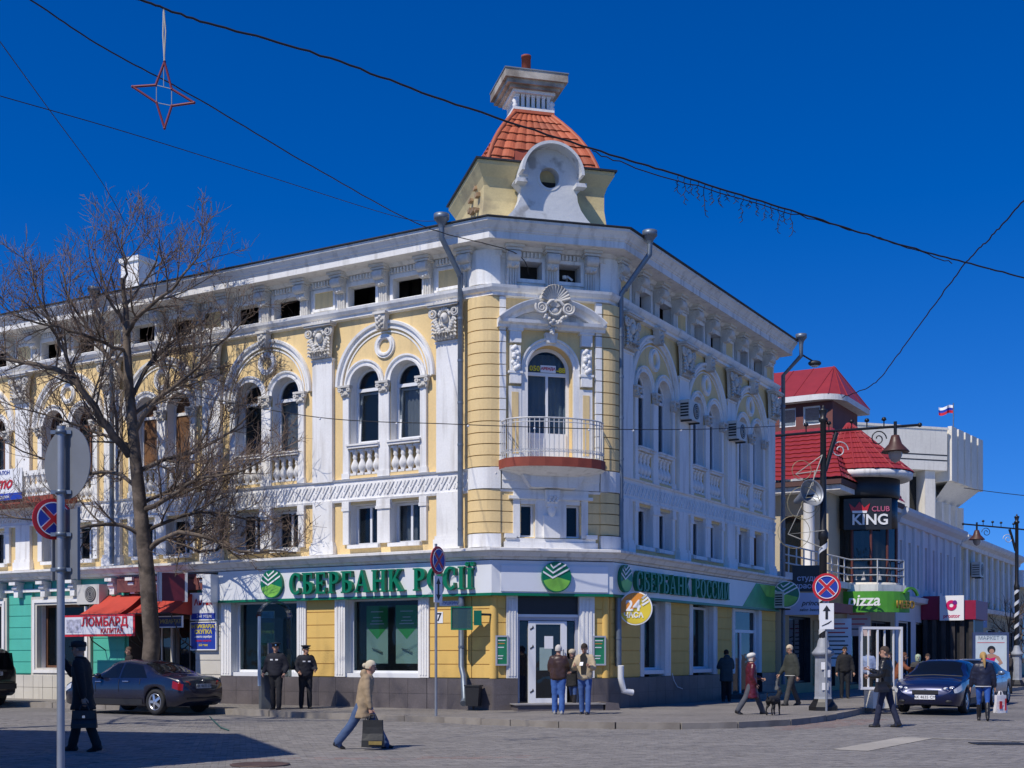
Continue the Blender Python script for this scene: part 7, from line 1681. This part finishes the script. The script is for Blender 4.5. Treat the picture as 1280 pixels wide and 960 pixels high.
o7, hm7, T7, s7 = person(G(731,893,KW), -105, 1.74, 'man in a beige jacket and jeans reading a paper by the bank entrance', (0.05,0.11,0.30), (0.46,0.37,0.24), jlen='hip', legs=((8,3),(-6,4)), arms=((20,12,85),(20,12,85)), hair=(.03,.02,.015), hp=22)
person(G(908,877,KW), 95, 1.62, 'person in a dark teal coat facing the shaded wall', (0.010,0.010,0.011), (0.018,0.045,0.06), jlen='thigh', legs=((2,1),(-2,1)), arms=((25,12,70),(25,12,70)), hair=(.02,.015,.012), hairstyle='short', hood=True, wide=1.1)
person(G(939,893,KW), 5, 1.56, 'elderly woman in a shiny burgundy coat and white beret walking past the bank', (0.07,0.075,0.09), (0.085,0.008,0.016), jlen='knee', legs=((26,4),(-24,8)), arms=((15,8,60),(-10,8,40)), hat='beret', hatc=(.62,.60,.55), hairstyle='bob', hair=(.5,.45,.4), rough=.35, wide=1.15)
_, hm10, _, _ = person(G(989,882,KW), 200, 1.78, 'fair haired man in a dark patterned jacket walking by the lamp post', (0.05,0.05,0.052), (0.035,0.04,0.034), jlen='hip', legs=((18,4),(-16,8)), arms=((-12,10,15),(14,10,20)), hair=(.55,.45,.32), hp=16, trim=(.45,.45,.42), wide=1.05)
person(G(1056,873,KW), -95, 1.74, 'person in a black hooded jacket standing behind the lamp post', (0.012,0.014,0.02), BLK, jlen='hip', legs=((3,1),(-3,1)), arms=((5,12,15),(5,12,15)), hood=True, hair=(.02,.015,.01))
_, hm12, T12, _ = person(G(1107,909), 150, 1.78, 'man in a black leather jacket and dark jeans crossing before the blue sedan', (0.014,0.02,0.05), (0.013,0.013,0.014), jlen='hip', legs=((13,3),(-13,6)), arms=((10,10,80),(30,10,80)), hair=(.06,.04,.03), rough=.35, hy=20)
person(Vector((11.3,37.6,0)), -20, 1.68, 'long haired person in a rust brown jacket leaning on the blue sedan', JE, (0.20,0.06,0.025), jlen='hip', arms=((45,10,40),(50,15,50)), lean=18, hair=(.10,.035,.015), hairstyle='long')
person(Vector((11.5,39.0,0)), -110, 1.66, 'dark haired woman in black behind the man in the leather jacket', BLK, BLK, hair=(.015,.012,.01), hairstyle='long')
person(Vector((12.75,40.2,0)), -100, 1.60, 'woman in a pale green headscarf behind the cars', BLK, (0.05,0.05,0.05), jlen='thigh', hat='scarf', hatc=(.35,.42,.30), hairstyle=None)
person(Vector((13.7,42.2,0)), -90, 1.62, 'person in a pale blue jacket behind the silver blue sedan', BLK, (0.16,0.21,0.32), hair=(.05,.03,.02))
_, hm17, T17, s17 = person(G(1229,901), 72, 1.66, 'young woman in a navy jacket with a blonde ponytail carrying a white bag', (0.02,0.09,0.36), (0.012,0.014,0.035), jlen='hip', legs=((12,3),(-12,8)), arms=((0,14,10),(4,12,8)), hair=(.42,.26,.09), boots=(.014,.012,.012), trim=(.55,.55,.55), rough=.45)
b = MB(T17); b.tube([(0,-.09,1.66*.945),(0,-.17,1.55),(.02,-.18,1.40),(.03,-.16,1.26)], [.03,.04,.035,.012], 8, cloth((.42,.26,.09),.9)); b.build('ponytail', bpy.data.objects['person.016'] if 'person.016' in bpy.data.objects else None)
person(Vector((20.2,52.0,0)), 190, 1.72, 'man in dark clothes standing beside the tape wound lamp post', BLK, (0.03,0.025,0.025), arms=((20,10,70),(20,10,70)), hair=(.02,.015,.01), wide=1.1)
person(LW(11.9,1.3,KW), -150, 1.70, 'person in dark clothes standing behind the tree trunk', BLK, (0.02,0.016,0.015), hair=(.1,.06,.04))
person(Vector((11.75,42.2,KW)), 60, 1.68, 'dark haired person in a blue and white top seen through the white frame', BLK, (0.22,0.28,0.45), hair=(.012,.01,.01))
# things carried
bagm = cloth((0.02,0.018,0.02),.5)
def bag(name, p, w_, h, d, m, label, rz=0, cat='bag', flap=False):
    o = empty(name, p+Vector((0,0,-h-.08)), label, cat); T = T3(p+Vector((0,0,-.06))) @ RZ(rz)
    b = MB(T); k = 6; vs = []
    for i in range(5):
        f = i/4; z = -.04-h*(1-f); ww = w_*(1.0-.10*f)/2; dd = d*(1.0-.55*f)/2+.012*math.sin(i*2)
        vs += [(-ww,-dd,z),(-ww*.3,-dd*1.2,z-.004),(ww*.3,-dd*1.1,z+.003),(ww,-dd,z),(ww,dd,z),(-ww,dd,z)]
    b.add(vs, [(i*k+j,i*k+(j+1)%k,(i+1)*k+(j+1)%k,(i+1)*k+j) for i in range(4) for j in range(k)]+[tuple(range(k)), tuple(range(4*k,5*k))], m); b.build('bag_body', o)
    b = MB(T)
    for sy in (-1,1): b.tube([(-w_*.2,sy*d*.2,-.06),(-w_*.1,sy*.01,.05),(w_*.1,sy*.01,.05),(w_*.2,sy*d*.2,-.06)], .010, 6, m)
    b.build('handle', o); return o, T
bo, T = bag('briefcase', hm1[0], .40, .28, .14, bagm, 'black leather briefcase in the hand of the man with the flat cap', 12); b = MB(T); b.box((-.17,-.085,-.17),(.17,-.078,-.05), bagm); b.build('flap', bo); b = MB(T); b.box((-.02,-.094,-.16),(.02,-.086,-.12), chrome); b.build('clasp', bo)
bo, T = bag('shopping_bag', hm4[1]+Vector((.03,-.03,0)), .36, .44, .12, cloth((0.022,0.023,0.024),.6), 'dark grey shopping bag carried by the woman in the beige coat', -8); b = MB(T); b.box((-.05,-.09,-.44),(.17,-.084,-.38), cloth((.25,.18,.05),.5)); b.build('print', bo)
bo, T = bag('carrier_bag', hm17[1]+Vector((.10,-.05,0)), .30, .42, .14, mat('plastic_white',(0.72,0.70,0.70),.4,.08,8), 'white plastic carrier bag with red print held by the young woman', 20); b = MB(T); b.box((-.11,-.10,-.36),(-.03,-.094,-.18), red); b.box((.05,-.10,-.4),(.09,-.094,-.12), red); b.build('print', bo)
bag('hand_bag', hm10[1], .22, .26, .10, cloth((.10,.105,.11),.6), 'small grey bag carried by the fair haired man', 60)
bag('shoulder_bag', T12 @ Vector((-.25,.02,1.08)), .34, .22, .12, bagm, 'black bag hanging at the hip of the man in the leather jacket', 30)
p = (hm7[0]+hm7[1])*.5; o = empty('paper_slip', p, 'white paper slip in the hands of the man in the beige jacket', 'paper'); b = MB(T3(p) @ RZ(-15) @ RX(-40)); b.box((-.04,-.004,-.02),(.04,.0,.09), printw); b.build('sheet', o)
b = MB(T7); b.prism([(-.05,.98),(.06,.97),(.085,1.40),(.03,1.47),(-.03,1.47),(-.075,1.40)], .135, .160, cloth((.015,.014,.014))); b.build('shirt', o7)
# dog
P = G(967,894,KW); T = T3(P) @ RZ(-35); s = .95; dm = mat('dog_black',(0.012,0.011,0.011),.8,.2,9,bump=.3); b = MB(T)
b.tube([(0,-.24,.36),(0,-.12,.37),(0,.06,.355),(0,.20,.37)], [.075,.095,.11,.09], 12, dm); b.ball((0,.20,.36), .09, dm); b.ball((0,-.24,.37), .08, dm)
b.tube([(0,.20,.40),(0,.30,.48),(0,.34,.52)], [.07,.055,.05], 10, dm); b.ball((0,.37,.53), (.052,.065,.05), dm, 10, 7); b.tube([(0,.40,.52),(0,.49,.50)], [.035,.022], 8, dm)
for sd in (-1, 1):
    b.tube([(sd*.06,.18,.34),(sd*.065,.19,.20),(sd*.065,.18,.12),(sd*.065,.19,.02)], [.04,.03,.022,.02], 8, dm); b.ball((sd*.065,.205,.02), (.022,.035,.02), dm, 8, 5)
    b.tube([(sd*.06,-.22,.36),(sd*.07,-.15,.24),(sd*.07,-.27,.15),(sd*.07,-.25,.02)], [.06,.045,.024,.02], 8, dm); b.ball((sd*.07,-.235,.02), (.022,.035,.02), dm, 8, 5)
    b.tube([(sd*.035,.35,.56),(sd*.055,.34,.62)], [.022,.006], 6, dm)
b.tube([(0,-.29,.40),(0,-.36,.46),(0,-.37,.55)], [.022,.016,.010], 6, dm)
dme = remesh(b, .016, 'body', 1); o = empty('dog', P, 'small black dog standing behind the woman in the burgundy coat', 'dog'); inst('body', dme, None, o)
# ================================================================ TREES
bark = mat('bark',(0.15,0.115,0.085),0.9,0.3,3.0,bump=.8,bscale=10,dirt=.85,dirtcol=(0.055,0.042,0.032),fine=.15,sharp=(.48,.56)); twigm = mat('twig',(0.19,0.135,0.10),0.85,0.2,2.0); seedm = mat('seed',(0.06,0.03,0.02),.9,.2)
def limbpath(rg, p, d, L, nseg, wig, up):
    pts = [Vector(p)]; d = Vector(d).normalized()
    for k in range(nseg):
        d = (d+Vector((rg.uniform(-wig,wig),rg.uniform(-wig,wig),rg.uniform(-wig,wig)+up))).normalized(); pts.append(pts[-1]+d*(L/nseg))
    return pts
def tree(base, trunk, limbs, label, seed, levels, dens=1.0, seeds=0, tscale=1.0, group=None, zmin=None):
    rg = random.Random(seed); o = empty('plane_tree', base, label, 'tree', group)
    b = MB(); n = len(trunk); b.tube([t[0] for t in trunk], [t[1] for t in trunk], 12, bark); b.lathe([(trunk[0][1]*1.5,-.02),(trunk[0][1]*1.15,.18),(trunk[0][1],.5)], trunk[0][0], 12, bark); b.build('trunk', o)
    TW = MB(); ends = []
    def twig(p, d, L, r):
        pts = limbpath(rg, p, d, L, 2, .25, .10); TW.tube(pts, [r, r*.8, r*.45], 3, twigm, cap=False); ends.append(pts[-1])
    def grow(p, d, L, r, lev):
        nseg = max(2, int(L/.35)) if lev > 1 else 3
        pts = limbpath(rg, p, d, L, nseg, .20, .05 if lev > 1 else .09); rr = [r*(1-.65*k/nseg) for k in range(nseg+1)]
        TW.tube(pts, rr, 5 if r > .02 else 4, bark if r > .016 else twigm, cap=False)
        children(pts, rr, lev)
    def children(pts, rr, lev):
        tot = sum((pts[k+1]-pts[k]).length for k in range(len(pts)-1)); step = {3:.34,2:.20,1:.12}[lev]/dens; s = step*rg.uniform(.5,1.5)
        acc = 0
        for k in range(len(pts)-1):
            seg_ = pts[k+1]-pts[k]; Ls = seg_.length; dd = seg_.normalized()
            while s < acc+Ls:
                f = (s-acc)/Ls; q = pts[k].lerp(pts[k+1], f); rad = rr[k]+(rr[k+1]-rr[k])*f
                ax = Vector((rg.gauss(0,1),rg.gauss(0,1),rg.gauss(0,1))); ax = (ax-dd*ax.dot(dd)).normalized(); ang = R(rg.uniform(30,65)); nd = dd*math.cos(ang)+ax*math.sin(ang); nd.z += .22; prog = s/tot
                if lev == 1: twig(q, nd, rg.uniform(.18,.45)*tscale, max(.0075, rad*.6))
                else: grow(q, nd, {3:rg.uniform(1.0,1.9),2:rg.uniform(.5,1.0)}[lev]*(1.15-.5*prog)*tscale, max(.012 if lev == 3 else .008, min(rad*.6,.035 if lev == 3 else .016)), lev-1)
                s += step*rg.uniform(.6,1.4)
            acc += Ls
    for (pts, r0, r1, lev) in limbs:
        m_ = MB(); P2 = []
        pts = [Vector(p) for p in pts]
        for i in range(len(pts)-1):
            p0, a, c, p3 = pts[max(i-1,0)], pts[i], pts[i+1], pts[min(i+2,len(pts)-1)]
            for k in range(4): t = k/4; P2.append(0.5*((2*a)+(c-p0)*t+(2*p0-5*a+4*c-p3)*t*t+(3*a-p0-3*c+p3)*t**3)+Vector((rg.uniform(-.03,.03),rg.uniform(-.03,.03),rg.uniform(-.03,.03))))
        P2.append(pts[-1]); N = len(P2); rr = [r0+(r1-r0)*k/(N-1) for k in range(N)]
        m_.tube(P2, rr, 8, bark); m_.build('limb', o); st = max(1, int(N*.12)); children(P2[st:], rr[st:], lev)
    tag(TW.build('crown', o), kind='stuff')
    if seeds:
        b = MB(); rg.shuffle(ends)
        for p in ends[:seeds]: q = p+Vector((rg.uniform(-.03,.03),rg.uniform(-.03,.03),-rg.uniform(.05,.14))); b.tube([p,q], .003, 3, twigm, cap=False); b.ball(q, rg.uniform(.016,.026), seedm, 5, 4)
        tag(b.build('seed_ball', o), kind='stuff')
    return o
TB = LW(10.8,1.65,KW); TY = TB.y
def tp(px, py, dy=0): return atY(px, py if py > 420 else 420-(420-py)*.72, TY+dy)
trunk = [(TB,.27),(tp(190,800),.25),(tp(184,720),.235),(tp(176,640),.205),(tp(168,560),.17),(tp(161,480),.14),(tp(158,420),.11),(tp(157,370),.085),(tp(152,320),.05)]
limbs = [
 ([tp(163,570), tp(135,535,-.4), tp(100,485,-.8), tp(70,462,-.9), tp(20,452,-.8), tp(-40,440,-.6)], .13,.035,3),
 ([tp(100,485,-.8), tp(80,440,-1.0), tp(62,395,-1.2), tp(45,340,-1.3), tp(38,285,-1.3)], .065,.015,3),
 ([tp(160,480), tp(130,440,.5), tp(105,395,.8), tp(85,350,1.0), tp(75,290,1.1)], .08,.015,3),
 ([tp(158,420), tp(172,385,-.5), tp(195,360,-.8), tp(220,330,-1.0), tp(245,285,-1.0), tp(255,235,-1.0)], .075,.012,3),
 ([tp(157,400), tp(140,365,-.4), tp(128,320,-.6), tp(118,275,-.6)], .06,.012,3),
 ([tp(154,340), tp(158,300), tp(152,265), tp(153,232)], .05,.010,3),
 ([tp(156,370), tp(178,330,.4), tp(195,290,.5), tp(200,250,.5)], .05,.012,3),
 ([tp(166,540), tp(195,500,-.3), tp(235,470,-.6), tp(275,430,-.8), tp(310,385,-.9)], .085,.012,3),
 ([tp(170,590), tp(205,575,.2), tp(255,560,.3), tp(300,530,.2), tp(345,480,0)], .075,.012,3),
 ([tp(178,640), tp(215,620,-.6), tp(250,598,-1.0), tp(300,590,-1.2), tp(352,560,-1.2)], .085,.012,3),
 ([tp(182,690), tp(215,668,-.3), tp(255,670,-.5), tp(300,690,-.6), tp(350,690,-.7), tp(420,700,-.7)], .085,.012,3),
 ([tp(182,690), tp(212,672,.4), tp(250,690,.6), tp(290,678,.6), tp(330,640,.6), tp(365,600,.5)], .06,.012,3),
 ([tp(180,670), tp(140,655,-.4), tp(95,660,-.8), tp(40,650,-1.0), tp(-20,640,-1.0)], .07,.012,3),
 ([tp(172,610), tp(140,590,.5), tp(95,590,.8), tp(45,570,.9), tp(-15,545,.9)], .07,.012,3),
 ([tp(162,500), tp(190,450,.5), tp(225,420,.9), tp(262,385,1.0), tp(290,335,1.0)], .07,.012,3),
 ([tp(164,520), tp(220,482,.4), tp(290,455,.6), tp(370,438,.6)], .06,.010,3),
 ([tp(176,630), tp(240,604,.6), tp(320,604,.8), tp(405,585,.8)], .06,.010,3),
 ([tp(181,665), tp(250,640,0), tp(330,650,-.3), tp(425,632,-.4)], .06,.010,3),
 ([tp(170,560), tp(120,540,.8), tp(60,520,1.1), tp(-10,500,1.1)], .06,.010,3),
 ([tp(158,440), tp(120,425,-1.0), tp(75,405,-1.5), tp(20,385,-1.8), tp(-20,340,-1.8)], .06,.012,3),
]
tree(TB, trunk, limbs, 'large bare plane tree at the kerb behind the navy sedan', 21, 3, dens=1.15, seeds=600)
# second bare tree left of the view: its twig shadows fall on road and bank wall
B2 = Vector((-15.0,22.6,0)); rg = random.Random(6)
trunk2 = [(B2,.26),(B2+Vector((.1,.1,4)),.22),(B2+Vector((.3,.3,8)),.18),(B2+Vector((.8,.5,12)),.13),(B2+Vector((1.2,.6,15.5)),.07)]
limbs2 = []
for k in range(11):
    a = R(33*k*4.1); z = 9.5+.62*k; s0 = B2+Vector((.3+.06*k,.3,z)); L = 4.3-.16*k
    e = Vector((math.cos(a), math.sin(a), 0)); 
    if e.x > .3: s1 = .8
    limbs2.append(([s0, s0+e*L*.35+Vector((0,0,1.2)), s0+e*L*.7+Vector((0,0,2.4)), s0+e*L+Vector((0,0,3.8))], .07,.012,3))
tree(B2, trunk2, limbs2, 'tall bare plane tree standing left of the road', 33, 3, dens=.62)
for k, (px, Y, hgt) in enumerate(((1262,82,4.6),(1284,88,5.2),(1246,92,4.4))):
    P = Vector(((px-640)/1600*Y, Y, 0)); rg = random.Random(50+k); tr = [(P,.12),(P+Vector((.05,0,hgt*.35)),.10),(P+Vector((0,.1,hgt*.7)),.06),(P+Vector((.1,0,hgt)),.02)]
    lm = []
    for q in range(9): a = R(40*q+13*k); z = hgt*(.25+.07*q); s0 = P+Vector((0,0,z)); e = Vector((math.cos(a),math.sin(a),0)); lm.append(([s0, s0+e*.8+Vector((0,0,.5)), s0+e*1.5+Vector((0,0,1.2)), s0+e*2.0+Vector((0,0,2.0))], .05,.012,2))
    tree(P, tr, lm, ['small bare bushy tree past the poster lightbox','small bare tree at the street end near the lamp post','low bare tree beside the far white roofed house'][k], 60+k, 2, dens=.8, tscale=1.2, group='bare street trees')
